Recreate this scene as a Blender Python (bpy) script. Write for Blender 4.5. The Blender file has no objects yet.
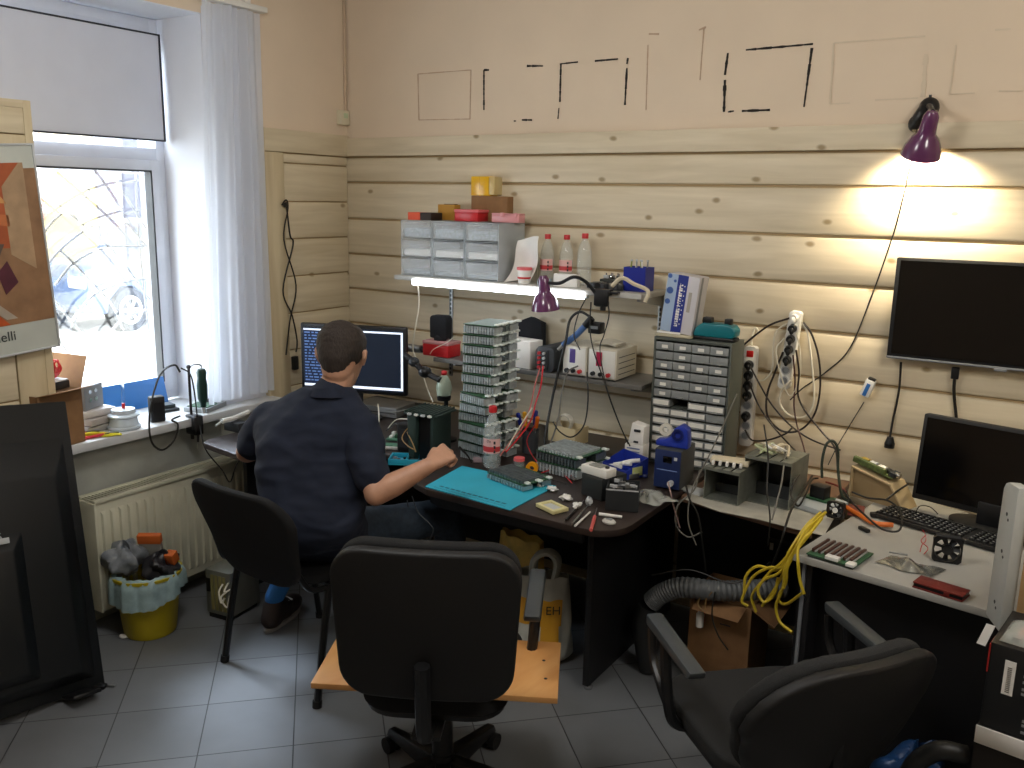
import bpy, bmesh, math, random
from mathutils import Vector, Matrix, Euler
rnd = random.Random(7)
SC = bpy.context.scene
COL = SC.collection
V = Vector
PI = math.pi
def R(d): return math.radians(d)

# ---------------------------------------------------------------- camera
FOC = 882.87
EYE = V((3.365, -3.603, 1.8))
AX = ((0.84111, 0.12628564, -0.52591435), (0.54052387, -0.1617831, 0.82562714), (0.0191808, -0.9787125, -0.20433778))
cam_d = bpy.data.cameras.new('camera')
cam_d.sensor_fit = 'HORIZONTAL'; cam_d.sensor_width = 36.0
cam_d.lens = FOC / 1024 * 36.0
cam_d.clip_start = 0.02; cam_d.clip_end = 200
cam = bpy.data.objects.new('camera', cam_d); COL.objects.link(cam)
M4 = Matrix.Identity(4)
for i in range(3):
    M4[i][0] = AX[i][0]; M4[i][1] = -AX[i][1]; M4[i][2] = -AX[i][2]; M4[i][3] = EYE[i]
cam.matrix_world = M4
SC.camera = cam

# ---------------------------------------------------------------- exposure, sky, lights
SC.view_settings.view_transform = 'Standard'
SC.view_settings.look = 'None'
SC.view_settings.gamma = 1.0
SC.view_settings.use_curve_mapping = False
SC.view_settings.exposure = 0.0
wd = bpy.data.worlds.new('sky'); SC.world = wd; wd.use_nodes = True
bg = wd.node_tree.nodes['Background']
bg.inputs[0].default_value = (0.80, 0.90, 1.0, 1); bg.inputs[1].default_value = 12.0
def light(name, kind, loc, energy, color, size=0.1, size_y=None, look=None, spot=None, blend=0.5):
    d = bpy.data.lights.new(name, kind); d.energy = energy; d.color = color
    if kind == 'AREA':
        d.size = size
        if size_y: d.shape = 'RECTANGLE'; d.size_y = size_y
    elif kind in ('POINT', 'SPOT'): d.shadow_soft_size = size
    elif kind == 'SUN': d.angle = size
    if spot: d.spot_size = R(spot); d.spot_blend = blend
    o = bpy.data.objects.new(name, d); COL.objects.link(o); o.location = loc
    if look is not None:
        o.rotation_euler = (V(look) - V(loc)).to_track_quat('-Z', 'Y').to_euler()
    return o
light("sun", "SUN", (-6, -2, 8), 5.0, (1, 0.96, 0.9), 0.02, look=(-7.6, -1.0, 5.8))
light('sky_glow', 'SUN', (-6, -1, 9), 7.0, (0.72, 0.84, 1.0), R(13), look=(-6 + 1.17, -1 - 0.25, 9 - 1.4))
light('unseen_fill_light', 'POINT', (3.9, -1.9, 2.5), 46, (1.0, 0.96, 0.89), 0.25)  # added fill light out of view, brightens the room; no fixture belongs to it
light('unseen_fill_light', 'POINT', (1.7, -2.2, 2.5), 44, (0.98, 0.97, 0.95), 0.25)  # second added fill, also unseen, lifts the upper walls and floor
port = light('window_portal', 'AREA', (-0.5, -1.85, 1.7), 1, (1, 1, 1), 1.9, 1.8, look=(2, -1.85, 1.7))
port.data.cycles.is_portal = True

# ---------------------------------------------------------------- pixel -> world
def _ray(px, py):
    d = (px - 512, py - 384, FOC)
    return V([sum(AX[i][k] * d[k] for k in range(3)) for i in range(3)])
def atx(px, py, x): d = _ray(px, py); return EYE + d * ((x - EYE.x) / d.x)
def aty(px, py, y): d = _ray(px, py); return EYE + d * ((y - EYE.y) / d.y)
def atz(px, py, z): d = _ray(px, py); return EYE + d * ((z - EYE.z) / d.z)

# ---------------------------------------------------------------- materials
def lin(h):
    h = h.lstrip('#'); c = [int(h[i:i + 2], 16) / 255 for i in (0, 2, 4)]
    return tuple((x / 12.92 if x <= 0.04045 else ((x + 0.055) / 1.055) ** 2.4) for x in c) + (1,)
_mc = {}
def mat(name, col='#888888', rough=0.5, metal=0.0, var=0.0, scale=8, bump=0.0, emit=0, alpha=1, trans=0, sheen=0, stretch=(1, 1, 1), coat=0):
    if name in _mc: return _mc[name]
    m = bpy.data.materials.new(name); m.use_nodes = True; _mc[name] = m
    nt = m.node_tree; b = nt.nodes['Principled BSDF']
    c = lin(col)
    b.inputs['Base Color'].default_value = c; b.inputs['Roughness'].default_value = rough
    b.inputs['Metallic'].default_value = metal
    if emit: b.inputs['Emission Color'].default_value = c; b.inputs['Emission Strength'].default_value = emit
    if trans: b.inputs['Transmission Weight'].default_value = trans; b.inputs['IOR'].default_value = 1.35
    if alpha < 1: b.inputs['Alpha'].default_value = alpha
    if coat: b.inputs['Coat Weight'].default_value = coat
    if sheen: b.inputs['Sheen Weight'].default_value = sheen
    tc = nt.nodes.new('ShaderNodeTexCoord'); mp = nt.nodes.new('ShaderNodeMapping')
    mp.inputs['Scale'].default_value = stretch
    nt.links.new(tc.outputs['Object'], mp.inputs[0])
    n = nt.nodes.new('ShaderNodeTexNoise'); n.inputs['Scale'].default_value = scale; n.inputs['Detail'].default_value = 5
    nt.links.new(mp.outputs[0], n.inputs['Vector'])
    v = var or 0.06
    r = nt.nodes.new('ShaderNodeValToRGB')
    r.color_ramp.elements[0].position = 0.3; r.color_ramp.elements[1].position = 0.7
    r.color_ramp.elements[0].color = tuple(x * (1 - v) for x in c[:3]) + (1,)
    r.color_ramp.elements[1].color = tuple(min(1, x * (1 + v)) for x in c[:3]) + (1,)
    nt.links.new(n.outputs['Fac'], r.inputs[0])
    if not emit: nt.links.new(r.outputs[0], b.inputs['Base Color'])
    if bump:
        bp = nt.nodes.new('ShaderNodeBump'); bp.inputs['Strength'].default_value = bump; bp.inputs['Distance'].default_value = 0.005
        nt.links.new(n.outputs['Fac'], bp.inputs['Height']); nt.links.new(bp.outputs[0], b.inputs['Normal'])
    return m
def wood(name, c1, c2, knot, stretch, rough=0.55, knots=True, kscale=1.0):
    m = bpy.data.materials.new(name); m.use_nodes = True; nt = m.node_tree; N = nt.nodes; L = nt.links
    b = N['Principled BSDF']; b.inputs['Roughness'].default_value = rough
    tc = N.new('ShaderNodeTexCoord'); mp = N.new('ShaderNodeMapping'); mp.inputs['Scale'].default_value = stretch
    L.new(tc.outputs['Object'], mp.inputs[0])
    n = N.new('ShaderNodeTexNoise'); n.inputs['Scale'].default_value = 3; n.inputs['Detail'].default_value = 8; n.inputs['Distortion'].default_value = 0.6
    L.new(mp.outputs[0], n.inputs['Vector'])
    r = N.new('ShaderNodeValToRGB'); r.color_ramp.elements[0].position = 0.32; r.color_ramp.elements[1].position = 0.68
    r.color_ramp.elements[0].color = lin(c1); r.color_ramp.elements[1].color = lin(c2)
    L.new(n.outputs['Fac'], r.inputs[0]); out = r.outputs[0]
    if knots:
        sx_ = N.new('ShaderNodeSeparateXYZ'); L.new(tc.outputs['Object'], sx_.inputs[0]); cb = N.new('ShaderNodeCombineXYZ')
        L.new(sx_.outputs[0 if stretch[0] < 1 else 1], cb.inputs[0]); L.new(sx_.outputs[2], cb.inputs[1])
        mk = N.new('ShaderNodeMapping'); mk.inputs['Scale'].default_value = (4.3, 7.2, 1)
        L.new(cb.outputs[0], mk.inputs[0])
        vo = N.new('ShaderNodeTexVoronoi'); vo.voronoi_dimensions = '2D'; vo.inputs['Scale'].default_value = 1.0; vo.inputs['Randomness'].default_value = 1
        n2 = N.new('ShaderNodeTexNoise'); n2.inputs['Scale'].default_value = 9
        ad = N.new('ShaderNodeVectorMath'); ad.operation = 'MULTIPLY_ADD'
        L.new(n2.outputs['Color'], ad.inputs[0]); ad.inputs[1].default_value = (0.1, 0.1, 0.1)
        L.new(mk.outputs[0], ad.inputs[2]); L.new(tc.outputs['Object'], n2.inputs['Vector']); L.new(ad.outputs[0], vo.inputs['Vector'])
        kr = N.new('ShaderNodeValToRGB'); kr.color_ramp.elements[0].position = 0.04; kr.color_ramp.elements[1].position = 0.10
        kr.color_ramp.elements[0].color = (1, 1, 1, 1); kr.color_ramp.elements[1].color = (0, 0, 0, 1)
        L.new(vo.outputs['Distance'], kr.inputs[0])
        gt = N.new('ShaderNodeMath'); gt.operation = 'GREATER_THAN'; gt.inputs[1].default_value = 0.6
        se = N.new('ShaderNodeSeparateColor'); L.new(vo.outputs['Color'], se.inputs[0]); L.new(se.outputs[0], gt.inputs[0])
        sc = N.new('ShaderNodeMath'); sc.operation = 'MULTIPLY'
        L.new(kr.outputs[0], sc.inputs[0]); L.new(gt.outputs[0], sc.inputs[1])
        mx = N.new('ShaderNodeMix'); mx.data_type = 'RGBA'
        L.new(sc.outputs[0], mx.inputs['Factor']); L.new(out, mx.inputs['A']); mx.inputs['B'].default_value = lin(knot)
        out = mx.outputs['Result']
    L.new(out, b.inputs['Base Color'])
    bp = N.new('ShaderNodeBump'); bp.inputs['Strength'].default_value = 0.15; bp.inputs['Distance'].default_value = 0.003
    L.new(n.outputs['Fac'], bp.inputs['Height']); L.new(bp.outputs[0], b.inputs['Normal'])
    return m

# ---------------------------------------------------------------- mesh builder
def TR(loc=(0, 0, 0), rz=0, rx=0, ry=0, s=1):
    return Matrix.Translation(V(loc)) @ Euler((R(rx), R(ry), R(rz))).to_matrix().to_4x4() @ Matrix.Scale(s, 4)
def spline(pts, k=6):
    pts = [V(p) for p in pts]
    if len(pts) < 3 or k < 2: return pts
    P = [pts[0] * 2 - pts[1]] + pts + [pts[-1] * 2 - pts[-2]]
    out = []
    for i in range(1, len(P) - 2):
        a, b, c, d = P[i - 1:i + 3]
        for j in range(k):
            t = j / k
            out.append(0.5 * ((2 * b) + (c - a) * t + (2 * a - 5 * b + 4 * c - d) * t * t + (3 * b - a - 3 * c + d) * t ** 3))
    out.append(pts[-1]); return out
class MB:
    def __init__(s, M=None): s.b = bmesh.new(); s.mats = []; s.M = M
    def mi(s, m):
        if m not in s.mats: s.mats.append(m)
        return s.mats.index(m)
    def add(s, vs, fs, m, M=None, bev=0, seg=2):
        i = s.mi(m); t = bmesh.new()
        bv = [t.verts.new(v) for v in vs]
        for f in fs:
            try: t.faces.new([bv[k] for k in f])
            except ValueError: pass
        if bev:
            bmesh.ops.recalc_face_normals(t, faces=t.faces[:])
            bmesh.ops.bevel(t, geom=t.edges[:], offset=bev, segments=seg, affect='EDGES', profile=0.5, clamp_overlap=True)
        T = (s.M if s.M else Matrix.Identity(4)) @ (M if M else Matrix.Identity(4))
        mp = {v: s.b.verts.new(T @ v.co) for v in t.verts}
        for f in t.faces:
            try:
                g = s.b.faces.new([mp[v] for v in f.verts]); g.material_index = i
            except ValueError: pass
        t.free(); return s
    def box(s, x0, x1, y0, y1, z0, z1, m, bev=0, M=None, seg=2):
        vs = [(x, y, z) for z in (z0, z1) for y in (y0, y1) for x in (x0, x1)]
        fs = [(0, 2, 3, 1), (4, 5, 7, 6), (0, 1, 5, 4), (2, 6, 7, 3), (0, 4, 6, 2), (1, 3, 7, 5)]
        return s.add(vs, fs, m, M, bev, seg)
    def cbox(s, c, d, m, bev=0, M=None, seg=2):
        return s.box(c[0] - d[0] / 2, c[0] + d[0] / 2, c[1] - d[1] / 2, c[1] + d[1] / 2, c[2] - d[2] / 2, c[2] + d[2] / 2, m, bev, M, seg)
    def hexa(s, bot, top, m, bev=0, M=None):
        fs = [(3, 2, 1, 0), (4, 5, 6, 7), (0, 1, 5, 4), (1, 2, 6, 5), (2, 3, 7, 6), (3, 0, 4, 7)]
        return s.add(list(bot) + list(top), fs, m, M, bev)
    def ring(s, c, d, r, n, ph=0):
        d = V(d).normalized(); u = d.orthogonal().normalized(); w = d.cross(u)
        return [V(c) + (u * math.cos(ph + 2 * PI * k / n) + w * math.sin(ph + 2 * PI * k / n)) * r for k in range(n)]
    def cyl(s, p, q, r, m, r2=None, n=16, M=None):
        r2 = r if r2 is None else r2; p = V(p); q = V(q)
        vs = s.ring(p, q - p, r, n) + s.ring(q, q - p, r2, n)
        fs = [(k, (k + 1) % n, n + (k + 1) % n, n + k) for k in range(n)] + [tuple(range(n))[::-1], tuple(range(n, 2 * n))]
        return s.add(vs, fs, m, M)
    def tube(s, pts, r, m, n=6, k=6, M=None, rs=None):
        P = spline(pts, k); vs = []; fs = []
        prev = None
        for i, p in enumerate(P):
            d = (P[min(i + 1, len(P) - 1)] - P[max(i - 1, 0)])
            if d.length < 1e-9: d = V((0, 0, 1))
            d.normalize()
            if prev is None: u = d.orthogonal().normalized()
            else:
                u = prev - d * prev.dot(d)
                u = u.normalized() if u.length > 1e-6 else d.orthogonal().normalized()
            prev = u; w = d.cross(u)
            rr = r if rs is None else rs[0] + (rs[1] - rs[0]) * i / (len(P) - 1)
            vs += [p + (u * math.cos(2 * PI * j / n) + w * math.sin(2 * PI * j / n)) * rr for j in range(n)]
            if i: fs += [((i - 1) * n + j, (i - 1) * n + (j + 1) % n, i * n + (j + 1) % n, i * n + j) for j in range(n)]
        fs += [tuple(range(n))[::-1], tuple(range(len(vs) - n, len(vs)))]
        return s.add(vs, fs, m, M)
    def lathe(s, prof, m, n=24, M=None, cap=True):
        vs = []; fs = []
        for i, (r, z) in enumerate(prof):
            vs += [(r * math.cos(2 * PI * j / n), r * math.sin(2 * PI * j / n), z) for j in range(n)]
            if i: fs += [((i - 1) * n + j, (i - 1) * n + (j + 1) % n, i * n + (j + 1) % n, i * n + j) for j in range(n)]
        if cap:
            if prof[0][0] > 1e-5: fs.append(tuple(range(n))[::-1])
            if prof[-1][0] > 1e-5: fs.append(tuple(range(len(vs) - n, len(vs))))
        return s.add(vs, fs, m, M)
    def prism(s, pts, z0, z1, m, bev=0, M=None, seg=2):
        n = len(pts)
        vs = [(x, y, z0) for x, y in pts] + [(x, y, z1) for x, y in pts]
        fs = [tuple(range(n))[::-1], tuple(range(n, 2 * n))] + [(k, (k + 1) % n, n + (k + 1) % n, n + k) for k in range(n)]
        return s.add(vs, fs, m, M, bev, seg)
    def ell(s, c, r, m, M=None, n=16, k=10):
        prof = [(math.sin(PI * i / k), -math.cos(PI * i / k)) for i in range(k + 1)]
        T = Matrix.Translation(V(c)) @ Matrix.Diagonal((r[0], r[1], r[2], 1))
        return s.lathe([(max(a, 1e-6), b) for a, b in prof], m, n, (M if M else Matrix.Identity(4)) @ T, cap=False)
    def grid(s, fn, nu, nv, m, th=0, M=None):
        vs = [V(fn(i / nu, j / nv)) for i in range(nu + 1) for j in range(nv + 1)]
        q = lambda i, j: i * (nv + 1) + j
        fs = [(q(i, j), q(i + 1, j), q(i + 1, j + 1), q(i, j + 1)) for i in range(nu) for j in range(nv)]
        if th:
            n0 = len(vs)
            me = bmesh.new(); bv = [me.verts.new(v) for v in vs]
            for f in fs: me.faces.new([bv[k] for k in f])
            me.normal_update()
            vs2 = [v.co - v.normal * th for v in bv]; me.free()
            vs = vs + vs2
            fs = fs + [tuple(n0 + k for k in f[::-1]) for f in fs]
            bd = [q(i, 0) for i in range(nu + 1)] + [q(nu, j) for j in range(1, nv + 1)] + [q(i, nv) for i in range(nu - 1, -1, -1)] + [q(0, j) for j in range(nv - 1, 0, -1)]
            for k in range(len(bd)):
                a, b = bd[k], bd[(k + 1) % len(bd)]; fs.append((b, a, n0 + a, n0 + b))
        return s.add(vs, fs, m, M)
    def out(s, name, parent=None, sharp=38, loc=None, rz=0):
        bmesh.ops.remove_doubles(s.b, verts=s.b.verts[:], dist=1e-6)
        bmesh.ops.recalc_face_normals(s.b, faces=s.b.faces[:])
        for f in s.b.faces: f.smooth = True
        for e in s.b.edges:
            if len(e.link_faces) != 2 or e.calc_face_angle(0) > R(sharp): e.smooth = False
        me = bpy.data.meshes.new(name); s.b.to_mesh(me); s.b.free()
        for m in s.mats: me.materials.append(m)
        o = bpy.data.objects.new(name, me); COL.objects.link(o)
        if parent is not None: o.parent = parent
        if loc is not None: o.location = loc; o.rotation_euler = (0, 0, R(rz))
        return o
def struct(name, mb): o = mb.out(name); o['kind'] = 'structure'; return o
def tag(o, label, cat, group=None, kind=None):
    o['label'] = label; o['category'] = cat
    if group: o['group'] = group
    if kind: o['kind'] = kind
    return o
def thing(name, label, cat, loc=(0, 0, 0), rz=0, group=None, rx=0, ry=0):
    o = bpy.data.objects.new(name, None); COL.objects.link(o); o.empty_display_size = 0.05
    o.location = loc; o.rotation_euler = (R(rx), R(ry), R(rz)); return tag(o, label, cat, group)
def cpt(px, py, d):
    r_ = _ray(px, py); return EYE + r_ * (d / FOC)
def single(name, mb, label, cat, group=None, loc=None, rz=0):
    return tag(mb.out(name, loc=loc, rz=rz), label, cat, group)
def dup(root, loc, rz=0, label=None, group=None, rx=0, ry=0):
    r = root.copy(); COL.objects.link(r); r.location = loc; r.rotation_euler = (R(rx), R(ry), R(rz))
    if label: r['label'] = label
    if group: r['group'] = group
    for ch in list(root.children):
        c = ch.copy(); COL.objects.link(c); c.parent = r
        for g in list(ch.children):
            d = g.copy(); COL.objects.link(d); d.parent = c
    return r
def text_mesh(name, txt, size, m, M, parent=None, ext=0.0004, align='LEFT', sx=1.0):
    cu = bpy.data.curves.new(name, 'FONT'); cu.body = txt; cu.size = size; cu.extrude = ext; cu.align_x = align
    t = bpy.data.objects.new(name, cu); COL.objects.link(t)
    bpy.context.view_layer.update()
    me = bpy.data.meshes.new_from_object(t.evaluated_get(bpy.context.evaluated_depsgraph_get()))
    bpy.data.objects.remove(t)
    me.transform(M @ Matrix.Diagonal((sx, 1, 1, 1))); me.materials.clear(); me.materials.append(m)
    o = bpy.data.objects.new(name, me); COL.objects.link(o)
    if parent is not None: o.parent = parent
    return o

# ---------------------------------------------------------------- shared materials
PLASTER = mat('peach_plaster', '#DFCDB5', 0.85, var=0.03, scale=3, bump=0.05)
WHITEW = mat('white_plaster', '#DDE0E8', 0.85, var=0.03, scale=3)
GREYW = mat('stained_grey_plaster', '#A5A79E', 0.85, var=0.22, scale=4)
PINE_X = wood('whitewashed_pine_x', '#CDBFA2', '#DED1B6', '#9C8865', (0.7, 1, 9))
PINE_Y = wood('whitewashed_pine_y', '#C5B697', '#D5C8AB', '#9C8865', (1, 0.7, 9))
PINE_Z = wood('whitewashed_pine_z', '#BFAE8C', '#CFC09E', '#8C714C', (6, 6, 0.6), knots=False)
GROOVE = mat('plank_groove', '#A28B66', 0.8)
BLACKP = mat('black_plastic', '#101113', 0.4)
BLACKM = mat('black_matt_plastic', '#0C0D0F', 0.6)
DGREY = mat('dark_grey_plastic', '#2A2D30', 0.5)
GREYP = mat('grey_plastic', '#7C8084', 0.5)
LGREY = mat('light_grey_plastic', '#B9BCBD', 0.45)
WHITEP = mat('white_plastic', '#E6E5DF', 0.35)
STEEL = mat('brushed_steel', '#9A9C9B', 0.35, 0.9, var=0.1)
CHROME = mat('chrome', '#D0D0D0', 0.15, 1.0)
RUBBER = mat('black_rubber', '#0C0C0D', 0.7)
CABLE = mat('black_cable', '#17150F', 0.5)
WCABLE = mat('white_cable', '#D9D3C0', 0.5)
GCABLE = mat('grey_cable', '#6C6A62', 0.5)
FABRIC = mat('black_fabric', '#0A0B0D', 0.95, var=0.35, scale=500, bump=0.4)
PCB = mat('green_circuit_board', '#2F5A3C', 0.45, var=0.35, scale=120)
HEATS = mat('grey_heatsink', '#A2ABAF', 0.35, 0.7, var=0.15, scale=60)
PAPER = mat('white_paper', '#ECEAE4', 0.8)
CARD = mat('brown_cardboard', '#8B6743', 0.85, var=0.12, scale=20)
RED = mat('red_plastic', '#C4252B', 0.35)
YELLOW = mat('yellow_plastic', '#D9A400', 0.35)
CLEAR = mat('clear_plastic', '#EEF2F2', 0.08, trans=0.95, alpha=0.35)
FROST = mat('frosted_plastic', '#D5DCDF', 0.35, alpha=0.5)
GLASS = mat('window_glass', '#FFFFFF', 0.0, trans=1.0, alpha=0.12)

# ================================================================ SETTING
# floor: 0.30 m tiles laid at 45 degrees
def tile_mat():
    m = bpy.data.materials.new('dark_grey_floor_tile'); m.use_nodes = True; nt = m.node_tree; N = nt.nodes; L = nt.links
    b = N['Principled BSDF']; b.inputs['Roughness'].default_value = 0.42
    tc = N.new('ShaderNodeTexCoord'); mp = N.new('ShaderNodeMapping')
    mp.inputs['Rotation'].default_value = (0, 0, R(45))
    L.new(tc.outputs['Object'], mp.inputs[0])
    br = N.new('ShaderNodeTexBrick'); br.offset = 0; br.squash = 1
    br.inputs['Scale'].default_value = 1; br.inputs['Brick Width'].default_value = 0.3052; br.inputs['Row Height'].default_value = 0.3052
    br.inputs['Mortar Size'].default_value = 0.0022; br.inputs['Mortar Smooth'].default_value = 0.1
    br.inputs['Color1'].default_value = lin('#7C7F82'); br.inputs['Color2'].default_value = lin('#75787B'); br.inputs['Mortar'].default_value = lin('#38393A')
    L.new(mp.outputs[0], br.inputs['Vector'])
    n = N.new('ShaderNodeTexNoise'); n.inputs['Scale'].default_value = 4; n.inputs['Detail'].default_value = 6
    L.new(tc.outputs['Object'], n.inputs['Vector'])
    mx = N.new('ShaderNodeMix'); mx.data_type = 'RGBA'; mx.blend_type = 'MULTIPLY'; mx.inputs['Factor'].default_value = 0.35
    L.new(br.outputs['Color'], mx.inputs['A']); L.new(n.outputs['Fac'], mx.inputs['B']); L.new(mx.outputs['Result'], b.inputs['Base Color'])
    bp = N.new('ShaderNodeBump'); bp.inputs['Strength'].default_value = 0.4; bp.inputs['Distance'].default_value = 0.002; bp.invert = True
    L.new(br.outputs['Fac'], bp.inputs['Height']); L.new(bp.outputs[0], b.inputs['Normal'])
    return m, mp
TILE, tile_map = tile_mat()
tx, ty = 1.134, -1.972   # a grout crossing seen in the picture
c45 = math.cos(R(45))
tile_map.inputs['Location'].default_value = (-(tx * c45 - ty * c45), -(tx * c45 + ty * c45), 0)
XR, YF, ZC = 5.6, -6.0, 2.79
struct('floor', MB().box(-0.5, XR, YF, 0, -0.1, 0, TILE))
struct('ceiling', MB().box(-0.5, XR, YF, 0.1, ZC, ZC + 0.1, mat('ceiling_white', '#C9C2BA', 0.9)))
GZ = [2.103, 2.003, 1.873, 1.684, 1.498, 1.311, 1.124, 0.937, 0.75, 0.563, 0.376, 0.189, 0.0]
b = MB().box(0, XR, 0.004, 0.1, 0, ZC, PLASTER)
b.box(0, XR, -0.009, 0.02, 0, 2.10, GROOVE)
for i in range(len(GZ) - 1):
    b.box(0.0, XR, (-0.034 if i == 0 else -0.020), 0.0, GZ[i + 1] + 0.005, GZ[i] - 0.005, PINE_X, bev=(0.002 if i == 0 else 0.010))
wall_back = struct('wall_back', b)
TAPE = mat('black_tape_residue', '#1E1813', 0.8); FADED = mat('faded_tape_residue', '#BFA389', 0.85); PALE = mat('pale_tape_residue', '#D6C6AE', 0.85)
def residue(name, strokes, m):
    q = MB()
    for (x0, y0, x1, y1, w) in strokes:
        n = max(2, int(math.hypot(x1 - x0, y1 - y0) / 5)); a = []
        for k in range(n + 1):
            t = k / n; p = aty(x0 + (x1 - x0) * t, y0 + (y1 - y0) * t, 0.003); a.append(p)
        d = (a[-1] - a[0]).normalized(); nn = V((-d.z, 0, d.x))
        for k in range(n):
            wa = w * 0.0022 * rnd.uniform(0.6, 1.3); wb = w * 0.0022 * rnd.uniform(0.6, 1.3)
            p, r_ = a[k], a[k + 1]; o = V((0, -0.002, 0))
            q.hexa([p - nn * wa, r_ - nn * wb, r_ + nn * wb, p + nn * wa], [p - nn * wa + o, r_ - nn * wb + o, r_ + nn * wb + o, p + nn * wa + o], m)
    return q.out(name, wall_back)
residue('tape_residue', [(484, 70, 484, 110, 2), (484, 70, 489, 70, 2)], TAPE)
residue('tape_residue', [(527, 66, 543, 66, 2), (522, 120, 532, 120, 2), (514, 121, 516, 121, 1.5)], TAPE)
residue('tape_residue', [(560, 64, 578, 62, 1.5), (561, 64, 560, 102, 1.8), (559, 108, 558, 119, 1.2)], TAPE)
residue('tape_residue', [(595, 61, 618, 59, 1.6), (628, 58, 627, 64, 1.6), (627, 68, 625, 105, 2)], TAPE)
residue('tape_residue', [(746, 50, 813, 44, 1.8), (812, 48, 804, 107, 2)], TAPE)
residue('tape_residue', [(728, 53, 725, 75, 2.4), (725, 80, 724, 112, 2.6), (728, 112, 734, 111, 1.6), (742, 111, 770, 110, 2)], TAPE)
residue('tape_residue', [(418, 74, 471, 70, 1), (418, 74, 419, 120, 1), (419, 120, 470, 119, 1), (471, 70, 470, 119, 1)], FADED)
residue('tape_residue', [(834, 43, 925, 36, 1.2), (834, 43, 830, 104, 1.6), (830, 104, 850, 103, 1), (875, 100, 918, 98, 1.2)], PALE)
residue('tape_residue', [(926, 54, 923, 97, 3.5)], PALE)
residue('tape_residue', [(956, 45, 950, 94, 1.2), (950, 94, 975, 93, 1.2), (999, 91, 1023, 91, 1.2), (995, 30, 1011, 29, 1.5)], PALE)
residue('tape_residue', [(649, 34, 659, 34, 1.5), (699, 30, 706, 27, 1.5), (704, 28, 700, 80, 1), (648, 45, 646, 110, 1)], FADED)
# left wall with window niche
b = MB()
b.box(-0.5, 0, -0.90, 0.1, 0, ZC, PLASTER)
b.box(-0.5, 0, -3.05, -0.90, 0, 0.775, GREYW)
b.box(-0.5, 0, -3.05, -0.90, 2.57, ZC, PLASTER)
b.box(-0.5, 0, YF, -3.05, 0, ZC, PLASTER)
b.box(0, 0.004, -0.90, -0.62, 0.80, 2.60, WHITEW); b.box(0, 0.004, -0.90, -0.62, 0, 0.80, GREYW); b.box(-0.5, -0.001, -0.905, -0.899, 0.80, 2.572, WHITEW); b.box(-0.5, -0.001, -3.04, -0.90, 2.566, 2.572, WHITEW)
b.box(0, 0.012, -0.60, -0.021, 0, 2.10, GROOVE)
b.box(0, 0.034, -0.62, -0.595, 0.0, 2.115, PINE_Z, bev=0.002)
b.box(0, 0.032, -0.595, -0.021, 2.006, 2.112, PINE_Y, bev=0.002)
b.box(0, 0.028, -0.595, -0.475, 0.0, 2.003, PINE_Z, bev=0.002)
LZ = [2.003, 1.955, 1.77, 1.587, 1.40, 1.213, 1.026, 0.84, 0.653, 0.466, 0.28, 0.0]
for i in range(len(LZ) - 1):
    b.box(0, 0.022, -0.475, -0.021, LZ[i + 1] + 0.003, LZ[i] - 0.003, PINE_Y, bev=0.006)
struct('wall_left', b)
struct('wall_right', MB().box(XR, XR + 0.1, YF, 0.1, 0, ZC, PLASTER))
struct('wall_front', MB().box(-0.5, XR + 0.1, YF - 0.1, YF, 0, ZC, PLASTER))
# plank-clad pier standing in front of the left of the niche
b = MB().box(0.0, 0.06, -3.05, -1.745, 0, 2.105, GROOVE)
b.box(0.0, 0.078, -1.765, -1.735, 0, 2.118, PINE_Z, bev=0.002)
b.box(0.0, 0.078, -3.05, -1.76, 2.09, 2.118, PINE_Y, bev=0.002)
b.box(0.06, 0.074, -1.87, -1.76, 0, 1.995, PINE_Z, bev=0.002)
b.box(0.06, 0.074, -3.05, -1.76, 2.0, 2.092, PINE_Y, bev=0.002)
for i in range(len(LZ) - 1):
    b.box(0.05, 0.070, -3.05, -1.872, LZ[i + 1] + 0.003, LZ[i] - 0.003, PINE_Y, bev=0.006)
struct('trim_1', b)
# window
WF = mat('white_window_frame', '#C9CDD6', 0.4)
b = MB()
def rect_frame(b, x0, x1, y0, y1, z0, z1, w, m, bev=0.004):
    b.box(x0, x1, y0, y0 + w, z0, z1, m, bev); b.box(x0, x1, y1 - w, y1, z0, z1, m, bev)
    b.box(x0 + .0003, x1 - .0003, y0 + w - bev, y1 - w + bev, z0, z0 + w, m, bev); b.box(x0 + .0003, x1 - .0003, y0 + w - bev, y1 - w + bev, z1 - w, z1, m, bev)
rect_frame(b, -0.36, -0.30, -3.0, -0.905, 0.82, 2.565, 0.045, WF)
b.box(-0.359, -0.301, -2.96, -0.945, 1.945, 2.0, WF, 0.002)
b.box(-0.359, -0.301, -2.96, -0.945, 2.42, 2.53, WF, 0.002)
b.box(-0.358, -0.302, -2.0, -1.93, 0.86, 2.53, WF, 0.002)
for y0, y1 in ((-1.93, -0.945), (-2.96, -2.0)):
    rect_frame(b, -0.345, -0.285, y0, y1, 0.865, 1.945, 0.05, WF)
    rect_frame(b, -0.33, -0.282, y0 + 0.046, y1 - 0.046, 0.91, 1.90, 0.008, DGREY, 0)
win = struct('window_1', b)
b = MB()
for y0, y1 in ((-1.885, -0.99), (-2.92, -2.04)): b.box(-0.318, -0.314, y0, y1, 0.91, 1.905, GLASS)
b.box(-0.334, -0.330, -2.95, -0.95, 2.0, 2.52, GLASS)
g_ = b.out('window_pane', win)
b = MB().box(-0.30, 0.10, -3.04, -0.60, 0.775, 0.815, mat('white_sill', '#C9CBCB', 0.35, var=0.05), 0.008)
struct('trim_2', b)

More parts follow.
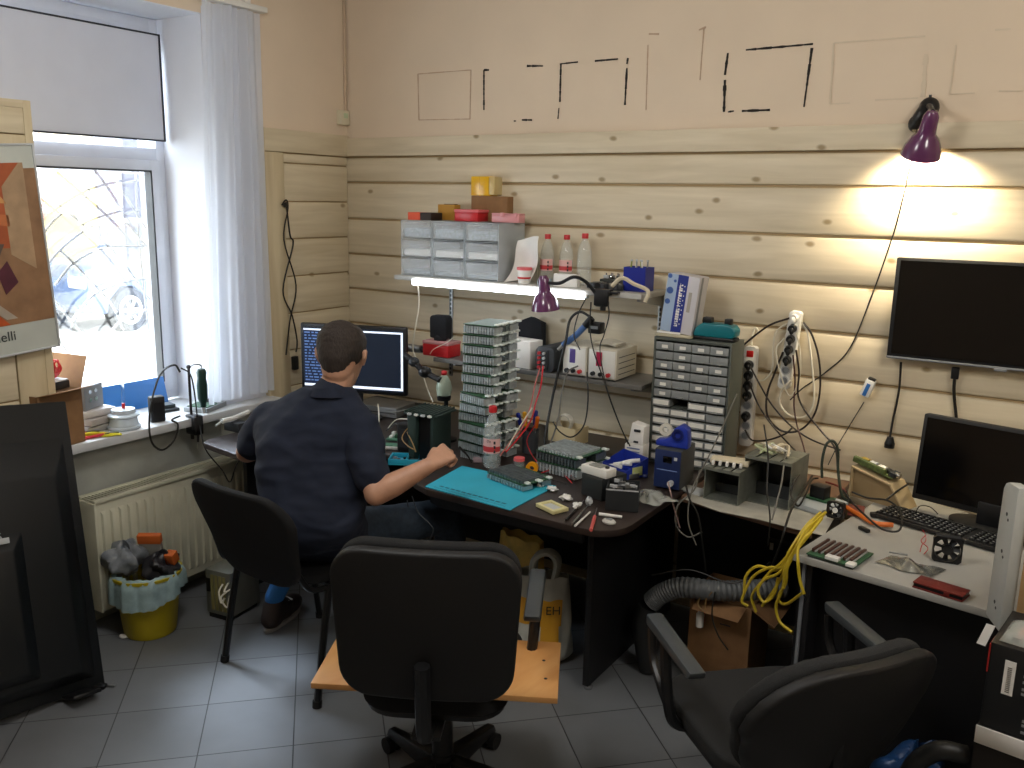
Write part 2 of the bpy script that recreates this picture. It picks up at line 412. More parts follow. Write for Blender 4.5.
# ================================================================ OUTSIDE THE WINDOW
FAC = mat('cream_facade', '#827553', 0.9, var=0.04); STONE = mat('grey_portal_stone', '#403E49', 0.9)
struct('ground_street', MB().box(-40, -0.8, -30, 30, -0.4, -0.3, mat('pale_paving', '#BDB9B0', 0.9, var=0.08)))
bd = thing('building', 'cream building with grey doorway across the street, seen through the window', 'building', (-15, 6, -0.3))
b = MB().box(-3, 0, -14, 3.2, 0, 9, FAC)
b.box(-0.02, 0.12, -14, 3.2, 0.0, 0.5, STONE); b.box(-0.02, 0.06, -14, 3.2, 2.5, 2.6, STONE)
b.out('wall', bd)
q = MB().box(0, 0.1, 2.1, 3.3, 0.2, 4.2, STONE, 0.02); q.box(0.1, 0.12, 2.25, 3.15, 0.25, 3.6, mat('grey_door', '#2B2A36', 0.6)); q.box(0.1, 0.16, 2.0, 3.4, 3.75, 3.9, STONE, 0.01); q.out('doorway', bd)
for k, (y0, z0) in enumerate(((-0.6, 1.6), (-3.4, 1.6), (-6.2, 1.6))):
    q = MB(); q.box(0, 0.08, y0 - 0.1, y0 + 1.5, z0 - 0.1, z0 + 1.9, mat('pink_window_surround', '#80503F', 0.8), 0.01)
    q.box(0.08, 0.1, y0, y0 + 1.4, z0, z0 + 1.8, mat('facade_glass', '#3C4258', 0.15)); w = q.out('window', bd)
    q = MB(); rect_frame(q, 0.1, 0.14, y0, y0 + 1.4, z0, z0 + 1.8, 0.08, WHITEP); q.box(0.1, 0.13, y0 + 0.66, y0 + 0.74, z0, z0 + 1.8, WHITEP); q.box(0.1, 0.13, y0, y0 + 1.4, z0 + 0.8, z0 + 0.87, WHITEP); q.out('window_frame', w)
# parked car seen from its side, nose to the right
CARP = mat('blue_grey_car_paint', '#4A5870', 0.25, 0.4, coat=0.6); CARG = mat('car_glass', '#30363F', 0.08)
def car(name, label, loc, rz, group=None):
    c = thing(name, label, 'car', loc, rz)
    prof = [(-2.1, 0.35), (-2.15, 0.75), (-2.05, 1.0), (-1.9, 1.1), (-1.6, 1.62), (-0.2, 1.68), (0.55, 1.12), (1.7, 1.0), (2.05, 0.82), (2.12, 0.45), (1.95, 0.3),
            (1.75, 0.3), (1.7, 0.5), (1.5, 0.68), (1.25, 0.68), (1.05, 0.5), (1.0, 0.28), (-0.95, 0.28), (-1.0, 0.5), (-1.2, 0.68), (-1.45, 0.68), (-1.65, 0.5), (-1.7, 0.3)]
    q = MB(TR(rx=90)); q.prism(prof, -0.85, 0.85, CARP, 0.04); q.out('body', c)
    for za, zb in ((0.83, 0.862), (-0.862, -0.83)):
        q = MB(TR(rx=90)); q.prism([(-1.75, 1.15), (-1.5, 1.56), (-0.25, 1.60), (0.35, 1.14)], za, zb, CARG); q.out('side_window', c)
    for x in (-1.33, 1.37):
        for s in (-1, 1):
            q = MB(TR((x, s * 0.78, 0.33), rx=90)); q.lathe([(0.001, -0.1), (0.33, -0.1), (0.34, -0.05), (0.34, 0.05), (0.33, 0.1), (0.001, 0.1)], RUBBER, 28)
            w = q.out('wheel', c); q = MB(TR((x, s * 0.88, 0.33), rx=90))
            q.lathe([(0.17, -0.008), (0.22, -0.008), (0.22, 0.012), (0.17, 0.012), (0.17, -0.008)], LGREY, 24, cap=False)
            for k in range(6): q.cbox((0.1, 0, 0), (0.18, 0.05, 0.015), LGREY, 0.004, TR(rz=60 * k))
            q.out('hubcap', w)
    q = MB(); q.cbox((2.02, -0.62, 0.78), (0.18, 0.34, 0.16), WHITEP, 0.03); q.out('headlight', c)
    q = MB(); q.cbox((2.02, 0.62, 0.78), (0.18, 0.34, 0.16), WHITEP, 0.03); q.out('headlight', c)
    q = MB(); q.cbox((0.15, -0.95, 1.08), (0.12, 0.16, 0.12), CARP, 0.03); q.out('mirror', c)
    return c
car('parked_car', 'blue-grey parked car outside, its spoked front wheel seen through window bars', (-9.9, 5.85, -0.3), -82)
car('parked_car', 'parked car outside whose bonnet shows just beside the poster', (-10.0, 1.15, -0.3), -88)
# white wrought grille outside the glass
g = MB(); GR = mat('white_iron_grille', '#8C8984', 0.5)
def gx(px, py): return atx(px, py, -0.46)
for arc in ([(38, 240), (60, 215), (100, 190), (148, 178)], [(30, 290), (60, 250), (100, 222), (148, 208)], [(55, 285), (75, 262), (105, 248), (148, 246)],
            [(70, 330), (88, 300), (115, 285), (150, 278)], [(110, 332), (125, 318), (150, 308)], [(68, 172), (95, 195), (125, 222), (150, 250)],
            [(40, 190), (80, 222), (118, 256), (150, 300)], [(60, 250), (90, 280), (112, 305), (124, 330)], [(54, 300), (75, 325), (90, 335)], [(30, 170), (36, 250), (50, 320), (80, 372)],
            [(103, 165), (125, 195), (150, 235)], [(135, 165), (140, 250), (150, 340)]):
    g.tube([gx(*p) for p in arc], 0.0055, GR, 6, 8)
single('window_grille', g, 'white curved iron grille outside the window pane', 'grille')

# ================================================================ WINDOW NICHE THINGS
wbd = thing('roller_screen', 'large pale white panel with thin dark edge covering the upper window', 'panel', (-0.262, -1.9, 2.03))
MB().box(-0.008, 0.006, -1.1, 0.965, 0.006, 0.46, mat('white_panel', '#CDD1DC', 0.5, var=0.02)).out('panel', wbd)
q = MB(); rect_frame(q, -0.01, 0.012, -1.106, 0.971, 0, 0.466, 0.007, mat('dark_panel_edge', '#23262E', 0.5), 0.001); q.out('frame', wbd)
# curtain
cur = thing('curtain', 'sheer white curtain hanging beside the window niche', 'curtain', (0.06, -0.62, 0.84))
SHEER = mat('sheer_white_fabric', '#E6EBF2', 0.9, alpha=0.72, var=0.02, sheen=0.2)
_nt = SHEER.node_tree; _t = _nt.nodes.new('ShaderNodeBsdfTranslucent'); _t.inputs[0].default_value = (0.9, 0.93, 1, 1); _mx = _nt.nodes.new('ShaderNodeMixShader'); _mx.inputs[0].default_value = 0.45
_nt.links.new(_nt.nodes['Principled BSDF'].outputs[0], _mx.inputs[1]); _nt.links.new(_t.outputs[0], _mx.inputs[2]); _nt.links.new(_mx.outputs[0], _nt.nodes['Material Output'].inputs[0])
def cf(u, v):
    w = 0.40 - 0.07 * v
    return (0.020 * math.sin(u * 46) * (0.6 + 0.4 * math.sin(v * 3 + u * 9)) + 0.012 * math.sin(u * 17 + 1), -w * (1 - u), 0.01 + 1.76 * v)
q = MB(); q.grid(cf, 90, 14, SHEER); q.out('fabric', cur, sharp=80)
q = MB(); q.box(-0.03, 0.02, -0.45, 0.03, 1.775, 1.80, WHITEP, 0.004); q.box(-0.03, 0.02, -0.1, -0.07, 1.80, 1.82, WHITEP); q.out('rail', cur)
# poster on the pier
ps = thing('poster', 'framed poster of orange wood and stone with white margins on the plank pier', 'poster', (0.105, -1.725, 1.222), 0, rx=4, ry=2)
pw, ph = 0.80, 0.742
q = MB(); q.box(-0.012, 0.004, -pw, 0.0, 0, ph, mat('poster_margin', '#B9BDB4', 0.5)); rect_frame(q, -0.014, 0.010, -pw - 0.004, 0.004, -0.004, ph + 0.004, 0.007, LGREY, 0.001); q.out('frame', ps)
q = MB(); x = 0.0055
def pq(pts, col, dx=0): q.add([(x + dx, -a, b_) for a, b_ in pts] + [(x + dx - 0.0012, -a, b_) for a, b_ in pts], [tuple(range(len(pts))), tuple(range(len(pts), 2 * len(pts)))[::-1]] + [(k, (k + 1) % len(pts), len(pts) + (k + 1) % len(pts), len(pts) + k) for k in range(len(pts))], mat('print_' + col[1:], col, 0.5, var=0.2, scale=14))
pq([(0.003, 0.108), (0.76, 0.108), (0.76, 0.66), (0.003, 0.66)], '#8D6A4B')
pq([(0.10, 0.38), (0.76, 0.45), (0.76, 0.68), (0.06, 0.68)], '#A0502A', 0.0006)
pq([(0.06, 0.68), (0.13, 0.60), (0.13, 0.36), (0.045, 0.30), (0.045, 0.68)], '#A58868', 0.0012)
pq([(0.18, 0.62), (0.76, 0.66), (0.76, 0.63), (0.12, 0.54)], '#C08A50', 0.0012)
pq([(0.12, 0.50), (0.76, 0.60), (0.76, 0.57), (0.12, 0.46)], '#B4673A', 0.0012)
pq([(0.15, 0.40), (0.36, 0.42), (0.40, 0.34), (0.20, 0.31)], '#5A4A40', 0.0018)
pq([(0.17, 0.11), (0.40, 0.36), (0.76, 0.34), (0.76, 0.11)], '#B24E1E', 0.0018)
pq([(0.14, 0.13), (0.18, 0.13), (0.44, 0.36), (0.40, 0.38)], '#A89C8C', 0.0024)
pq([(0.12, 0.26), (0.17, 0.22), (0.19, 0.30), (0.15, 0.34)], '#4E1F2C', 0.0028)
q.out('print', ps)
text_mesh('lettering', 'viamelli', 0.05, mat('ink_dark', '#26302C', 0.6), Matrix.Translation((0.0062, -0.305, 0.052)) @ Euler((R(90), 0, R(90))).to_matrix().to_4x4(), ps)

# ================================================================ RADIATOR, BIN, FLOOR THINGS AT LEFT
RAD = mat('cream_radiator_enamel', '#C6C4AE', 0.4, var=0.08)
rad = thing('radiator', 'cream panel radiator with dusty top grille under the window sill', 'radiator', (0, -1.66, 0.1))
b = MB(); L_ = 1.0
b.box(0.135, 0.142, 0, L_, 0, 0.47, RAD, 0.003); b.box(0.04, 0.047, 0, L_, 0.01, 0.46, RAD)
n = 24
for k in range(n):
    y = 0.02 + (L_ - 0.04) * (k + 0.5) / n
    b.hexa([(0.141, y - 0.013, 0.03), (0.141, y + 0.013, 0.03), (0.141, y + 0.013, 0.43), (0.141, y - 0.013, 0.43)], [(0.151, y - 0.007, 0.045), (0.151, y + 0.007, 0.045), (0.151, y + 0.007, 0.415), (0.151, y - 0.007, 0.415)], RAD)
b.box(0.03, 0.155, -0.006, 0.004, 0, 0.47, RAD, 0.003); b.box(0.03, 0.155, L_ - 0.004, L_ + 0.006, 0, 0.47, RAD, 0.003)
b.out('panel', rad)
b = MB(); b.box(0.13, 0.152, 0, L_, 0.468, 0.482, RAD, 0.002); b.box(0.035, 0.055, 0, L_, 0.468, 0.482, RAD, 0.002)
for k in range(66): b.box(0.05, 0.135, 0.004 + k * 0.0151, 0.010 + k * 0.0151, 0.470, 0.478, RAD)
b.out('top_grille', rad)
for yy in (0.15, 0.8): MB().box(0.0, 0.04, yy, yy + 0.03, 0.05, 0.42, RAD).out('bracket', rad)
b = MB(); b.tube([(0.09, 1.0, 0.03), (0.09, 1.05, 0.03), (0.05, 1.07, 0.0), (0.05, 1.07, -0.1)], 0.009, RAD); b.out('pipe', rad)

binr = thing('waste_bin', 'yellow waste bin overfilled with rubbish in front of the radiator', 'bin', (0.265, -1.525, 0))
YB = mat('yellow_bin_plastic', '#B5A312', 0.4, var=0.1)
b = MB(); b.lathe([(0.001, 0.0), (0.098, 0.0), (0.104, 0.01), (0.132, 0.255), (0.139, 0.258), (0.140, 0.27), (0.131, 0.27), (0.10, 0.02), (0.001, 0.02)], YB, 32); b.out('bucket', binr)
b = MB()
LIN = mat('pale_blue_bin_liner', '#A9C4C6', 0.3, alpha=0.75, var=0.15, scale=30)
def liner(u, v):
    a = 2 * PI * u; rr = (0.143 + 0.007 * math.sin(9 * a) + 0.006 * math.sin(23 * a)) + 0.004 * v; z = 0.268 - v * (0.07 + 0.05 * max(0, math.sin(a + 2.6)))
    if v < 0.2: rr -= (0.2 - v) * 0.15; z = 0.272
    return (rr * math.cos(a), rr * math.sin(a), z)
b.grid(liner, 60, 8, LIN, 0.0008); b.out('liner', binr, sharp=80)
def crumple(b, c, r, m, seed, n=14, k=10):
    rr = random.Random(seed); ph = [(rr.uniform(0, 6), rr.uniform(2, 5), rr.uniform(2, 5)) for _ in range(4)]
    def f(u, v):
        a = 2 * PI * u; t = PI * v; s = 1 + 0.16 * sum(math.sin(p[1] * a + p[0]) * math.sin(p[2] * t + p[0]) for p in ph)
        return (c[0] + r[0] * s * math.sin(t) * math.cos(a), c[1] + r[1] * s * math.sin(t) * math.sin(a), c[2] + r[2] * s * math.cos(t))
    b.grid(f, n, k, m)
BAG = mat('grey_film_bag', '#8E949A', 0.3, alpha=0.85, var=0.3, scale=25, bump=0.5)
b = MB(); crumple(b, (0, 0, 0), (0.08, 0.08, 0.06), BAG, 3, 28, 18); single('crumpled_bag', b, 'crumpled clear film bag bulging over the left rim of the yellow bin', 'bag', loc=(0.20, -1.58, 0.325))
b = MB(); crumple(b, (0, 0, 0), (0.065, 0.07, 0.055), mat('black_film', '#26262A', 0.35, bump=0.5, scale=30), 5, 28, 18); single('crumpled_cloth', b, 'black crumpled film in the middle of the yellow bin', 'rubbish', loc=(0.305, -1.49, 0.285))
b = MB(TR(rz=35, rx=12)); b.box(-0.045, 0.045, -0.012, 0.012, 0, 0.13, mat('grey_carton', '#86857E', 0.7), 0.002); b.box(-0.047, 0.047, -0.014, 0.014, 0.095, 0.134, mat('orange_carton', '#C4601E', 0.7), 0.002)
single('discarded_carton', b, 'grey carton with orange top sticking out of the yellow bin', 'carton', loc=(0.255, -1.485, 0.29))
b = MB(TR(rz=20, rx=20)); b.box(-0.02, 0.02, -0.02, 0.02, 0, 0.05, mat('orange_carton'), 0.003)
single('discarded_carton', b, 'small orange carton piece at the right rim of the yellow bin', 'carton', loc=(0.345, -1.455, 0.30))
b = MB(); b.ell((0, 0, 0.008), (0.018, 0.013, 0.008), PAPER); b.ell((0.012, 0.01, 0.008), (0.01, 0.008, 0.007), PAPER); single('paper_scrap', b, 'white crumpled paper scrap on the floor by the yellow bin', 'scrap', loc=atz(123, 638, 0.0))
b = MB(TR(rz=30)); b.cbox((0, 0, 0.008), (0.06, 0.03, 0.014), BLACKP, 0.004); b.cbox((0.045, 0.01, 0.006), (0.03, 0.008, 0.006), STEEL, 0.001); single('metal_clip', b, 'dark clip lying on the floor beside the leaning television', 'clip', loc=atz(98, 688, 0.0))
# small metal PC power box behind the man's chair
hb = thing('metal_unit', 'dusty steel electronics box with loose cables on the floor by the radiator', 'electronics box', (0.47, -1.20, 0.02), 8)
SMU = mat('dusty_steel', '#84857B', 0.4, 0.6, var=0.15)
b = MB(); b.box(-0.13, 0.0, -0.09, 0.09, 0, 0.2, SMU, 0.003)
b.box(0.0, 0.006, -0.09, 0.09, 0.0, 0.2, SMU, 0.001)
for k in range(4): b.box(-0.1 + k * 0.022, -0.085 + k * 0.022, -0.0935, -0.09, 0.02, 0.18, mat('yellow_grey', '#8A8454', 0.5))
b.box(-0.125, -0.105, -0.0935, -0.09, 0.1, 0.16, BLACKP); b.out('case', hb)
b = MB()
for p in ([(-0.03, -0.095, 0.15), (-0.02, -0.13, 0.13), (0.0, -0.14, 0.09), (0.01, -0.13, 0.11)], [(0.0, -0.095, 0.16), (0.02, -0.12, 0.17), (0.03, -0.15, 0.15), (0.05, -0.12, 0.16)], [(-0.01, -0.095, 0.12), (-0.02, -0.12, 0.1), (0.02, -0.13, 0.07), (0.03, -0.12, 0.12)]): b.tube(p, 0.004, WCABLE)
b.out('cable', hb)
for s in (-1, 1): MB().box(-0.12, -0.01, s * 0.08 - 0.008, s * 0.08 + 0.008, -0.02, 0.0, RUBBER).out('foot', hb)

# big TV seen from behind, leaning against the pier
tv = thing('television', 'large black television standing on the floor with its back to the room', 'television', (0.50, -1.885, 0.0), -3, rx=-6, ry=-18)
TVB = mat('black_tv_shell', '#080C0E', 0.45, var=0.2, scale=6)
b = MB(); b.box(-0.03, 0.0, -1.5, 0.0, 0, 1.075, TVB, 0.006); b.out('bezel', tv)
b = MB(); b.hexa([(0, -1.46, 0.04), (0, -0.03, 0.04), (0, -0.03, 0.94), (0, -1.46, 0.94)], [(0.05, -1.42, 0.08), (0.05, -0.10, 0.08), (0.05, -0.10, 0.80), (0.05, -1.42, 0.80)], TVB, 0.008)
b.hexa([(0.05, -1.35, 0.10), (0.05, -0.24, 0.10), (0.05, -0.24, 0.62), (0.05, -1.35, 0.62)], [(0.085, -1.3, 0.13), (0.085, -0.29, 0.13), (0.085, -0.29, 0.56), (0.085, -1.3, 0.56)], TVB, 0.006)
b.out('rear_shell', tv)
b = MB(); b.box(0.083, 0.088, -1.1, -0.30, 0.585, 0.605, LGREY, 0.001, TR()); b.out('label_strip', tv)
b = MB()
for (y, z, h) in ((-0.40, 0.385, 0.06), (-0.385, 0.36, 0.05), (-0.42, 0.37, 0.04), (-0.445, 0.37, 0.045)): b.box(0.0845, 0.087, y, y + 0.012, z, z + h, LGREY)
b.out('sticker', tv)
b = MB(); b.box(0.0845, 0.0865, -0.44, -0.40, 0.33, 0.42, mat('brown_sticker', '#3A332C', 0.7)); b.out('sticker', tv)
text_mesh('lettering', '815', 0.035, LGREY, Matrix.Translation((0.0885, -0.375, 0.60)) @ Euler((R(90), 0, R(90))).to_matrix().to_4x4(), tv)
b = MB(); b.box(-0.06, 0.09, -0.16, -0.06, -0.002, 0.012, BLACKP, 0.003); b.out('foot', tv)

# ================================================================ ON THE WINDOW SILL
ZS = 0.815
b = thing('open_carton', 'open brown cardboard box at the left end of the sill', 'box', (0.00, -1.72, ZS), 10)
q = MB(); q.box(-0.11, 0.09, -0.13, 0.075, 0.0, 0.004, CARD)
for (x0, x1, y0, y1) in ((-0.11, 0.09, -0.13, -0.127), (-0.11, 0.09, 0.072, 0.075), (-0.11, -0.107, -0.13, 0.075), (0.087, 0.09, -0.13, 0.075)): q.box(x0, x1, y0, y1, 0, 0.22, CARD)
q.out('carton', b)
q = MB(); q.hexa([(0.087, -0.13, 0.22), (0.09, -0.13, 0.22), (0.09, 0.075, 0.22), (0.087, 0.075, 0.22)], [(0.15, -0.12, 0.235), (0.152, -0.12, 0.232), (0.152, 0.075, 0.232), (0.15, 0.075, 0.235)], CARD); q.out('flap', b)
q = MB(); q.hexa([(-0.11, 0.072, 0.22), (0.09, 0.072, 0.22), (0.09, 0.075, 0.22), (-0.11, 0.075, 0.22)], [(-0.11, 0.12, 0.34), (0.08, 0.12, 0.34), (0.08, 0.123, 0.34), (-0.11, 0.123, 0.34)], CARD); q.out('flap', b)
q = MB(TR(rz=12)); q.box(-0.08, 0.06, -0.07, 0.06, 0, 0.03, BLACKP, 0.003); q.box(-0.078, 0.058, -0.068, 0.058, 0.03, 0.036, LGREY, 0.002)
single('adapter_box', q, 'black box with grey lid resting on the open carton on the sill', 'box', loc=(-0.0, -1.73, ZS + 0.222))
q = MB()
for k in range(6): q.tube([(rnd.uniform(-.03, .03), rnd.uniform(-.05, .05), 0.003), (rnd.uniform(-.04, .04), rnd.uniform(-.05, .05), 0.03), (rnd.uniform(-.04, .04), rnd.uniform(-.04, .05), rnd.uniform(.05, .08)), (rnd.uniform(-.04, .04), rnd.uniform(-.04, .05), 0.01)], 0.004, RED)
single('wire_bundle', q, 'tangle of bright red wire on the black box at the sill', 'wire', loc=(-0.0, -1.72, ZS + 0.259))
q = MB(TR(rz=25)); q.box(-0.05, 0.05, -0.065, 0.065, 0, 0.10, GREYP, 0.003)
for k in range(4): q.cyl((0.05, -0.03 + 0.04 * (k % 2), 0.04 + 0.035 * (k // 2)), (0.053, -0.03 + 0.04 * (k % 2), 0.04 + 0.035 * (k // 2)), 0.009, CHROME)
single('junction_box', q, 'grey box with four round metal sockets standing on packets beside the carton', 'box', loc=(-0.10, -1.52, ZS + 0.092))
SILV = mat('pale_packet', '#B7B0A8', 0.5, var=0.15)
for k, (dz, dx, r_, col) in enumerate(((0.0, 0.0, 6, '#8E8C88'), (0.031, 0.005, 12, '#A39D98'), (0.062, -0.01, 3, '#C5C1BE'))):
    q = MB(TR(rz=r_)); q.box(-0.07, 0.07, -0.075, 0.075, 0, 0.029, mat('packet_%s' % col[1:], col, 0.6, var=0.1), 0.006)
    single('flat_packet', q, ('grey flat packet at the bottom of the sill stack', 'grey-beige flat packet in the middle of the sill stack', 'white flat packet on top of the sill stack')[k], 'packet', 'flat packets stacked on the sill', loc=(-0.08 + dx, -1.50, ZS + dz))
q = MB(TR(ry=-14)); q.box(-0.008, 0.0, -0.27, 0.27, 0, 0.13, mat('blue_plastic_sheet', '#2F6FB4', 0.4), 0.002); single('blue_sheet', q, 'blue plastic panel leaning against the window frame on the sill', 'panel', loc=(-0.235, -1.28, ZS))
q = MB(); q.lathe([(0.001, 0), (0.062, 0), (0.068, 0.006), (0.068, 0.012), (0.06, 0.016), (0.055, 0.05), (0.064, 0.055), (0.064, 0.062), (0.05, 0.068), (0.048, 0.085), (0.001, 0.088)], mat('pale_clear_plastic', '#C9D2D8', 0.2, alpha=0.8), 28)
hold = thing('clear_tub', 'stack of clear round plastic tubs with a glass tube standing in it on the sill', 'tub', (0.02, -1.42, ZS)); q.out('tub', hold)
q = MB(); q.cyl((0.005, 0, 0.08), (0.0, 0.005, 0.215), 0.0065, CLEAR); q.cyl((0.005, 0, 0.088), (0.004, 0.001, 0.11), 0.0068, RED); q.out('glass_tube', hold)
for k, (p, col, lab) in enumerate((((0.03, -1.62), '#D9CF2A', 'yellow coiled wire lying along the front of the sill'), ((0.07, -1.56), '#C8343A', 'red handled tool lying on the sill by the yellow wire'), ((0.0, -1.60), '#D4566A', 'pink handled tool lying behind the yellow wire on the sill'))):
    q = MB(TR(rz=62 + 8 * k)); mm = mat('sill_' + col[1:], col, 0.4)
    if k == 0:
        for j in range(7): q.tube([(-0.09, -0.012 + j * 0.005, 0.004 + (j % 2) * 0.006), (-0.02, 0.012 - j * 0.004, 0.010 + (j % 3) * 0.006), (0.04, -0.012 + j * 0.005, 0.004 + (j % 3) * 0.005), (0.10, 0.008 - j * 0.003, 0.004)], 0.0035, mm)
        single('wire_coil', q, lab, 'wire', loc=(p[0] + 0.03, p[1] + 0.04, ZS))
    else:
        q.tube([(-0.07, 0.012, 0.008), (0.0, 0.006, 0.010), (0.02, 0.0, 0.010)], 0.007, mm); q.tube([(-0.07, -0.014, 0.008), (0.0, -0.006, 0.010), (0.02, 0.0, 0.010)], 0.007, mm)
        q.hexa([(0.015, -0.012, 0.004), (0.07, -0.003, 0.006), (0.07, 0.003, 0.006), (0.015, 0.012, 0.004)], [(0.015, -0.012, 0.016), (0.07, -0.003, 0.012), (0.07, 0.003, 0.012), (0.015, 0.012, 0.016)], BLACKP)
        single('pliers', q, lab, 'pliers', loc=(p[0], p[1], ZS))
q = MB(TR(rz=-20)); q.box(-0.022, 0.022, -0.032, 0.032, 0.0, 0.115, BLACKM, 0.008); q.box(0.0222, 0.0235, -0.02, 0.02, 0.02, 0.09, BLACKP); single('power_adapter', q, 'black upright power adapter on the sill left of the drill stand', 'adapter', loc=(0.03, -1.265, ZS))
# hand drill hanging on its stand
ds = thing('drill_stand', 'black pole stand clamped to the edge of the sill', 'stand', (0.085, -1.13, ZS))
q = MB(); q.cyl((0, 0, -0.03), (0, 0, 0.225), 0.006, mat('dark_steel_pole', '#3C3734', 0.35, 0.7)); q.ell((0, 0, 0.23), (0.010, 0.010, 0.010), BLACKP); q.out('pole', ds)
q = MB(); q.box(-0.018, 0.05, -0.02, 0.025, -0.075, -0.045, BLACKP, 0.005); q.box(0.022, 0.05, -0.02, 0.025, -0.075, 0.012, BLACKP, 0.005); q.box(-0.02, 0.045, -0.018, 0.022, 0.001, 0.014, BLACKP, 0.003); q.cyl((0.0, 0, -0.075), (0.0, 0, -0.10), 0.008, BLACKP); q.out('clamp', ds)
q = MB(); q.tube([(0, 0, 0.225), (0.01, 0.02, 0.24), (0.012, 0.05, 0.235)], 0.003, STEEL); q.out('hook', ds)
dr = thing('rotary_tool', 'dark green rotary hand tool hanging from the pole stand', 'rotary tool', (0.10, -1.075, ZS + 0.06))
q = MB(); q.lathe([(0.001, -0.02), (0.012, -0.02), (0.015, 0.0), (0.022, 0.02), (0.023, 0.08), (0.019, 0.11), (0.022, 0.14), (0.016, 0.155), (0.001, 0.158)], mat('dark_green_plastic', '#15382F', 0.4), 20); q.out('body', dr)
q = MB(); q.cyl((0, 0, -0.05), (0, 0, -0.018), 0.007, LGREY, 0.010); q.out('nose', dr)
q = MB(); q.tube([(0, 0, 0.15), (0.0, 0.0, 0.17), (0.0, -0.012, 0.175)], 0.003, STEEL); q.out('ring', dr)
q = MB(); q.tube([atx(180, 372, 0.1), atx(174, 365, 0.1), atx(160, 375, 0.1), atx(150, 410, 0.12), atx(151, 440, 0.12), atx(162, 450, 0.12), atx(174, 440, 0.12), atx(178, 425, 0.12), atx(172, 420, 0.11), atx(180, 416, 0.1)], 0.0045, CABLE)
single('looping_cord', q, 'black cord looping around the pole stand at the sill edge', 'cord')
q = MB(); q.tube([atx(181, 368, 0.1), atx(190, 374, 0.11), atx(194, 390, 0.13), atx(197, 415, 0.13), atx(198, 430, 0.13)], 0.0035, CABLE); q.tube([atx(197, 415, 0.13), atx(198, 428, 0.13), atx(198, 442, 0.13)], 0.008, BLACKP, rs=(0.006, 0.005)); q.cyl(atx(198, 442, 0.13), atx(198, 450, 0.13), 0.0015, STEEL)
single('flex_shaft', q, 'thin black flexible shaft with handpiece hanging in front of the radiator wall', 'flexible shaft')
q = MB(); q.tube([atx(199, 420, 0.12), atx(205, 448, 0.2), atx(222, 470, 0.25), atx(230, 482, 0.25), atx(236, 466, 0.25), atx(247, 450, 0.25)], 0.003, CABLE)
single('looping_cord', q, 'black cord drooping from the sill toward the left armrest of the man', 'cord')
q = MB(TR(rz=20)); q.box(-0.06, 0.06, -0.085, 0.085, 0, 0.022, mat('silver_drive_case', '#8F9292', 0.4, 0.5), 0.003); q.box(-0.05, 0.05, -0.07, 0.02, 0.022, 0.026, PCB)
for k in range(5): q.box(-0.04 + 0.016 * k, -0.03 + 0.016 * k, 0.03, 0.07, 0.022, 0.034, DGREY)
q.cyl((0.0, 0.0, 0.026), (0.0, 0.0, 0.06), 0.004, BLACKP)
single('open_drive', q, 'opened silver disc drive lying at the right end of the sill', 'disc drive', loc=(0.0, -0.985, ZS))
q = MB(TR(rz=-10)); q.box(-0.05, 0.05, -0.05, 0.05, 0, 0.014, DGREY, 0.003); q.box(-0.03, 0.03, -0.03, 0.04, 0.014, 0.03, mat('dark_circuit', '#2C3438', 0.5)); single('circuit_board', q, 'dark circuit board behind the green rotary tool on the sill', 'circuit board', loc=(-0.12, -1.12, ZS))

# ================================================================ DESKS
DTOP = mat('dark_brown_desk_top', '#2E2522', 0.4, var=0.15, scale=5); DPAN = mat('black_desk_panel', '#121214', 0.5, var=0.1)
DEDGE = mat('red_brown_desk_edge', '#4A3028', 0.5)
dk = thing('corner_desk', 'dark brown corner desk with curved front, crowded with electronics', 'desk', (0, 0, 0))
out = [(0.22, -0.03), (0.22, -1.16), (0.25, -1.20), (0.52, -1.24), (0.585, -1.18), (0.64, -1.0), (0.75, -0.88), (0.92, -0.84), (1.10, -0.88), (1.24, -1.0), (1.33, -1.09), (1.42, -1.128), (2.08, -1.142)]
out += [(2.08 + 0.125 * math.sin(R(a)), -1.017 - 0.125 * math.cos(R(a))) for a in (15, 30, 45, 60, 75, 90)] + [(2.205, -0.03)]
MB().prism(out, 0.715, 0.74, DTOP, 0.003).out('desk_top', dk)
MB().box(1.985, 2.01, -0.905, -0.12, 0.02, 0.715, DPAN, 0.002).out('side_panel', dk)
MB().box(0.3, 1.985, -0.16, -0.14, 0.12, 0.715, DPAN).out('back_panel', dk)
MB().box(0.26, 0.285, -1.0, -0.16, 0.0, 0.715, DPAN).out('side_panel', dk)
MB().box(1.3, 1.985, -0.95, -0.93, 0.60, 0.715, DPAN).out('apron', dk)
for y in (-0.88, -0.2): MB().lathe([(0.001, 0), (0.016, 0), (0.018, 0.008), (0.012, 0.022), (0.001, 0.022)], CHROME, 16, TR((1.998, y, 0))).out('foot', dk)
BTOP = wood('brown_laminate_top', '#5E4433', '#755843', '#000000', (1, 6, 6), knots=False)
rt = thing('side_desk', 'brown laminate side table between the dark desk and grey desk', 'desk', (0, 0, 0))
MB().prism([(2.212, -0.03), (2.212, -0.60), (2.72, -0.70), (2.70, -0.66), (2.70, -0.03)], 0.705, 0.728, BTOP, 0.002).out('desk_top', rt)
MB().box(2.03, 2.69, -0.13, -0.11, 0.1, 0.705, DPAN).out('back_panel', rt)
MB().box(2.665, 2.69, -0.60, -0.13, 0.0, 0.705, DPAN).out('side_panel', rt)
q = MB(); q.box(2.42, 2.52, -0.135, -0.13, 0.40, 0.46, BLACKP, 0.002); q.box(2.43, 2.445, -0.138, -0.135, 0.41, 0.44, WHITEP); q.out('socket', rt)
GT = mat('pale_grey_laminate', '#A5A49E', 0.45, var=0.04)
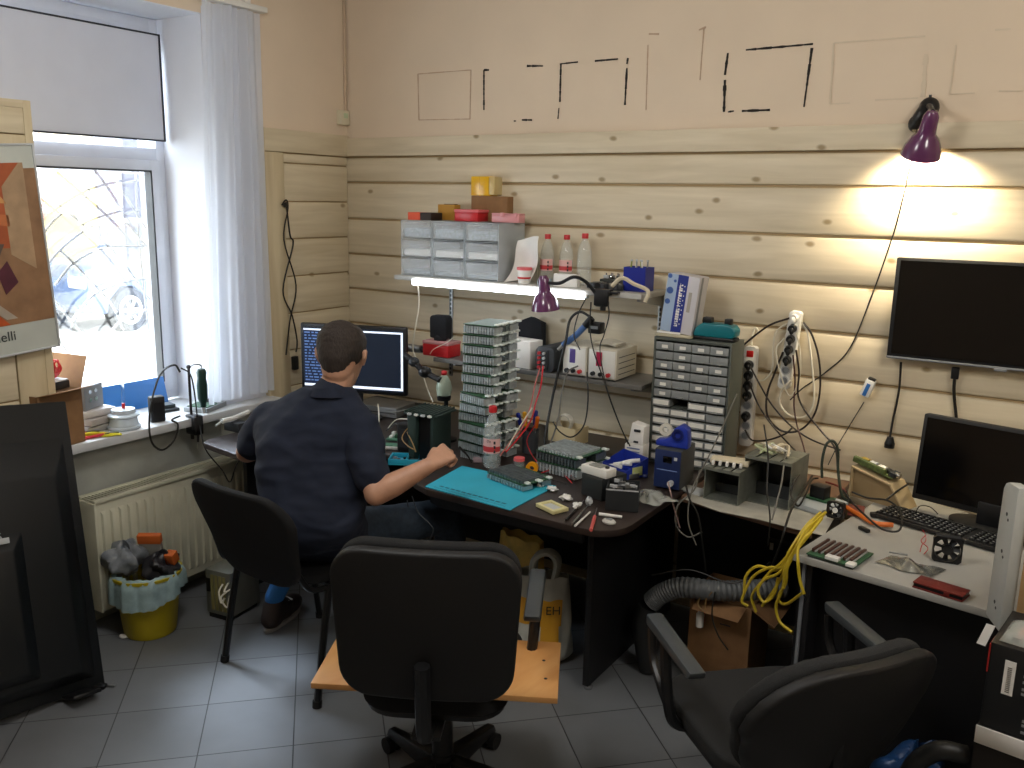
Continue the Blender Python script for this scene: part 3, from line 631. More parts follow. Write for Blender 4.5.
wdk = thing('grey_desk', 'pale grey topped desk with black panels in the right corner', 'desk', (2.722, -0.950, 0), -9.5)
MB().prism([(0, 0), (1.3, 0), (1.3, 0.66), (0.85, 0.70), (0, 0.86)], 0.717, 0.74, GT, 0.003).out('desk_top', wdk)
MB().box(0.03, 0.055, 0.03, 0.78, 0, 0.717, DPAN, 0.001).out('side_panel', wdk)
MB().box(0.026, 0.036, 0.022, 0.031, 0, 0.717, GREYP).out('edge_strip', wdk)
MB().box(0.055, 1.25, 0.10, 0.12, 0.0, 0.717, DPAN).out('front_panel', wdk)

# ================================================================ WALL SHELVES
SHM = mat('pale_grey_shelf', '#B9B8B2', 0.5)
us = thing('wall_shelf', 'upper grey wall shelf with storage drawers and bottles on it', 'shelf', (0.56, -0.02, 1.41))
MB().box(0, 1.31, -0.265, 0.0, 0, 0.022, SHM, 0.002).out('board', us)
for x in (0.14, 1.275):
    r_ = MB()
    r_.box(x, x + 0.022, -0.006, 0.0, -0.50, 0.0, STEEL, 0.001)
    for k in range(22): r_.box(x + 0.007, x + 0.015, -0.008, -0.006, -0.49 + k * 0.022, -0.477 + k * 0.022, DGREY)
    r_.out('rail', us)
    q = MB(); q.hexa([(x + 0.004, -0.24, -0.012), (x + 0.018, -0.24, -0.012), (x + 0.018, -0.008, -0.05), (x + 0.004, -0.008, -0.05)], [(x + 0.004, -0.24, 0), (x + 0.018, -0.24, 0), (x + 0.018, -0.008, 0), (x + 0.004, -0.008, 0)], STEEL); q.out('bracket', us)
LEDM = mat('led_strip_light', '#F4F8FF', 0.5, emit=9)
led = thing('led_strip', 'glowing white LED strip along the front underside of the upper shelf', 'strip light', (0.68, -0.288, 1.392))
MB().box(0, 0.93, -0.010, 0.003, 0.0, 0.028, LEDM, 0.003).out('diffuser', led)
MB().box(-0.01, 0.94, 0.0005, 0.02, 0.004, 0.018, LGREY, 0.001).out('profile', led)
ls = thing('wall_shelf', 'lower dark grey wall shelf holding instruments behind the circuit stack', 'shelf', (0.80, -0.02, 1.032))
MB().box(0, 1.09, -0.265, 0.0, 0, 0.020, mat('dark_grey_shelf', '#6C6A66', 0.5, var=0.1), 0.002).out('board', ls)
for x in (0.10, 1.03):
    q = MB(); q.hexa([(x, -0.24, -0.012), (x + 0.014, -0.24, -0.012), (x + 0.014, -0.01, -0.06), (x, -0.01, -0.06)], [(x, -0.24, 0), (x + 0.014, -0.24, 0), (x + 0.014, -0.01, 0), (x, -0.01, 0)], STEEL); q.out('bracket', ls)

# ================================================================ CHAIRS
def rrect(w, h, r, z0=0, n=6, wb=None):
    wb = w if wb is None else wb; P = []
    for cx, cz, a0, ww in ((1, 1, 0, w), (-1, 1, 90, w), (-1, 0, 180, wb), (1, 0, 270, wb)):
        for k in range(n + 1):
            a = R(a0 + 90 * k / n)
            P.append((cx * (ww / 2 - r) + r * math.cos(a), z0 + (h - r if cz else r) + r * math.sin(a)))
    return P
FAB2 = mat('dark_grey_seat_fabric', '#202122', 0.95, var=0.3, scale=400, bump=0.4)
ARMM = mat('grey_black_armrest', '#3C4144', 0.45)
def slab(b, pts, y0, y1, m, bev, curve, lean=0.0, M=None, zref=0):
    """rounded slab standing in x-z, bent in plan (curve) and leaned"""
    t = MB(); t.prism([(x, z) for x, z in pts], -y1, -y0, m, bev, seg=3)
    vs = []; fs = []
    # refine: subdivide to let it bend
    bmesh.ops.subdivide_edges(t.b, edges=[e for e in t.b.edges if e.calc_length() > 0.12], cuts=6, use_grid_fill=True)
    bmesh.ops.triangulate(t.b, faces=[f for f in t.b.faces if len(f.verts) > 4])
    t.b.verts.ensure_lookup_table(); t.b.verts.index_update()
    for v in t.b.verts:
        x, z, y = v.co.x, v.co.y, -v.co.z
        vs.append((x, y + curve * x * x - lean * (z - zref), z))
    fs = [[v.index for v in f.verts] for f in t.b.faces]; t.b.free()
    b.add(vs, fs, m, M)
def swivel_chair(name, label, loc, rz, seat_mat, lean=0.10, zb=0.50, hb=0.46, arm=ARMM, spin=0, curve=0.35, wback=0.46, br=0.085, xo=0.0, by=0):
    c = thing(name, label, 'chair', loc, rz)
    for k in range(5):
        a = spin + 72 * k; M = TR(rz=a)
        q = MB(M); q.hexa([(0.03, -0.028, 0.055), (0.29, -0.016, 0.055), (0.29, 0.016, 0.055), (0.03, 0.028, 0.055)], [(0.02, -0.024, 0.125), (0.28, -0.014, 0.082), (0.28, 0.014, 0.082), (0.02, 0.024, 0.125)], BLACKP, 0.004); lg = q.out('leg', c)
        q = MB(M); q.cyl((0.275, -0.028, 0.027), (0.275, -0.008, 0.027), 0.027, RUBBER); q.cyl((0.275, 0.008, 0.027), (0.275, 0.028, 0.027), 0.027, RUBBER); q.box(0.255, 0.295, -0.008, 0.008, 0.02, 0.06, BLACKP, 0.003); q.out('caster', lg)
    q = MB(); q.cyl((0, 0, 0.05), (0, 0, 0.14), 0.042, BLACKP, 0.036); q.cyl((0, 0, 0.14), (0, 0, 0.26), 0.033, BLACKP, 0.030); q.cyl((0, 0, 0.26), (0, 0, 0.38), 0.022, BLACKP); q.out('column', c)
    q = MB(); q.box(-0.09, 0.09, -0.14, 0.14, 0.37, 0.40, BLACKP, 0.006); q.tube([(0.05, 0.05, 0.385), (0.18, 0.06, 0.375), (0.24, 0.06, 0.37)], 0.006, BLACKP); q.out('mechanism', c)
    q = MB(); q.prism([(x, y - 0.225) for x, y in rrect(0.46, 0.46, 0.10, wb=0.42)], 0.40, 0.455, seat_mat, 0.02, seg=3); q.out('seat', c)
    q = MB(); q.prism([(x, y - 0.22) for x, y in rrect(0.44, 0.44, 0.10, wb=0.40)], 0.388, 0.402, BLACKP); q.out('seat_shell', c)
    q = MB(); q.box(-0.04, 0.04, -0.30, -0.10, 0.375, 0.388, BLACKP, 0.003); q.tube([(0, -0.25, 0.382), (0, -0.315, 0.40), (0, -0.335, 0.50), (0, -0.345, 0.62)], 0.022, BLACKP, 8); q.out('back_bracket', c)
    q = MB(TR((xo, -0.30, 0), by) @ TR((0, 0.30, 0))); slab(q, rrect(wback, hb, br, zb, wb=wback - 0.03), -0.315, -0.275, BLACKM, 0.012, curve, lean, zref=zb); q.out('back_shell', c)
    q = MB(TR((xo, -0.30, 0), by) @ TR((0, 0.30, 0))); slab(q, rrect(wback - 0.01, hb + 0.006, br, zb, wb=wback - 0.04), -0.276, -0.225, FABRIC if seat_mat is FABRIC else seat_mat, 0.02, curve, lean, zref=zb); q.out('backrest', c)
    for s in (-1, 1):
        q = MB(); M = TR()
        P = [(0.17, 0.0, 0.40), (0.235, -0.0, 0.41), (0.262, 0.0, 0.47), (0.27, 0.02, 0.60), (0.268, 0.03, 0.655)]
        q.tube([(s * x, y + 0.05, z) for x, y, z in P], 0.016, BLACKP, 8)
        Q = [(0.268, 0.10, 0.50), (0.27, 0.165, 0.55), (0.27, 0.185, 0.63), (0.27, 0.14, 0.672), (0.27, 0.0, 0.678), (0.268, -0.14, 0.672)]
        q.tube([(s * 0.25, 0.05, 0.435)] + [(s * x, y, z) for x, y, z in Q[:3]], 0.013, BLACKP, 8)
        ar = q.out('arm_support', c)
        q = MB(); q.hexa([(s * 0.27 - 0.026, -0.14, 0.655), (s * 0.27 + 0.026, -0.14, 0.655), (s * 0.27 + 0.026, 0.17, 0.648), (s * 0.27 - 0.026, 0.17, 0.648)], [(s * 0.27 - 0.022, -0.15, 0.678), (s * 0.27 + 0.022, -0.15, 0.678), (s * 0.27 + 0.024, 0.18, 0.678), (s * 0.27 - 0.024, 0.18, 0.678)], arm, 0.008)
        q.out('armrest', ar)
    return c
swivel_chair('office_chair', 'black office armchair seen from behind with a wooden board across its seat', (1.905, -1.665, 0), 28, FABRIC, lean=0.06, spin=-8, hb=0.425, wback=0.50)
swivel_chair('office_chair', 'dark grey upholstered office armchair at the grey desk on the right', (2.80, -1.40, 0), 43, FAB2, lean=0.34, zb=0.46, hb=0.37, spin=20, curve=0.7, wback=0.54, br=0.17, by=13)
q = MB(TR((1.87, -1.68, 0), 28)); q.box(-0.30, 0.387, -0.218, 0.095, 0.4565, 0.474, wood('birch_board', '#C98E50', '#DDA96C', '#7A4F25', (3, 0.8, 3), 0.4, knots=False), 0.002)
for (x, y) in ((0.34, -0.02), (0.35, -0.12)): q.cyl((x, y, 0.474), (x, y, 0.4745), 0.005, DTOP)
single('wooden_board', q, 'orange birch board lying across the seat of the black armchair', 'board')
# visitor chair under the man
vc = thing('visitor_chair', 'black visitor chair with tube legs that the man sits on', 'chair', (1.0, -1.30, 0), -3)
TUBE = mat('black_steel_tube', '#141516', 0.35, 0.3)
for s in (-1, 1):
    q = MB(); q.tube([(s * 0.265, -0.235, 0.0), (s * 0.258, -0.19, 0.25), (s * 0.25, -0.15, 0.44)], 0.0135, TUBE, 8); lg = q.out('leg', vc)
    q = MB(); q.cyl((s * 0.265, -0.235, 0), (s * 0.264, -0.232, 0.025), 0.017, RUBBER); q.out('rubber_foot', lg)
    q = MB(); q.tube([(s * 0.255, 0.25, 0.0), (s * 0.25, 0.21, 0.25), (s * 0.24, 0.17, 0.43)], 0.0125, TUBE, 8); lg = q.out('leg', vc)
    q = MB(); q.cyl((s * 0.255, 0.25, 0), (s * 0.254, 0.248, 0.025), 0.017, RUBBER); q.out('rubber_foot', lg)
    q = MB(); q.tube([(s * 0.25, -0.10, 0.43), (s * 0.24, -0.22, 0.44), (s * 0.22, -0.27, 0.52), (s * 0.20, -0.33, 0.70)], 0.011, TUBE, 8); q.out('back_tube', vc)
q = MB(); q.tube([(-0.25, -0.13, 0.43), (0.25, -0.13, 0.43)], 0.011, TUBE); q.tube([(-0.24, 0.16, 0.43), (0.24, 0.16, 0.43)], 0.011, TUBE); q.tube([(-0.25, -0.14, 0.43), (-0.24, 0.17, 0.43)], 0.011, TUBE); q.tube([(0.25, -0.14, 0.43), (0.24, 0.17, 0.43)], 0.011, TUBE); q.out('seat_frame', vc)
q = MB(); q.prism([(x, y - 0.22) for x, y in rrect(0.47, 0.45, 0.08)], 0.44, 0.478, FABRIC, 0.014); q.out('seat', vc)
q = MB(TR((0.045, 0, 0))); slab(q, rrect(0.52, 0.37, 0.11, 0.455, wb=0.44), -0.325, -0.285, FABRIC, 0.014, 0.5, 0.34, zref=0.50); q.out('backrest', vc)

# ================================================================ THE MAN
def hull(prims):
    t = bmesh.new()
    for c, r in prims:
        g = bmesh.ops.create_icosphere(t, subdivisions=3, radius=1.0)['verts']
        rr = r if hasattr(r, '__len__') else (r, r, r)
        for v in g: v.co = V((v.co.x * rr[0] + c[0], v.co.y * rr[1] + c[1], v.co.z * rr[2] + c[2]))
    h = bmesh.ops.convex_hull(t, input=t.verts[:])
    bmesh.ops.delete(t, geom=[v for v in h['geom_interior'] if isinstance(v, bmesh.types.BMVert)], context='VERTS')
    bmesh.ops.delete(t, geom=[v for v in t.verts if not v.link_faces], context='VERTS')
    return t
def blob(name, hulls, m, parent, voxel=0.006, smooth=6, wrinkle=0.0, wscale=12, seed=0, fac=0.6):
    big = bmesh.new(); tmp = bpy.data.meshes.new('t')
    for h in hulls:
        t = hull(h); t.to_mesh(tmp); t.free(); big.from_mesh(tmp)
    me = bpy.data.meshes.new(name); big.to_mesh(me); big.free(); bpy.data.meshes.remove(tmp)
    o = bpy.data.objects.new(name, me); COL.objects.link(o)
    md = o.modifiers.new('r', 'REMESH'); md.mode = 'VOXEL'; md.voxel_size = voxel; md.use_smooth_shade = True
    if smooth: sm = o.modifiers.new('s', 'SMOOTH'); sm.iterations = smooth; sm.factor = fac
    bpy.context.view_layer.update()
    m2 = bpy.data.meshes.new_from_object(o.evaluated_get(bpy.context.evaluated_depsgraph_get()))
    o.modifiers.clear(); o.data = m2; bpy.data.meshes.remove(me); m2.name = name
    if wrinkle:
        from mathutils import noise
        nn = [v.normal.copy() for v in m2.vertices]
        for v, n_ in zip(m2.vertices, nn):
            p = v.co * wscale + V((seed, seed * 2, 0)); p.z *= 1.7
            w = noise.noise(p) + 0.5 * noise.noise(p * 2.1)
            ridge = 1 - abs(noise.noise(V((v.co.x * wscale * .5, v.co.y * wscale * .5, v.co.z * wscale * 1.3)) + V((seed + 5, 0, 0)))) * 2
            v.co += n_ * wrinkle * (0.6 * w + 0.5 * max(0, ridge - 0.4))
    m2.materials.clear(); m2.materials.append(m)
    for p in m2.polygons: p.use_smooth = True; p.material_index = 0
    if parent is not None: o.parent = parent
    return o
SKIN = mat('skin', '#BA8E74', 0.5, var=0.08, scale=30, bump=0.05)
SHIRT = mat('navy_shirt', '#0F182B', 0.9, var=0.12, scale=40, bump=0.1)
JEANS = mat('dark_jeans', '#26323F', 0.85, var=0.25, scale=60, bump=0.2)
HAIR = mat('dark_brown_hair', '#2A211B', 0.8, var=0.35, scale=180, bump=0.7, stretch=(1, 1, 0.3))
man = thing('person', 'man in navy polo shirt and jeans sitting with his back to the room', 'person', (0, 0, 0))
HC = cpt(343, 356, 3.20)
ax = V((0.82, 0.57, 0)); fw = V((-0.57, 0.82, 0)); up = V((0, 0, 1))
fwh = (fw * 0.93 - up * 0.18 + ax * 0.2).normalized(); axh = (ax * 0.98 - fw * 0.2).normalized(); uph = axh.cross(fwh).normalized()
def H(a, f, u): return HC + axh * a + fwh * f + uph * u
SL, SR_ = cpt(272, 420, 3.26), cpt(361, 430, 3.12)
EL, WL = V((0.66, -1.30, 0.775)), V((0.60, -1.03, 0.785))
EL = cpt(247, 452, 3.33)
ER, WR = cpt(376, 494, 3.02), cpt(430, 465, 3.03)
NB = cpt(331, 400, 3.17)
CH = cpt(314, 452, 3.17); WA = cpt(312, 520, 3.12); PV = V((1.06, -1.34, 0.545))
HL, HR = V((0.97, -1.37, 0.555)), V((1.15, -1.27, 0.555))
KL, KR = V((0.76, -1.00, 0.535)), V((1.33, -0.88, 0.54))
AL, AR_ = V((0.66, -1.20, 0.13)), V((1.36, -0.83, 0.10))
bd_ = []
bd_.append([(H(0, 0, 0.03), 0.078), (H(0, -0.03, 0.035), 0.080), (H(0, 0.05, 0.02), 0.068), (H(0, 0.045, -0.06), 0.045), (H(0, 0.065, -0.09), 0.028)])
bd_.append([(H(0, -0.045, 0.0), 0.070), (H(0, 0.02, -0.05), 0.055), (H(0, -0.05, -0.05), 0.055)])
bd_.append([(H(0, -0.03, -0.07), 0.056), (NB + fw * 0.01, 0.062)])
bd_.append([(H(0, 0.112, 0.015), 0.010), (H(0, 0.135, -0.018), 0.012), (H(0, 0.10, -0.025), 0.016)])   # nose
bd_.append([(H(-0.02, 0.108, -0.055), 0.009), (H(0.02, 0.108, -0.055), 0.009), (H(0, 0.112, -0.052), 0.009)])
for s in (-1, 1):
    bd_.append([(H(s * 0.082, -0.012, 0.014), (0.008)), (H(s * 0.092, -0.024, 0.020), 0.008), (H(s * 0.090, -0.024, -0.002), 0.008), (H(s * 0.080, -0.008, -0.026), 0.007)])
    bd_.append([(H(s * 0.035, 0.092, 0.03), 0.013), (H(s * 0.02, 0.10, 0.028), 0.008)])
bd_.append([(NB, 0.06), (CH, 0.10), (SL, 0.05), (SR_, 0.05)]); bd_.append([(CH, 0.10), (PV, 0.11)])
for S_, E_, W_ in ((SL, EL, WL), (SR_, ER, WR)):
    bd_.append([(S_, 0.052), (E_, 0.040)])
    m1 = E_.lerp(W_, 0.3); bd_.append([(E_, 0.041), (m1, 0.043)]); bd_.append([(m1, 0.043), (W_, 0.027)])
def hand(W_, d, n, side, curl):
    """palm from wrist W_ along d, n = back-of-hand normal, side = thumb direction"""
    d = d.normalized(); side = (side - d * side.dot(d)).normalized(); n = d.cross(side).normalized() * (1 if d.cross(side).dot(n) > 0 else -1)
    k0 = W_ + d * 0.085
    bd_.append([(W_, 0.026), (W_ + d * 0.03 + side * 0.018, 0.017), (k0 + side * 0.030, 0.013), (k0 - side * 0.032 - d * 0.008, 0.011), (W_ + d * 0.03 - side * 0.018, 0.017)])
    for i, (off, L) in enumerate(((0.030, 0.072), (0.010, 0.080), (-0.011, 0.074), (-0.030, 0.060))):
        p = k0 + side * off - d * (0.004 * abs(i - 1)); a = 0; seg = (0.46, 0.30, 0.24)
        for j, f in enumerate(seg):
            a += R(curl[j] + 4 * i); q2 = p + (d * math.cos(a) - n * math.sin(a)) * (L * f)
            bd_.append([(p, 0.0095 - 0.0008 * j), (q2, 0.0088 - 0.0009 * j)]); p = q2
    t0 = W_ + d * 0.025 + side * 0.025; t1 = t0 + d * 0.035 + side * 0.022 - n * 0.012; t2 = t1 + d * 0.028 - side * 0.002 - n * 0.018; t3 = t2 + d * 0.018 - side * 0.012 - n * 0.010
    for p, q2, r_ in ((t0, t1, 0.0135), (t1, t2, 0.0105), (t2, t3, 0.0092)): bd_.append([(p, r_), (q2, r_ - 0.0012)])
    return k0
hd = cpt(456, 446, 3.09) - WR
hand(WR, hd, V((0.2, -0.45, 0.9)), V((-0.6, 0.5, 0.5)), (50, 62, 35))
hand(WL, V((-0.02, 0.98, -0.12)), V((0, 0.1, 1)), V((1, 0, 0.1)), (15, 25, 15))
blob('body', bd_, SKIN, man, voxel=0.0042, smooth=3, fac=0.5)
# hair: fringe line at nape, above the ears
hr = [[(H(0, 0.0, 0.042), 0.082), (H(0, -0.035, 0.045), 0.0845), (H(0, 0.045, 0.052), 0.068)], [(H(0, -0.038, 0.03), 0.083), (H(0, -0.058, 0.0), 0.066), (H(0, -0.062, -0.030), 0.052), (H(0, -0.055, -0.055), 0.042)],
      [(H(0.058, -0.02, 0.02), 0.028), (H(-0.058, -0.02, 0.02), 0.028), (H(0.052, -0.035, -0.005), 0.026), (H(-0.052, -0.035, -0.005), 0.026)]]
blob('hair', hr, HAIR, man, voxel=0.005, smooth=4, wrinkle=0.002, wscale=55)
# polo shirt
lw = WA + ax * -0.10; rw = WA + ax * 0.10
sh = [[(SL, 0.066), (SL + fw * 0.03, 0.06), (NB - ax * 0.03, 0.062), (NB + ax * 0.03, 0.062), (SR_, 0.066), (SR_ + fw * 0.03, 0.06), (CH - ax * 0.11, 0.10), (CH + ax * 0.11, 0.10), (CH + fw * 0.06, 0.11)],
      [(CH - ax * 0.10, 0.108), (CH + ax * 0.10, 0.108), (CH + fw * 0.05, 0.11), (WA - ax * 0.075, 0.105), (WA + ax * 0.075, 0.105), (WA + fw * 0.07, 0.105)],
      [(WA - ax * 0.075, 0.108), (WA + ax * 0.075, 0.108), (WA + fw * 0.06, 0.105), (PV - ax * 0.085 + up * 0.0, 0.115), (PV + ax * 0.085, 0.115), (PV + fw * 0.08, 0.11)]]
for S_, E_ in ((SL, EL), (SR_, ER)):
    e2 = S_.lerp(E_, 0.72); sh.append([(S_, 0.070), (e2, 0.063)])
sh.append([(NB - ax * 0.01, 0.073), (NB + up * 0.022 + fw * 0.006, 0.068)])
shirt = blob('polo_shirt', sh, SHIRT, man, voxel=0.006, smooth=4, wrinkle=0.014, wscale=9, seed=3)
cl = MB()
def coll(u, v):
    a = R(-150 + 300 * u); c0 = NB + up * (0.024 + 0.030 * (1 - v)) + fw * 0.006; r_ = 0.069 + 0.014 * v
    return c0 + (-fw * math.cos(a) + ax * math.sin(a)) * r_ - up * (0.022 * (1 - math.cos(a)) * 0.5)
cl.grid(coll, 32, 4, SHIRT, 0.003); cl.out('collar', man, sharp=80)
# jeans
jn = [[(PV - ax * 0.07 - up * 0.0, 0.108), (PV + ax * 0.07, 0.108), (HL, 0.088), (HR, 0.088)], [(HL, 0.092), (KL, 0.066)], [(HR, 0.092), (KR, 0.066)],
      [(KL, 0.066), (KL.lerp(AL, 0.8), 0.052)], [(KR, 0.066), (KR.lerp(AR_, 0.85), 0.052)]]
blob('jeans', jn, JEANS, man, voxel=0.007, smooth=4, wrinkle=0.008, wscale=11, seed=9)
SOCK = mat('blue_sock', '#2F6FB0', 0.9); SHOE = mat('dark_brown_shoe', '#2E2422', 0.5)
for A_, K_, toe in ((AL, KL, V((-0.30, 0.95, 0))), (AR_, KR, V((-0.1, 1, 0)))):
    toe.normalize(); low = A_ - up * 0.045
    blob('sock', [[(K_.lerp(A_, 0.72), 0.042), (A_, 0.040)], [(A_, 0.040), (low, 0.038)]], SOCK, man, voxel=0.006, smooth=2)
    heel = V((A_.x, A_.y, 0.045)) - toe * 0.035
    so = blob('shoe', [[(heel, 0.042), (heel + toe * 0.10 + up * 0.012, 0.044), (low + up * 0.01, 0.046)], [(heel + toe * 0.08, 0.042), (heel + toe * 0.205 - up * 0.010, 0.033)], [(heel + toe * 0.10, 0.044), (heel + toe * 0.18 - up * 0.006, 0.040)]], SHOE, man, voxel=0.005, smooth=3)
    q = MB(); nx = toe.cross(up)
    pts = []
    for k in range(14):
        a = 2 * PI * k / 14; pts.append(((heel + toe * (0.095 + 0.145 * math.cos(a)) + nx * (0.044 * math.sin(a) * (1.1 if math.cos(a) > 0 else 0.95))).x, (heel + toe * (0.095 + 0.145 * math.cos(a)) + nx * (0.044 * math.sin(a))).y))
    q.prism(pts, 0.0, 0.016, mat('white_shoe_sole', '#8C8A88', 0.6), 0.003); q.out('sole', so)
    q = MB(); c0 = heel + toe * 0.06 + up * 0.052
    for k in range(3): q.tube([c0 + toe * 0.03 * k + nx * -0.036 - up * 0.006 * k, c0 + toe * 0.03 * k + up * (0.012 - 0.008 * k), c0 + toe * 0.03 * k + nx * 0.036 - up * 0.006 * k], 0.004, WHITEP)
    q.out('laces', so)
q = MB(); tp = cpt(459, 447, 3.09); q.tube([tp, tp + V((0.02, 0.02, -0.03)), tp + V((0.035, 0.03, -0.06))], 0.0045, BLACKP, rs=(0.005, 0.0015))
single('hand_tool', q, 'small dark tool held in the right hand of the man', 'tool')

# ================================================================ WALL FITTINGS
def bx(name, label, cat, loc, rz, d, m, bev=0.003, group=None):
    q = MB(); q.box(-d[0] / 2, d[0] / 2, -d[1] / 2, d[1] / 2, 0, d[2], m, bev); return single(name, q, label, cat, group, loc=loc, rz=rz)
q = MB(); q.box(0.003, 0.014, -0.018, -0.006, 2.24, 2.785, mat('beige_trunking', '#CDB79E', 0.6), 0.001)
co = single('cable_trunking', q, 'thin beige cable trunking running down the wall corner from the ceiling', 'trunking')
q = MB(); q.box(0.0, 0.03, -0.075, -0.003, 2.165, 2.24, mat('ivory_box', '#D8CFB4', 0.5), 0.006); q.box(0.029, 0.0315, -0.05, -0.02, 2.20, 2.225, mat('pale_green', '#B9C9A4', 0.5)); single('wall_switch_box', q, 'small ivory box at the foot of the corner trunking', 'junction box')
# wall television
tvx = thing('wall_television', 'large black flat television mounted on the plank wall', 'television', (2.79, -0.055, 1.245))
MB().box(0, 0.82, -0.03, 0.0, 0, 0.375, BLACKM, 0.004).out('housing', tvx)
MB().box(0.015, 0.805, -0.0325, -0.03, 0.02, 0.365, mat('dark_screen', '#060607', 0.12)).out('screen', tvx)
MB().box(0.0, 0.82, -0.033, -0.0295, 0.002, 0.010, GREYP, 0.001).out('bottom_bezel', tvx)
MB().box(0.2, 0.6, -0.0, 0.03, 0.08, 0.3, DGREY).out('bracket', tvx)
MB().box(0.36, 0.40, -0.036, -0.03, -0.006, 0.004, GREYP, 0.001).out('sensor', tvx)
q = MB(); q.tube([aty(901, 362, -.045), aty(899, 390, -.04), aty(893, 420, -.03), aty(890, 437, -.04)], 0.0045, CABLE); c = single('mains_lead', q, 'black mains cord hanging from the left of the wall television', 'cord')
q = MB(); p = aty(890, 440, -.04); q.cyl(p + V((0, 0, 0.012)), p + V((0, 0, -0.012)), 0.011, BLACKP, 0.018); q.cyl(p + V((0, 0, -0.012)), p + V((0, 0, -0.03)), 0.019, BLACKP); q.out('plug', c)
q = MB(); q.tube([aty(956, 368, -.045), aty(954, 390, -.04), aty(956, 415, -.03), aty(958, 440, -.03)], 0.006, CABLE); c = single('video_lead', q, 'black video cable hanging from the middle of the wall television', 'cord')
q = MB(); q.box(-0.013, 0.013, -0.008, 0.008, -0.045, 0.0, BLACKP, 0.003, TR(aty(956, 367, -.045))); q.out('plug', c)
# purple reading lamp on the wall and its twin over the desk
PURP = mat('purple_enamel', '#5E2F58', 0.22, coat=0.5)
BULB = mat('lamp_bulb', '#FFF1D0', 0.4, emit=16); BULB_OFF = mat('lamp_bulb_off', '#E8E4DA', 0.3)
def lamp_shade(root, M, bulb):
    q = MB(M); q.lathe([(0.001, 0.118), (0.017, 0.115), (0.026, 0.098), (0.029, 0.05), (0.031, 0.035), (0.046, 0.018), (0.062, -0.015), (0.068, -0.045), (0.066, -0.045), (0.058, -0.013), (0.042, 0.014), (0.027, 0.032), (0.024, 0.05), (0.022, 0.09), (0.001, 0.10)], PURP, 32); s_ = q.out('lamp_shade', root)
    q = MB(M); q.ell((0, 0, -0.012), (0.027, 0.027, 0.034), bulb); q.cyl((0, 0, 0.018), (0, 0, 0.05), 0.013, WHITEP); q.out('bulb', s_)
wl = thing('wall_lamp', 'lit purple wall lamp throwing warm light on the planks', 'lamp', (0, 0, 0))
lp = aty(924, 143, -0.13)
lampM = Matrix.Translation(lp) @ Euler((R(24), R(13), 0)).to_matrix().to_4x4()
lamp_shade(wl, lampM, BULB)
q = MB(); pa = aty(929, 108, -0.03)
q.ell((pa.x, -0.028, pa.z), (0.035, 0.028, 0.038), BLACKP); q.ell((pa.x - 0.035, -0.05, pa.z - 0.055), (0.026, 0.026, 0.03), BLACKP); q.tube([(pa.x - 0.005, -0.05, pa.z), (pa.x - 0.02, -0.06, pa.z - 0.03), (pa.x - 0.035, -0.05, pa.z - 0.06)], 0.024, BLACKP, 10); q.cyl((pa.x, -0.03, pa.z + 0.036), (pa.x, -0.03, pa.z + 0.045), 0.005, BLACKP); q.out('wall_bracket', wl)
q = MB(); q.tube([(pa.x, -0.05, pa.z), (pa.x + 0.01, -0.09, pa.z - 0.0), tuple(lampM @ V((0, 0, 0.112)))], 0.010, BLACKP, 8); q.out('joint', wl)
lt = light('wall_lamp_light', 'SPOT', tuple(lampM @ V((0, 0, -0.035))), 150, (1.0, 0.84, 0.58), 0.025, look=tuple(lampM @ V((0.22, 0.25, -1.0))), spot=140, blend=0.8)
q = MB(); q.tube([aty(912, 160, -.03), aty(905, 190, -.028), aty(897, 222, -.028), aty(888, 250, -.026), aty(872, 295, -.026), aty(850, 348, -.026), aty(826, 372, -.026), aty(803, 388, -.03), aty(790, 400, -.05)], 0.0028, CABLE)
single('lamp_cord', q, 'thin black cord falling from the lit wall lamp to the power strips', 'cord')
# small switch box on the wall
q = MB(TR(aty(868, 388, -.045), ry=18)); q.box(-0.018, 0.018, -0.018, 0.018, -0.033, 0.035, WHITEP, 0.004); q.box(-0.008, 0.006, -0.0195, -0.017, -0.03, 0.02, mat('blue_label', '#2B6CB5', 0.5)); q.box(-0.014, 0.014, -0.014, 0.014, 0.034, 0.042, BLACKP, 0.002)
single('wall_adapter', q, 'white adapter with blue stripe stuck on the plank wall', 'adapter')
q = MB(); q.tube([aty(864, 402, -.03), aty(850, 425, -.03), aty(838, 445, -.04), aty(828, 465, -.08)], 0.002, CABLE); single('thin_lead', q, 'thin cord slanting down from the white and blue wall adapter', 'cord')
# corner extension cord hanging at the left
q = MB(); Yc = 0.045
q.tube([atx(282, 205, Yc), atx(286, 200, Yc), atx(288, 208, Yc), atx(284, 240, Yc), atx(296, 285, Yc), atx(290, 320, Yc), atx(286, 355, Yc)], 0.004, CABLE); q.tube([atx(286, 202, Yc), atx(290, 235, Yc), atx(293, 245, Yc), atx(283, 290, Yc), atx(292, 315, Yc), atx(297, 340, Yc), atx(296, 352, Yc)], 0.004, CABLE)
q.ell(tuple(atx(285, 205, Yc)), (0.006, 0.012, 0.012), CABLE)
c = single('extension_lead', q, 'black doubled cord hanging on the planks beside the curtain', 'cord')
q = MB(); p = atx(295, 362, Yc); q.box(-0.012, 0.012, -0.016, 0.016, -0.04, 0.03, BLACKP, 0.005, TR(p)); q.out('plug', c)

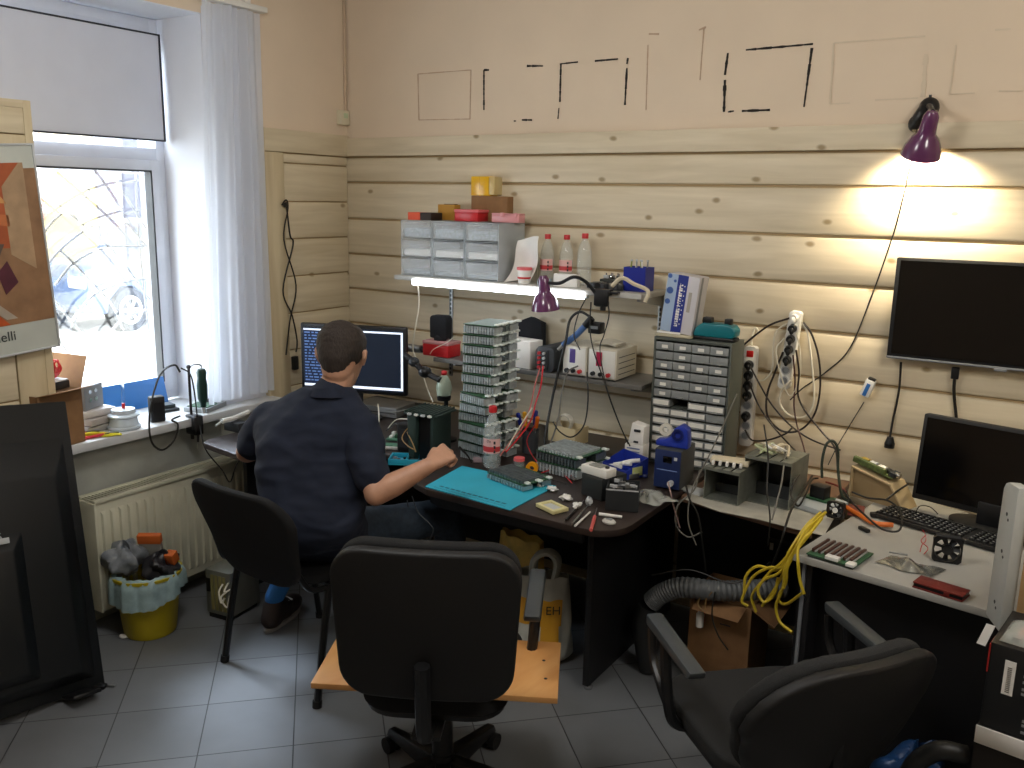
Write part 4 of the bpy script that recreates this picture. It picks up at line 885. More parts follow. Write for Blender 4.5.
# ================================================================ ON THE UPPER SHELF
ZU = 1.433
CLD = mat('clear_drawer_plastic', '#EDF3F6', 0.25, alpha=0.24, var=0.04); CLF = mat('smoky_clear_frame', '#DDE5E9', 0.3, alpha=0.36)
PART = mat('grey_small_parts', '#8D9AA3', 0.5, var=0.6, scale=90)
def drawer_unit():
    r_ = thing('storage_drawer_unit', '', 'drawer unit', (0, 0, 0)); w, d, h = 0.186, 0.22, 0.262
    q = MB(); q.box(0, 0.004, 0, d, 0, h, CLF); q.box(w - 0.004, w, 0, d, 0, h, CLF); q.box(0.004, w - 0.004, 0, d, 0, 0.004, CLF); q.box(0.004, w - 0.004, 0, d, h - 0.005, h, CLF); q.box(0.004, w - 0.004, d - 0.004, d, 0.004, h - 0.005, CLF)
    for k in (1, 2): q.box(0.004, w - 0.004, 0.0, d - 0.004, h * k / 3 - 0.002, h * k / 3 + 0.002, CLF)
    q.out('case', r_)
    for k in range(3):
        z0 = h * k / 3 + 0.006; z1 = h * (k + 1) / 3 - 0.006
        q = MB(); q.box(0.007, w - 0.007, 0.0, 0.004, z0, z1, CLD, 0.001); q.box(0.007, w - 0.007, 0.004, d - 0.02, z0, z0 + 0.003, CLD); q.box(0.007, 0.009, 0.004, d - 0.02, z0, z1 - 0.01, CLD); q.box(w - 0.009, w - 0.007, 0.004, d - 0.02, z0, z1 - 0.01, CLD); q.box(0.03, w - 0.03, -0.012, 0.0, z1 - 0.012, z1 - 0.006, CLD, 0.002); dd = q.out('drawer', r_)
        q = MB(); q.box(0.012, w - 0.012, 0.01, d - 0.03, z0 + 0.003, z0 + 0.02 + 0.012 * k, PART if k != 1 else PAPER, 0.004); q.out('contents', dd)
    return r_
du = drawer_unit()
labs = ('leftmost of the clear three-drawer units on the upper shelf', 'middle one of the clear three-drawer units on the upper shelf', 'rightmost of the clear three-drawer units, nearest the white paper bag')
for k in range(3):
    loc = (0.585 + 0.190 * k, -0.262, ZU)
    if k == 0: du.location = loc; du['label'] = labs[0]; du['group'] = 'clear drawer units on the upper shelf'; d0 = du
    else: dup(d0, loc, 0, labs[k])
ZT = ZU + 0.263
def ux(px, y=-0.2, py=222): return aty(px, py, y).x
ORG = mat('orange_red_card', '#D8532F', 0.6)
q = MB(); q.box(0, 0.075, 0, 0.09, 0, 0.036, ORG, 0.002); q.box(0.075, 0.14, 0, 0.09, 0, 0.036, mat('dark_brown_card', '#2E2018', 0.6), 0.002); single('small_carton', q, 'flat orange and black carton on top of the leftmost drawer unit', 'carton', loc=(ux(413), -0.24, ZT))
q = MB(); q.box(0, 0.10, 0, 0.05, 0, 0.075, mat('ochre_card', '#B9862E', 0.6), 0.002); q.box(0.03, 0.09, 0.01, 0.04, 0.075, 0.078, BLACKP); single('small_carton', q, 'ochre carton behind the red tray on the drawer units', 'carton', loc=(ux(444,-.06), -0.11, ZT))
q = MB(TR(rz=3)); q.box(0, 0.20, 0, 0.07, 0, 0.118, CARD, 0.002); single('small_carton', q, 'brown cardboard carton at the back of the drawer units under the yellow box', 'carton', loc=(ux(474, -.06), -0.085, ZT))
q = MB(); rect = [(0, 0), (0.13, 0), (0.13, 0.045), (0, 0.045)]
q.box(0, 0.135, 0, 0.09, 0, 0.05, RED, 0.003); q.box(0, 0.14, -0.003, 0.093, 0.042, 0.055, mat('pink_red_lid', '#DC6A6E', 0.4), 0.002); single('plastic_case', q, 'red plastic case with pink lid on the drawer units', 'case', loc=(ux(455, -.16), -0.165, ZT))
PINK = mat('pink_clear_plastic', '#EBA3A6', 0.3, alpha=0.85)
q = MB(); q.box(0, 0.15, 0, 0.055, 0, 0.036, PINK, 0.004); q.box(0.0, 0.15, 0, 0.055, 0.036, 0.042, PINK, 0.002); q.box(0.05, 0.07, -0.004, 0.0, 0.025, 0.045, PINK, 0.001); q.box(0.13, 0.14, -0.004, 0, 0.025, 0.045, PINK, 0.001); single('plastic_case', q, 'translucent pink case at the right front of the drawer units', 'case', loc=(ux(485), -0.312 + 0.05, ZT) if False else (ux(492, -.15), -0.155, ZT))
q = MB(); q.box(0, 0.11, 0, 0.07, 0, 0.09, mat('yellow_box', '#E8B400', 0.3, coat=0.3), 0.004); q.box(0.10, 0.135, 0.0, 0.068, 0.004, 0.088, mat('clear_yellow', '#EAD9A0', 0.2, alpha=0.6), 0.003); q.box(0.05, 0.052, -0.0006, 0.0, 0.03, 0.09, mat('ochre_line', '#C89000', 0.4)); single('yellow_box', q, 'bright yellow plastic box on top of the brown carton above the drawers', 'box', loc=(ux(469, -.1, 190), -0.085, ZT + 0.119))
# bottles
PET = mat('clear_bottle_plastic', '#E4F0F0', 0.06, alpha=0.22, coat=0.3); LABP = mat('pink_white_label', '#E9B9B4', 0.5); LABR = mat('red_label', '#C43A3E', 0.5)
def bottle(name, label, loc, rz=0, s=1.0, lab=True, fill=True, group=None, lettered=False):
    r_ = thing(name, label, 'bottle', loc, rz, group)
    q = MB(TR(s=s)); q.lathe([(0.001, 0.004), (0.025, 0.0), (0.033, 0.006), (0.034, 0.05), (0.0325, 0.055), (0.034, 0.06), (0.034, 0.12), (0.0325, 0.126), (0.034, 0.132), (0.032, 0.155), (0.024, 0.185), (0.014, 0.205), (0.0125, 0.215), (0.0135, 0.222)], PET, 28, cap=False); q.out('shell', r_)
    q = MB(TR(s=s)); q.lathe([(0.001, 0.238), (0.014, 0.238), (0.0155, 0.234), (0.0155, 0.215), (0.001, 0.215)], RED, 20); q.out('cap', r_)
    if lab:
        q = MB(TR(s=s)); n = 16
        for z0, z1, m in ((0.062, 0.118, LABP), (0.068, 0.088, LABR)):
            rr = 0.0346 if m is LABP else 0.0349
            vs = [(rr * math.cos(R(200 + 140 * k / n)), rr * math.sin(R(200 + 140 * k / n)), z) for z in (z0, z1) for k in range(n + 1)]
            q.add(vs, [(k, k + 1, n + 2 + k, n + 1 + k) for k in range(n)], m)
        for k in range(3):
            a = R(295); q.cbox((0.0352 * math.cos(a), 0.0352 * math.sin(a), 0.070 + 0.017 * k), (0.010, 0.0006, 0.011), DGREY, 0, TR())
        q.out('label', r_)
    return r_
bottle('water_bottle', 'clear bottle with red cap and pink label, left of the three on the shelf', (ux(547, -.13, 270), -0.13, ZU), 10, s=0.92)
bottle('water_bottle', 'clear bottle with red cap and pink label, middle of the three on the shelf', (ux(566, -.12, 270), -0.12, ZU), 14, s=0.92)
bottle('water_bottle', 'unlabelled clear bottle with red cap, right of the three on the shelf', (ux(584, -.12, 270), -0.12, ZU), 0, s=0.96, lab=False)
q = MB(); q.grid(lambda u, v: (0.135 * u + 0.07 * v - 0.02 * v * v, 0.03 * math.sin(u * 3 + v) + 0.02 * math.sin(v * 5), 0.19 * v + 0.02 * math.sin(u * 2)), 12, 10, PAPER, 0.002, TR(rx=-8)); single('paper_bag', q, 'crumpled white paper bag leaning between the drawers and the bottles', 'paper bag', loc=(1.165, -0.235, ZU))
tb = thing('small_tub', 'small white tub with a red lid and red band on the upper shelf', 'tub', (ux(525, -.22, 275), -0.225, ZU))
q = MB(); q.lathe([(0.001, 0), (0.028, 0), (0.032, 0.06), (0.001, 0.06)], WHITEP, 24); q.lathe([(0.0295, 0.022), (0.031, 0.022), (0.0316, 0.03), (0.030, 0.03), (0.0295, 0.022)], RED, 24, cap=False); q.out('tub', tb)
q = MB(); q.lathe([(0.001, 0.06), (0.034, 0.06), (0.035, 0.068), (0.034, 0.072), (0.001, 0.072)], mat('pale_red_lid', '#D95F63', 0.4), 24); q.out('lid', tb)
q = MB(); q.lathe([(0.001, 0), (0.024, 0), (0.026, 0.10), (0.020, 0.12), (0.016, 0.13)], mat('cloudy_jar', '#CBC7B8', 0.2, alpha=0.55), 20); single('clear_jar', q, 'cloudy clear jar behind the red lidded tub', 'jar', loc=(ux(532, -.12, 270), -0.10, ZU))
bx('white_carton', 'small white blank carton in front of the right bottle', 'carton', (ux(565, -.24, 280), -0.225, ZU), 3, (0.115, 0.03, 0.055), PAPER, 0.002)
bx('pale_blue_case', 'flat pale blue case beside the red lidded tub on the shelf front', 'case', (ux(543, -.25, 282), -0.235, ZU), 0, (0.06, 0.03, 0.028), mat('pale_blue', '#9DB7C4', 0.4))
ORD = ('first', 'second', 'third', 'fourth', 'fifth', 'sixth', 'seventh', 'eighth', 'ninth', 'tenth', 'eleventh', 'twelfth', 'thirteenth')
# heap of small metal and plastic fittings
for k in range(14):
    q = MB(TR(rz=rnd.uniform(0, 360), s=1.5)); t_ = k % 3; m = (BLACKP, STEEL, DGREY)[rnd.randrange(3)]
    if t_ == 0: q.box(-0.02, 0.02, -0.007, 0.007, 0, 0.016, m, 0.002); q.cyl((0.02, 0, 0.008), (0.028, 0, 0.008), 0.004, CHROME)
    elif t_ == 1: q.cyl((-0.012, 0, 0.009), (0.012, 0, 0.009), 0.009, m); q.cyl((0.012, 0, 0.009), (0.02, 0, 0.009), 0.005, CHROME)
    else: q.lathe([(0.001, 0), (0.011, 0), (0.009, 0.014), (0.004, 0.018), (0.001, 0.018)], m, 12)
    px = 596 + (k % 7) * 4.6; row = k // 7
    single('metal_fitting', q, ('block' if t_ == 0 else 'round' if t_ == 1 else 'conical') + ' fitting, ' + ORD[k % 7] + ' from left in the ' + ('front' if k < 7 else 'second') + ' row beside the blue bin', 'fitting', 'metal fittings heaped on the shelf end', loc=(ux(px, -.2, 280), -0.22 + 0.035 * row, ZU + 0.002 + (0.0 if row == 0 else 0.0)))
q = MB(); q.box(0, 0.15, 0, 0.08, 0, 0.035, mat('dark_grey_tray', '#303432', 0.5), 0.003); single('fitting_tray', q, 'low dark grey tray at the back of the shelf right end', 'tray', loc=(ux(600, -.12, 280), -0.125, ZU))
for k in range(9):
    q = MB(TR(rz=40 * k)); q.box(-0.012, 0.012, -0.006, 0.006, 0, 0.014, (LGREY, BLACKP, CHROME)[k % 3], 0.002); q.cyl((0, 0, 0.014), (0, 0, 0.024), 0.003, CHROME)
    single('metal_fitting', q, 'small fitting, ' + ORD[k] + ' from the left on the low dark grey tray', 'fitting', 'fittings on the dark grey tray', loc=(ux(600, -.12, 280) + 0.015 + 0.0155 * k, -0.09 + 0.02 * (k % 2), ZU + 0.036))
bb = thing('parts_bin', 'deep blue plastic parts bin at the right end of the upper shelf', 'bin', (ux(627, -.17, 285), -0.21, ZU))
BLU = mat('deep_blue_plastic', '#1B2A8C', 0.35)
q = MB(); w = 0.10; q.box(0, w, 0, 0.003, 0, 0.10, BLU); q.box(0, w, 0.087, 0.09, 0, 0.10, BLU); q.box(0, 0.003, 0.003, 0.087, 0, 0.10, BLU); q.box(w - 0.003, w, 0.003, 0.087, 0, 0.10, BLU); q.box(0.003, w - 0.003, 0.003, 0.087, 0, 0.003, BLU); q.box(0.003, w - 0.003, 0.003, 0.087, 0.075, 0.078, DGREY); q.out('bin', bb)
for k in range(6):
    q = MB(TR(rz=60 * k)); q.cyl((0, 0, 0), (0.004, 0, 0.045), 0.0035, (mat('olive_cap', '#8E9A4C', 0.5), WHITEP, STEEL)[k % 3]); q.cyl((0.004, 0, 0.045), (0.004, 0, 0.052), 0.005, LGREY)
    single('small_component', q, 'upright component, ' + ORD[k] + ' from the left in the deep blue parts bin', 'component', 'components in the deep blue bin', loc=(bb.location.x + 0.018 + 0.0135 * k, -0.18 + 0.02 * (k % 2), ZU + 0.0785))
q = MB(); q.tube([aty(612, 286, -.31), aty(622, 278, -.31), aty(634, 284, -.31), aty(648, 291, -.31), aty(645, 302, -.31)], 0.009, mat('cream_ribbon', '#CDC2A8', 0.6), 6); single('ribbon_cable', q, 'cream ribbon cable hanging over the right front of the upper shelf', 'cable')
# gooseneck lamp clamped to the shelf
gl = thing('desk_lamp', 'unlit purple gooseneck lamp clamped to the front of the upper shelf', 'lamp', (0, 0, 0))
ls_ = aty(545, 300, -0.40); GM = Matrix.Translation(ls_) @ Euler((R(6), R(-3), 0)).to_matrix().to_4x4() @ Matrix.Scale(0.9, 4)
lamp_shade(gl, GM, BULB_OFF)
top = GM @ V((0, 0, 0.10))
q = MB(); q.tube([tuple(GM @ V((0.02, 0, 0.08))), aty(560, 283, -.40), aty(574, 277, -.38), aty(586, 282, -.34), aty(596, 294, -.31)], 0.0075, mat('black_gooseneck', '#2A2C30', 0.35, 0.4), 8); q.out('gooseneck', gl)
q = MB(TR(aty(604, 296, -.292))); q.box(-0.035, 0.035, -0.02, 0.018, 0.004, 0.03, BLACKP, 0.006); q.box(-0.035, 0.02, -0.02, 0.018, -0.045, -0.02, BLACKP, 0.008); q.box(-0.035, 0.03, -0.026, -0.012, -0.04, 0.03, BLACKP, 0.004); q.box(0.02, 0.07, -0.015, 0.01, 0.012, 0.022, BLACKP, 0.003); q.cyl((0.0, -0.005, -0.06), (0.0, -0.005, -0.04), 0.012, BLACKP); q.out('clamp', gl)

# ================================================================ ON THE LOWER SHELF
ZL = 1.053
def lx(px, y=-0.2, py=360): return aty(px, py, y).x
rb = thing('red_case', 'red box with pale clear lid at the left end of the lower shelf', 'box', (lx(424, -.26, 355), -0.27, ZL))
q = MB(); q.box(0, 0.155, 0, 0.10, 0, 0.058, RED, 0.004); q.out('box', rb); q = MB(); q.box(-0.002, 0.157, -0.002, 0.102, 0.058, 0.074, mat('pink_clear_lid', '#D89A9C', 0.25, alpha=0.8), 0.004); q.out('lid', rb)
q = MB(); q.cyl((0, 0, 0.02), (0.10, 0, 0.02), 0.02, STEEL); q.cyl((0.10, 0, 0.02), (0.115, 0, 0.02), 0.014, DGREY); single('metal_cylinder', q, 'silver cylinder lying left of the red box on the lower shelf', 'cylinder', loc=(lx(424, -.26, 355) - 0.13, -0.24, ZL))
q = MB(); q.prism([(0.0, 0.0), (0.10, 0.0), (0.105, 0.10), (0.09, 0.115), (0.01, 0.112), (-0.002, 0.1)], -0.05, 0.0, mat('black_cloth', '#14161B', 0.95, bump=0.3, scale=60), 0.01, TR(rx=90)); q.ell((0.05, 0.02, 0.0), (0.035, 0.025, 0.03), mat('black_cloth'))
single('camera_pouch', q, 'small black fabric pouch sitting on the red box', 'pouch', loc=(lx(430, -.24, 335), -0.245, ZL + 0.083))
q = MB(); q.add([(0, 0, 0), (0.23, 0, -0.0), (0.18, 0.06, 0.19), (0.12, 0.07, 0.21), (0.0, 0.05, 0.16), (-0.03, 0.04, 0.14), (0, 0.02, 0), (0.23, 0.03, 0), (0.19, 0.09, 0.185), (0.125, 0.095, 0.205), (0.0, 0.075, 0.155), (-0.03, 0.06, 0.13)], [(0, 1, 2, 3, 4, 5), (11, 10, 9, 8, 7, 6), (0, 6, 7, 1), (1, 7, 8, 2), (2, 8, 9, 3), (3, 9, 10, 4), (4, 10, 11, 5), (5, 11, 6, 0)], mat('black_cloth')); single('dark_bag', q, 'dark folded fabric bag leaning on the wall behind the white cartons', 'bag', loc=(lx(500, -.15, 350), -0.14, ZL))
bx('white_carton', 'large plain white carton behind the top of the circuit tower', 'carton', (lx(518, -.2, 350) + 0.03, -0.21, ZL), -8, (0.165, 0.09, 0.125), PAPER, 0.002)
bx('white_carton', 'thin white card standing on the large white carton', 'carton', (lx(510, -.2, 330), -0.20, ZL + 0.1255), -8, (0.09, 0.02, 0.055), PAPER, 0.002)
ps_ = thing('black_power_supply', 'rounded black bench instrument with a column of red terminals', 'power supply', (lx(538, -.25, 368), -0.275, ZL), -4)
q = MB(); q.prism(rrect(0.10, 0.115, 0.03), -0.19, 0.0, mat('charcoal_shell', '#33363A', 0.5), 0.006, TR((0.05, 0, 0), rx=90)); q.out('housing', ps_)
q = MB(); q.box(0.012, 0.07, -0.006, 0.0, 0.012, 0.10, DGREY, 0.002); q.out('front_panel', ps_)
for k in range(4):
    q = MB(); q.cyl((0.028, -0.006, 0.022 + 0.021 * k), (0.028, -0.018, 0.022 + 0.021 * k), 0.007, RED); q.out('terminal', ps_)
    q = MB(); q.cyl((0.052, -0.006, 0.022 + 0.021 * k), (0.052, -0.016, 0.022 + 0.021 * k), 0.006, LGREY); q.out('knob', ps_)
IV = mat('ivory_instrument', '#CFC9B8', 0.5, var=0.06)
def instrument(name, label, x, w, h, d, disp, rz=0):
    r_ = thing(name, label, 'instrument', (x, -0.285, ZL), rz)
    q = MB(); q.box(0, w, 0.0, d, 0.006, h, IV, 0.005); q.out('case', r_)
    for a in (0.015, w - 0.025): MB().box(a, a + 0.012, 0.01, 0.02, 0, 0.006, RUBBER).out('foot', r_)
    q = MB(); q.box(0.006, w - 0.006, -0.004, 0.0, 0.012, h - 0.006, WHITEP, 0.002); f = q.out('front_panel', r_)
    q = MB(); q.box(w * 0.3, w * 0.3 + 0.028, -0.006, -0.004, h * 0.45, h * 0.9, disp, 0.001); q.out('display', f)
    for k in range(3):
        q = MB(); q.cyl((w * (0.22 + 0.27 * k), -0.004, h * 0.2), (w * (0.22 + 0.27 * k), -0.018, h * 0.2), 0.009, (DGREY, BLACKP, RED)[k]); q.out('knob', r_)
    for k in range(4): q = MB(); q.box(w + 0.0, w + 0.001, 0.02, d - 0.02, h * (0.2 + 0.18 * k), h * (0.2 + 0.18 * k) + 0.003, DGREY); q.out('vent_slot', r_)
    return r_
instrument('bench_instrument', 'ivory bench instrument with a violet display on the lower shelf', lx(563, -.28, 372), 0.118, 0.135, 0.2, mat('violet_display', '#5A4B8C', 0.3))
instrument('bench_instrument', 'ivory bench instrument with a magenta display at the lower shelf right end', lx(563, -.28, 372) + 0.124, 0.135, 0.135, 0.2, mat('magenta_display', '#B0264C', 0.3))
q = MB(); 
for k in range(5): q.tube([(0.0, 0.02 * k, 0.012), (0.05, 0.02 * k + 0.008, 0.018 + 0.004 * (k % 2)), (0.11, 0.02 * k - 0.005, 0.012)], 0.008, mat('cloudy_film', '#C9C2B0', 0.4, alpha=0.85))
single('coiled_hose', q, 'clear hose coils lying on the right ivory instrument', 'hose', loc=(lx(563, -.28, 372) + 0.128, -0.24, ZL + 0.136))
hg = thing('hot_air_gun', 'blue and black hot air handle resting on the left ivory instrument', 'hot air gun', (0, 0, 0))
q = MB(); q.tube([aty(563, 345, -.27), aty(575, 336, -.265), aty(585, 326, -.26)], 0.014, mat('steel_blue', '#4C6FA8', 0.4), 10); q.tube([aty(585, 326, -.26), aty(592, 318, -.255)], 0.016, BLACKP, 10); q.out('handle', hg)
q = MB(); q.tube([aty(563, 345, -.27), aty(558, 350, -.28)], 0.008, STEEL, 8); q.out('nozzle', hg)
q = MB(); q.tube([aty(592, 318, -.255), aty(580, 312, -.25), aty(570, 320, -.26), aty(566, 340, -.29), aty(560, 365, -.3), aty(552, 400, -.32), aty(545, 440, -.4), aty(548, 452, -.45)], 0.006, CABLE, 8); q.out('hose', hg)
q = MB(TR(aty(596, 327, -.235))); q.box(-0.03, 0.03, -0.02, 0.03, -0.028, 0.02, BLACKP, 0.006); q.box(-0.02, 0.02, -0.024, -0.019, -0.006, 0.006, GREYP); single('plug_block', q, 'black plug block on top of the ivory instruments', 'plug')
# ================================================================ DRAWER CABINET AND THINGS ON IT
cx = aty(651, 400, -0.30).x; cabw = 0.325; cabz = 0.741; cabh = 0.528
cab = thing('parts_cabinet', 'tall grey cabinet of many small labelled parts drawers', 'cabinet', (cx, -0.30, cabz))
CG = mat('cabinet_grey', '#50554F', 0.5)
q = MB(); q.box(0, 0.008, 0, 0.15, 0, cabh, CG, 0.001); q.box(cabw - 0.008, cabw, 0, 0.15, 0, cabh, CG, 0.001); q.box(0.008, cabw - 0.008, 0.14, 0.15, 0, cabh, CG); q.box(0.008, cabw - 0.008, 0, 0.14, cabh - 0.012, cabh, CG, 0.001); q.box(0.008, cabw - 0.008, 0, 0.14, 0, 0.01, CG, 0.001)
NR = 13; ph = (cabh - 0.024) / NR
for k in range(1, NR): q.box(0.008, cabw - 0.008, 0.002, 0.14, 0.010 + ph * k - 0.001, 0.010 + ph * k + 0.001, CG)
q.out('frame', cab)
DG = mat('grey_clear_drawer', '#8D9190', 0.35, var=0.1); WL = mat('white_label', '#E5E3DA', 0.7)
dw = (cabw - 0.02) / 4
def pd(labw, labh, lx0):
    q = MB(); q.box(0.001, dw - 0.001, 0, 0.003, 0.003, ph - 0.005, DG, 0.001); q.box(0.002, dw - 0.002, 0.003, 0.12, 0.002, 0.004, DG); q.box(dw * 0.3, dw * 0.7, -0.008, 0.0, 0.004, 0.008, DG, 0.001)
    for xx in (0.002, dw - 0.004): q.box(xx, xx + 0.002, 0.003, 0.12, 0.002, ph - 0.008, DG)
    o = q.out('drawer', cab); l = MB().box(lx0, lx0 + labw, -0.0012, -0.0002, 0.010, 0.010 + labh, WL).out('label', o); return o
pa_ = pd(0.026, 0.013, 0.026); pb_ = pd(dw - 0.010, 0.019, 0.005); first = {0: pa_, 1: pb_}; used = {0: False, 1: False}
for r_ in range(NR):
    for c in range(4):
        z = 0.010 + ph * (NR - 1 - r_); kind = 0 if r_ < 6 else 1
        if r_ == 6 and c in (1,): continue
        src = first[kind]; loc = (0.010 + dw * c, -0.002 if not (r_ == 6) else -0.010, z)
        if not used[kind]: src.location = loc; used[kind] = True
        else:
            o = src.copy(); COL.objects.link(o); o.location = loc
            if not (kind == 0 and rnd.random() < 0.3) and not (r_ == 7 and c == 3):
                for g in list(src.children): g2 = g.copy(); COL.objects.link(g2); g2.parent = o
ZC2 = cabz + cabh
# blue and white flat carton standing on the cabinet
bm = TR((cx + 0.005, -0.255, ZC2 + 0.033), ry=7)
bc = thing('upright_carton', 'upright blue and white printed carton leaning on top of the parts cabinet', 'carton', (cx + 0.012, -0.275, ZC2 + 0.026), 0, ry=6)
q = MB(); q.box(0, 0.135, 0, 0.10, 0, 0.232, mat('grey_white_print', '#C9C7CB', 0.5, var=0.05), 0.002); q.out('carton', bc)
q = MB(); q.box(0.0, 0.045, -0.0012, 0, 0.0, 0.232, mat('pale_blue_print', '#9FB3CC', 0.5)); q.box(0.045, 0.088, -0.0014, 0, 0.0, 0.232, mat('navy_print', '#1F3186', 0.5)); q.box(0.1352, 0.1362, 0.02, 0.04, 0.0, 0.232, GREYP)
for (x_, z_, r_) in ((0.018, 0.165, 0.014), (0.014, 0.12, 0.011), (0.010, 0.222, 0.009), (0.034, 0.205, 0.006)): q.cyl((x_, -0.0012, z_), (x_, -0.0018, z_), r_, mat('mid_blue_print', '#3D5E9E', 0.5), n=20)
q.box(0.098, 0.112, -0.0006, 0, 0.09, 0.17, mat('faint_print', '#A49E94', 0.6))
for k in range(9): q.box(0.076, 0.0795, -0.002, -0.001, 0.035 + 0.019 * k, 0.040 + 0.019 * k, WHITEP)
q.box(0.058, 0.0595, -0.002, -0.001, 0.03, 0.2, WHITEP); q.out('print', bc)
q = MB(); z_ = 0.026
while z_ < 0.19:
    hgt = rnd.uniform(0.005, 0.010); q.box(0.056, 0.0705, -0.0022, -0.0014, z_, z_ + hgt * 0.35, WHITEP); q.box(0.056 if rnd.random() < .5 else 0.064, 0.0705 if rnd.random() < .5 else 0.062, -0.0022, -0.0014, z_ + hgt * 0.35, z_ + hgt, WHITEP); z_ += hgt + 0.002
    if 0.10 < z_ < 0.104: z_ += 0.006
q.out('lettering', bc)
q = MB(); q.box(-0.005, 0.15, 0, 0.12, 0, 0.012, mat('beige_pad', '#BDB49A', 0.7), 0.003); q.box(0.0, 0.10, 0.01, 0.11, 0.012, 0.02, PAPER, 0.002); single('paper_pad', q, 'beige pad under the blue and white carton on the cabinet', 'pad', loc=(cx, -0.29, ZC2 + 0.001))
tl = thing('teal_tool', 'teal and black cordless tool lying on top of the parts cabinet', 'power tool', (cx + 0.155, -0.27, ZC2 + 0.001), 0)
TEAL = mat('teal_plastic', '#0F6E78', 0.35)
q = MB(); q.prism([(0.0, 0.012), (0.15, 0.012), (0.165, 0.02), (0.168, 0.045), (0.155, 0.062), (0.13, 0.068), (0.03, 0.066), (0.008, 0.05), (-0.004, 0.025)], -0.07, 0.0, TEAL, 0.010, TR(rx=90), seg=3); q.out('body', tl)
q = MB(); q.box(0.0, 0.165, 0.0, 0.07, 0, 0.013, BLACKP, 0.004); q.out('base', tl)
q = MB(); q.box(0.025, 0.062, 0.02, 0.055, 0.06, 0.088, BLACKP, 0.004); q.out('battery', tl); q = MB(); q.box(0.115, 0.142, 0.02, 0.05, 0.06, 0.088, BLACKP, 0.004); q.out('chuck', tl)
# blue power box with blue dispenser
pb = thing('mains_unit', 'dark blue metal power supply box standing on the desk before the cabinet', 'power supply', tuple(atz(653, 487, 0.742)), 3)
NB_ = mat('dark_blue_enamel', '#1A2A57', 0.4, var=0.08)
q = MB(); q.box(0, 0.105, 0, 0.16, 0.004, 0.155, mat('dark_grey_enamel', '#3B3E3E', 0.5), 0.004); q.out('case', pb)
q = MB(); q.box(0.002, 0.103, -0.004, 0.0, 0.006, 0.153, NB_, 0.003); f = q.out('front_panel', pb)
MB().box(0.035, 0.07, -0.006, -0.003, 0.105, 0.13, mat('black_glass', '#07080A', 0.1), 0.001).out('display', f)
MB().box(0.078, 0.09, -0.006, -0.003, 0.118, 0.13, LGREY).out('switch', f)
MB().box(0.012, 0.092, -0.005, -0.003, 0.075, 0.078, mat('pale_blue_line', '#7E93C4', 0.5)).out('line', f)
q = MB(); q.cyl((0.072, -0.004, 0.03), (0.072, -0.022, 0.03), 0.011, LGREY); q.out('socket', f)
td = thing('tape_dispenser', 'blue plastic tape dispenser on top of the dark blue power box', 'tape dispenser', tuple(atz(653, 487, 0.742) + V((-0.012, 0.03, 0.156))), 5)
q = MB(TR(rx=90)); q.prism([(0, 0), (0.125, 0), (0.125, 0.03), (0.12, 0.075), (0.095, 0.09), (0.07, 0.075), (0.055, 0.04), (0.03, 0.025), (0.0, 0.022)], -0.05, 0, mat('bright_blue_plastic', '#23389F', 0.35), 0.005); q.out('base', td)
q = MB(TR((0.085, -0.002, 0.052), rx=90)); q.lathe([(0.012, -0.002), (0.022, -0.002), (0.022, 0.006), (0.012, 0.006), (0.012, -0.002)], mat('navy_roll', '#101C5E', 0.4), 24, cap=False); q.out('hub', td)
q = MB(TR((0.03, 0.025, 0.06), rx=90)); q.lathe([(0.012, -0.008), (0.024, -0.008), (0.024, 0.008), (0.012, 0.008), (0.012, -0.008)], mat('clear_tape', '#D8D4C6', 0.3), 24, cap=False); q.out('tape_roll', td)

# ================================================================ ON THE DARK DESK
ZD = 0.742
def dz(px, py, h=0.0): return atz(px, py, ZD + h)
# monitor in the corner
mc = aty(354, 359, -0.50)
mo = thing('monitor', 'wide black framed monitor with white bordered window on its screen', 'monitor', (mc.x, mc.y, ZD), 21)
hz = mc.z - ZD
MB().box(-0.268, 0.268, -0.012, 0.018, hz - 0.165, hz + 0.165, BLACKP, 0.008).out('housing', mo)
SCRD = mat('screen_dark_blue', '#131B27', 0.3, emit=0.9); SCRW = mat('screen_white', '#DDE6F5', 0.3, emit=1.0); SCRT = mat('screen_text_blue', '#5F7AA8', 0.3, emit=0.8); SCRK = mat('screen_navy', '#141E38', 0.3, emit=0.9)
q = MB(); q.box(-0.252, 0.252, -0.0135, -0.0122, hz - 0.148, hz + 0.148, SCRD)
q.box(-0.250, 0.250, -0.0142, -0.0135, hz + 0.132, hz + 0.140, SCRW); q.box(-0.250, 0.250, -0.0142, -0.0135, hz - 0.140, hz - 0.128, SCRW); q.box(0.240, 0.250, -0.0142, -0.0135, hz - 0.128, hz + 0.132, SCRW)
q.box(-0.250, -0.09, -0.0142, -0.0135, hz - 0.128, hz + 0.132, SCRK)
for k in range(17):
    x = -0.245
    while x < -0.11:
        w = rnd.uniform(0.008, 0.03); q.box(x, x + w, -0.0148, -0.0142, hz + 0.118 - 0.0145 * k, hz + 0.124 - 0.0145 * k, SCRT); x += w + rnd.uniform(0.004, 0.012)
q.out('screen', mo)
q = MB(); q.box(-0.03, 0.03, 0.018, 0.045, hz - 0.12, hz + 0.02, BLACKP, 0.004); q.box(-0.028, 0.028, 0.03, 0.045, 0.01, hz - 0.05, DGREY, 0.004); q.out('stand_neck', mo)
q = MB(); q.prism([(0.13 * math.cos(R(a)), 0.02 + 0.09 * math.sin(R(a))) for a in range(0, 360, 12)], 0, 0.012, DGREY, 0.003); q.out('stand_base', mo)
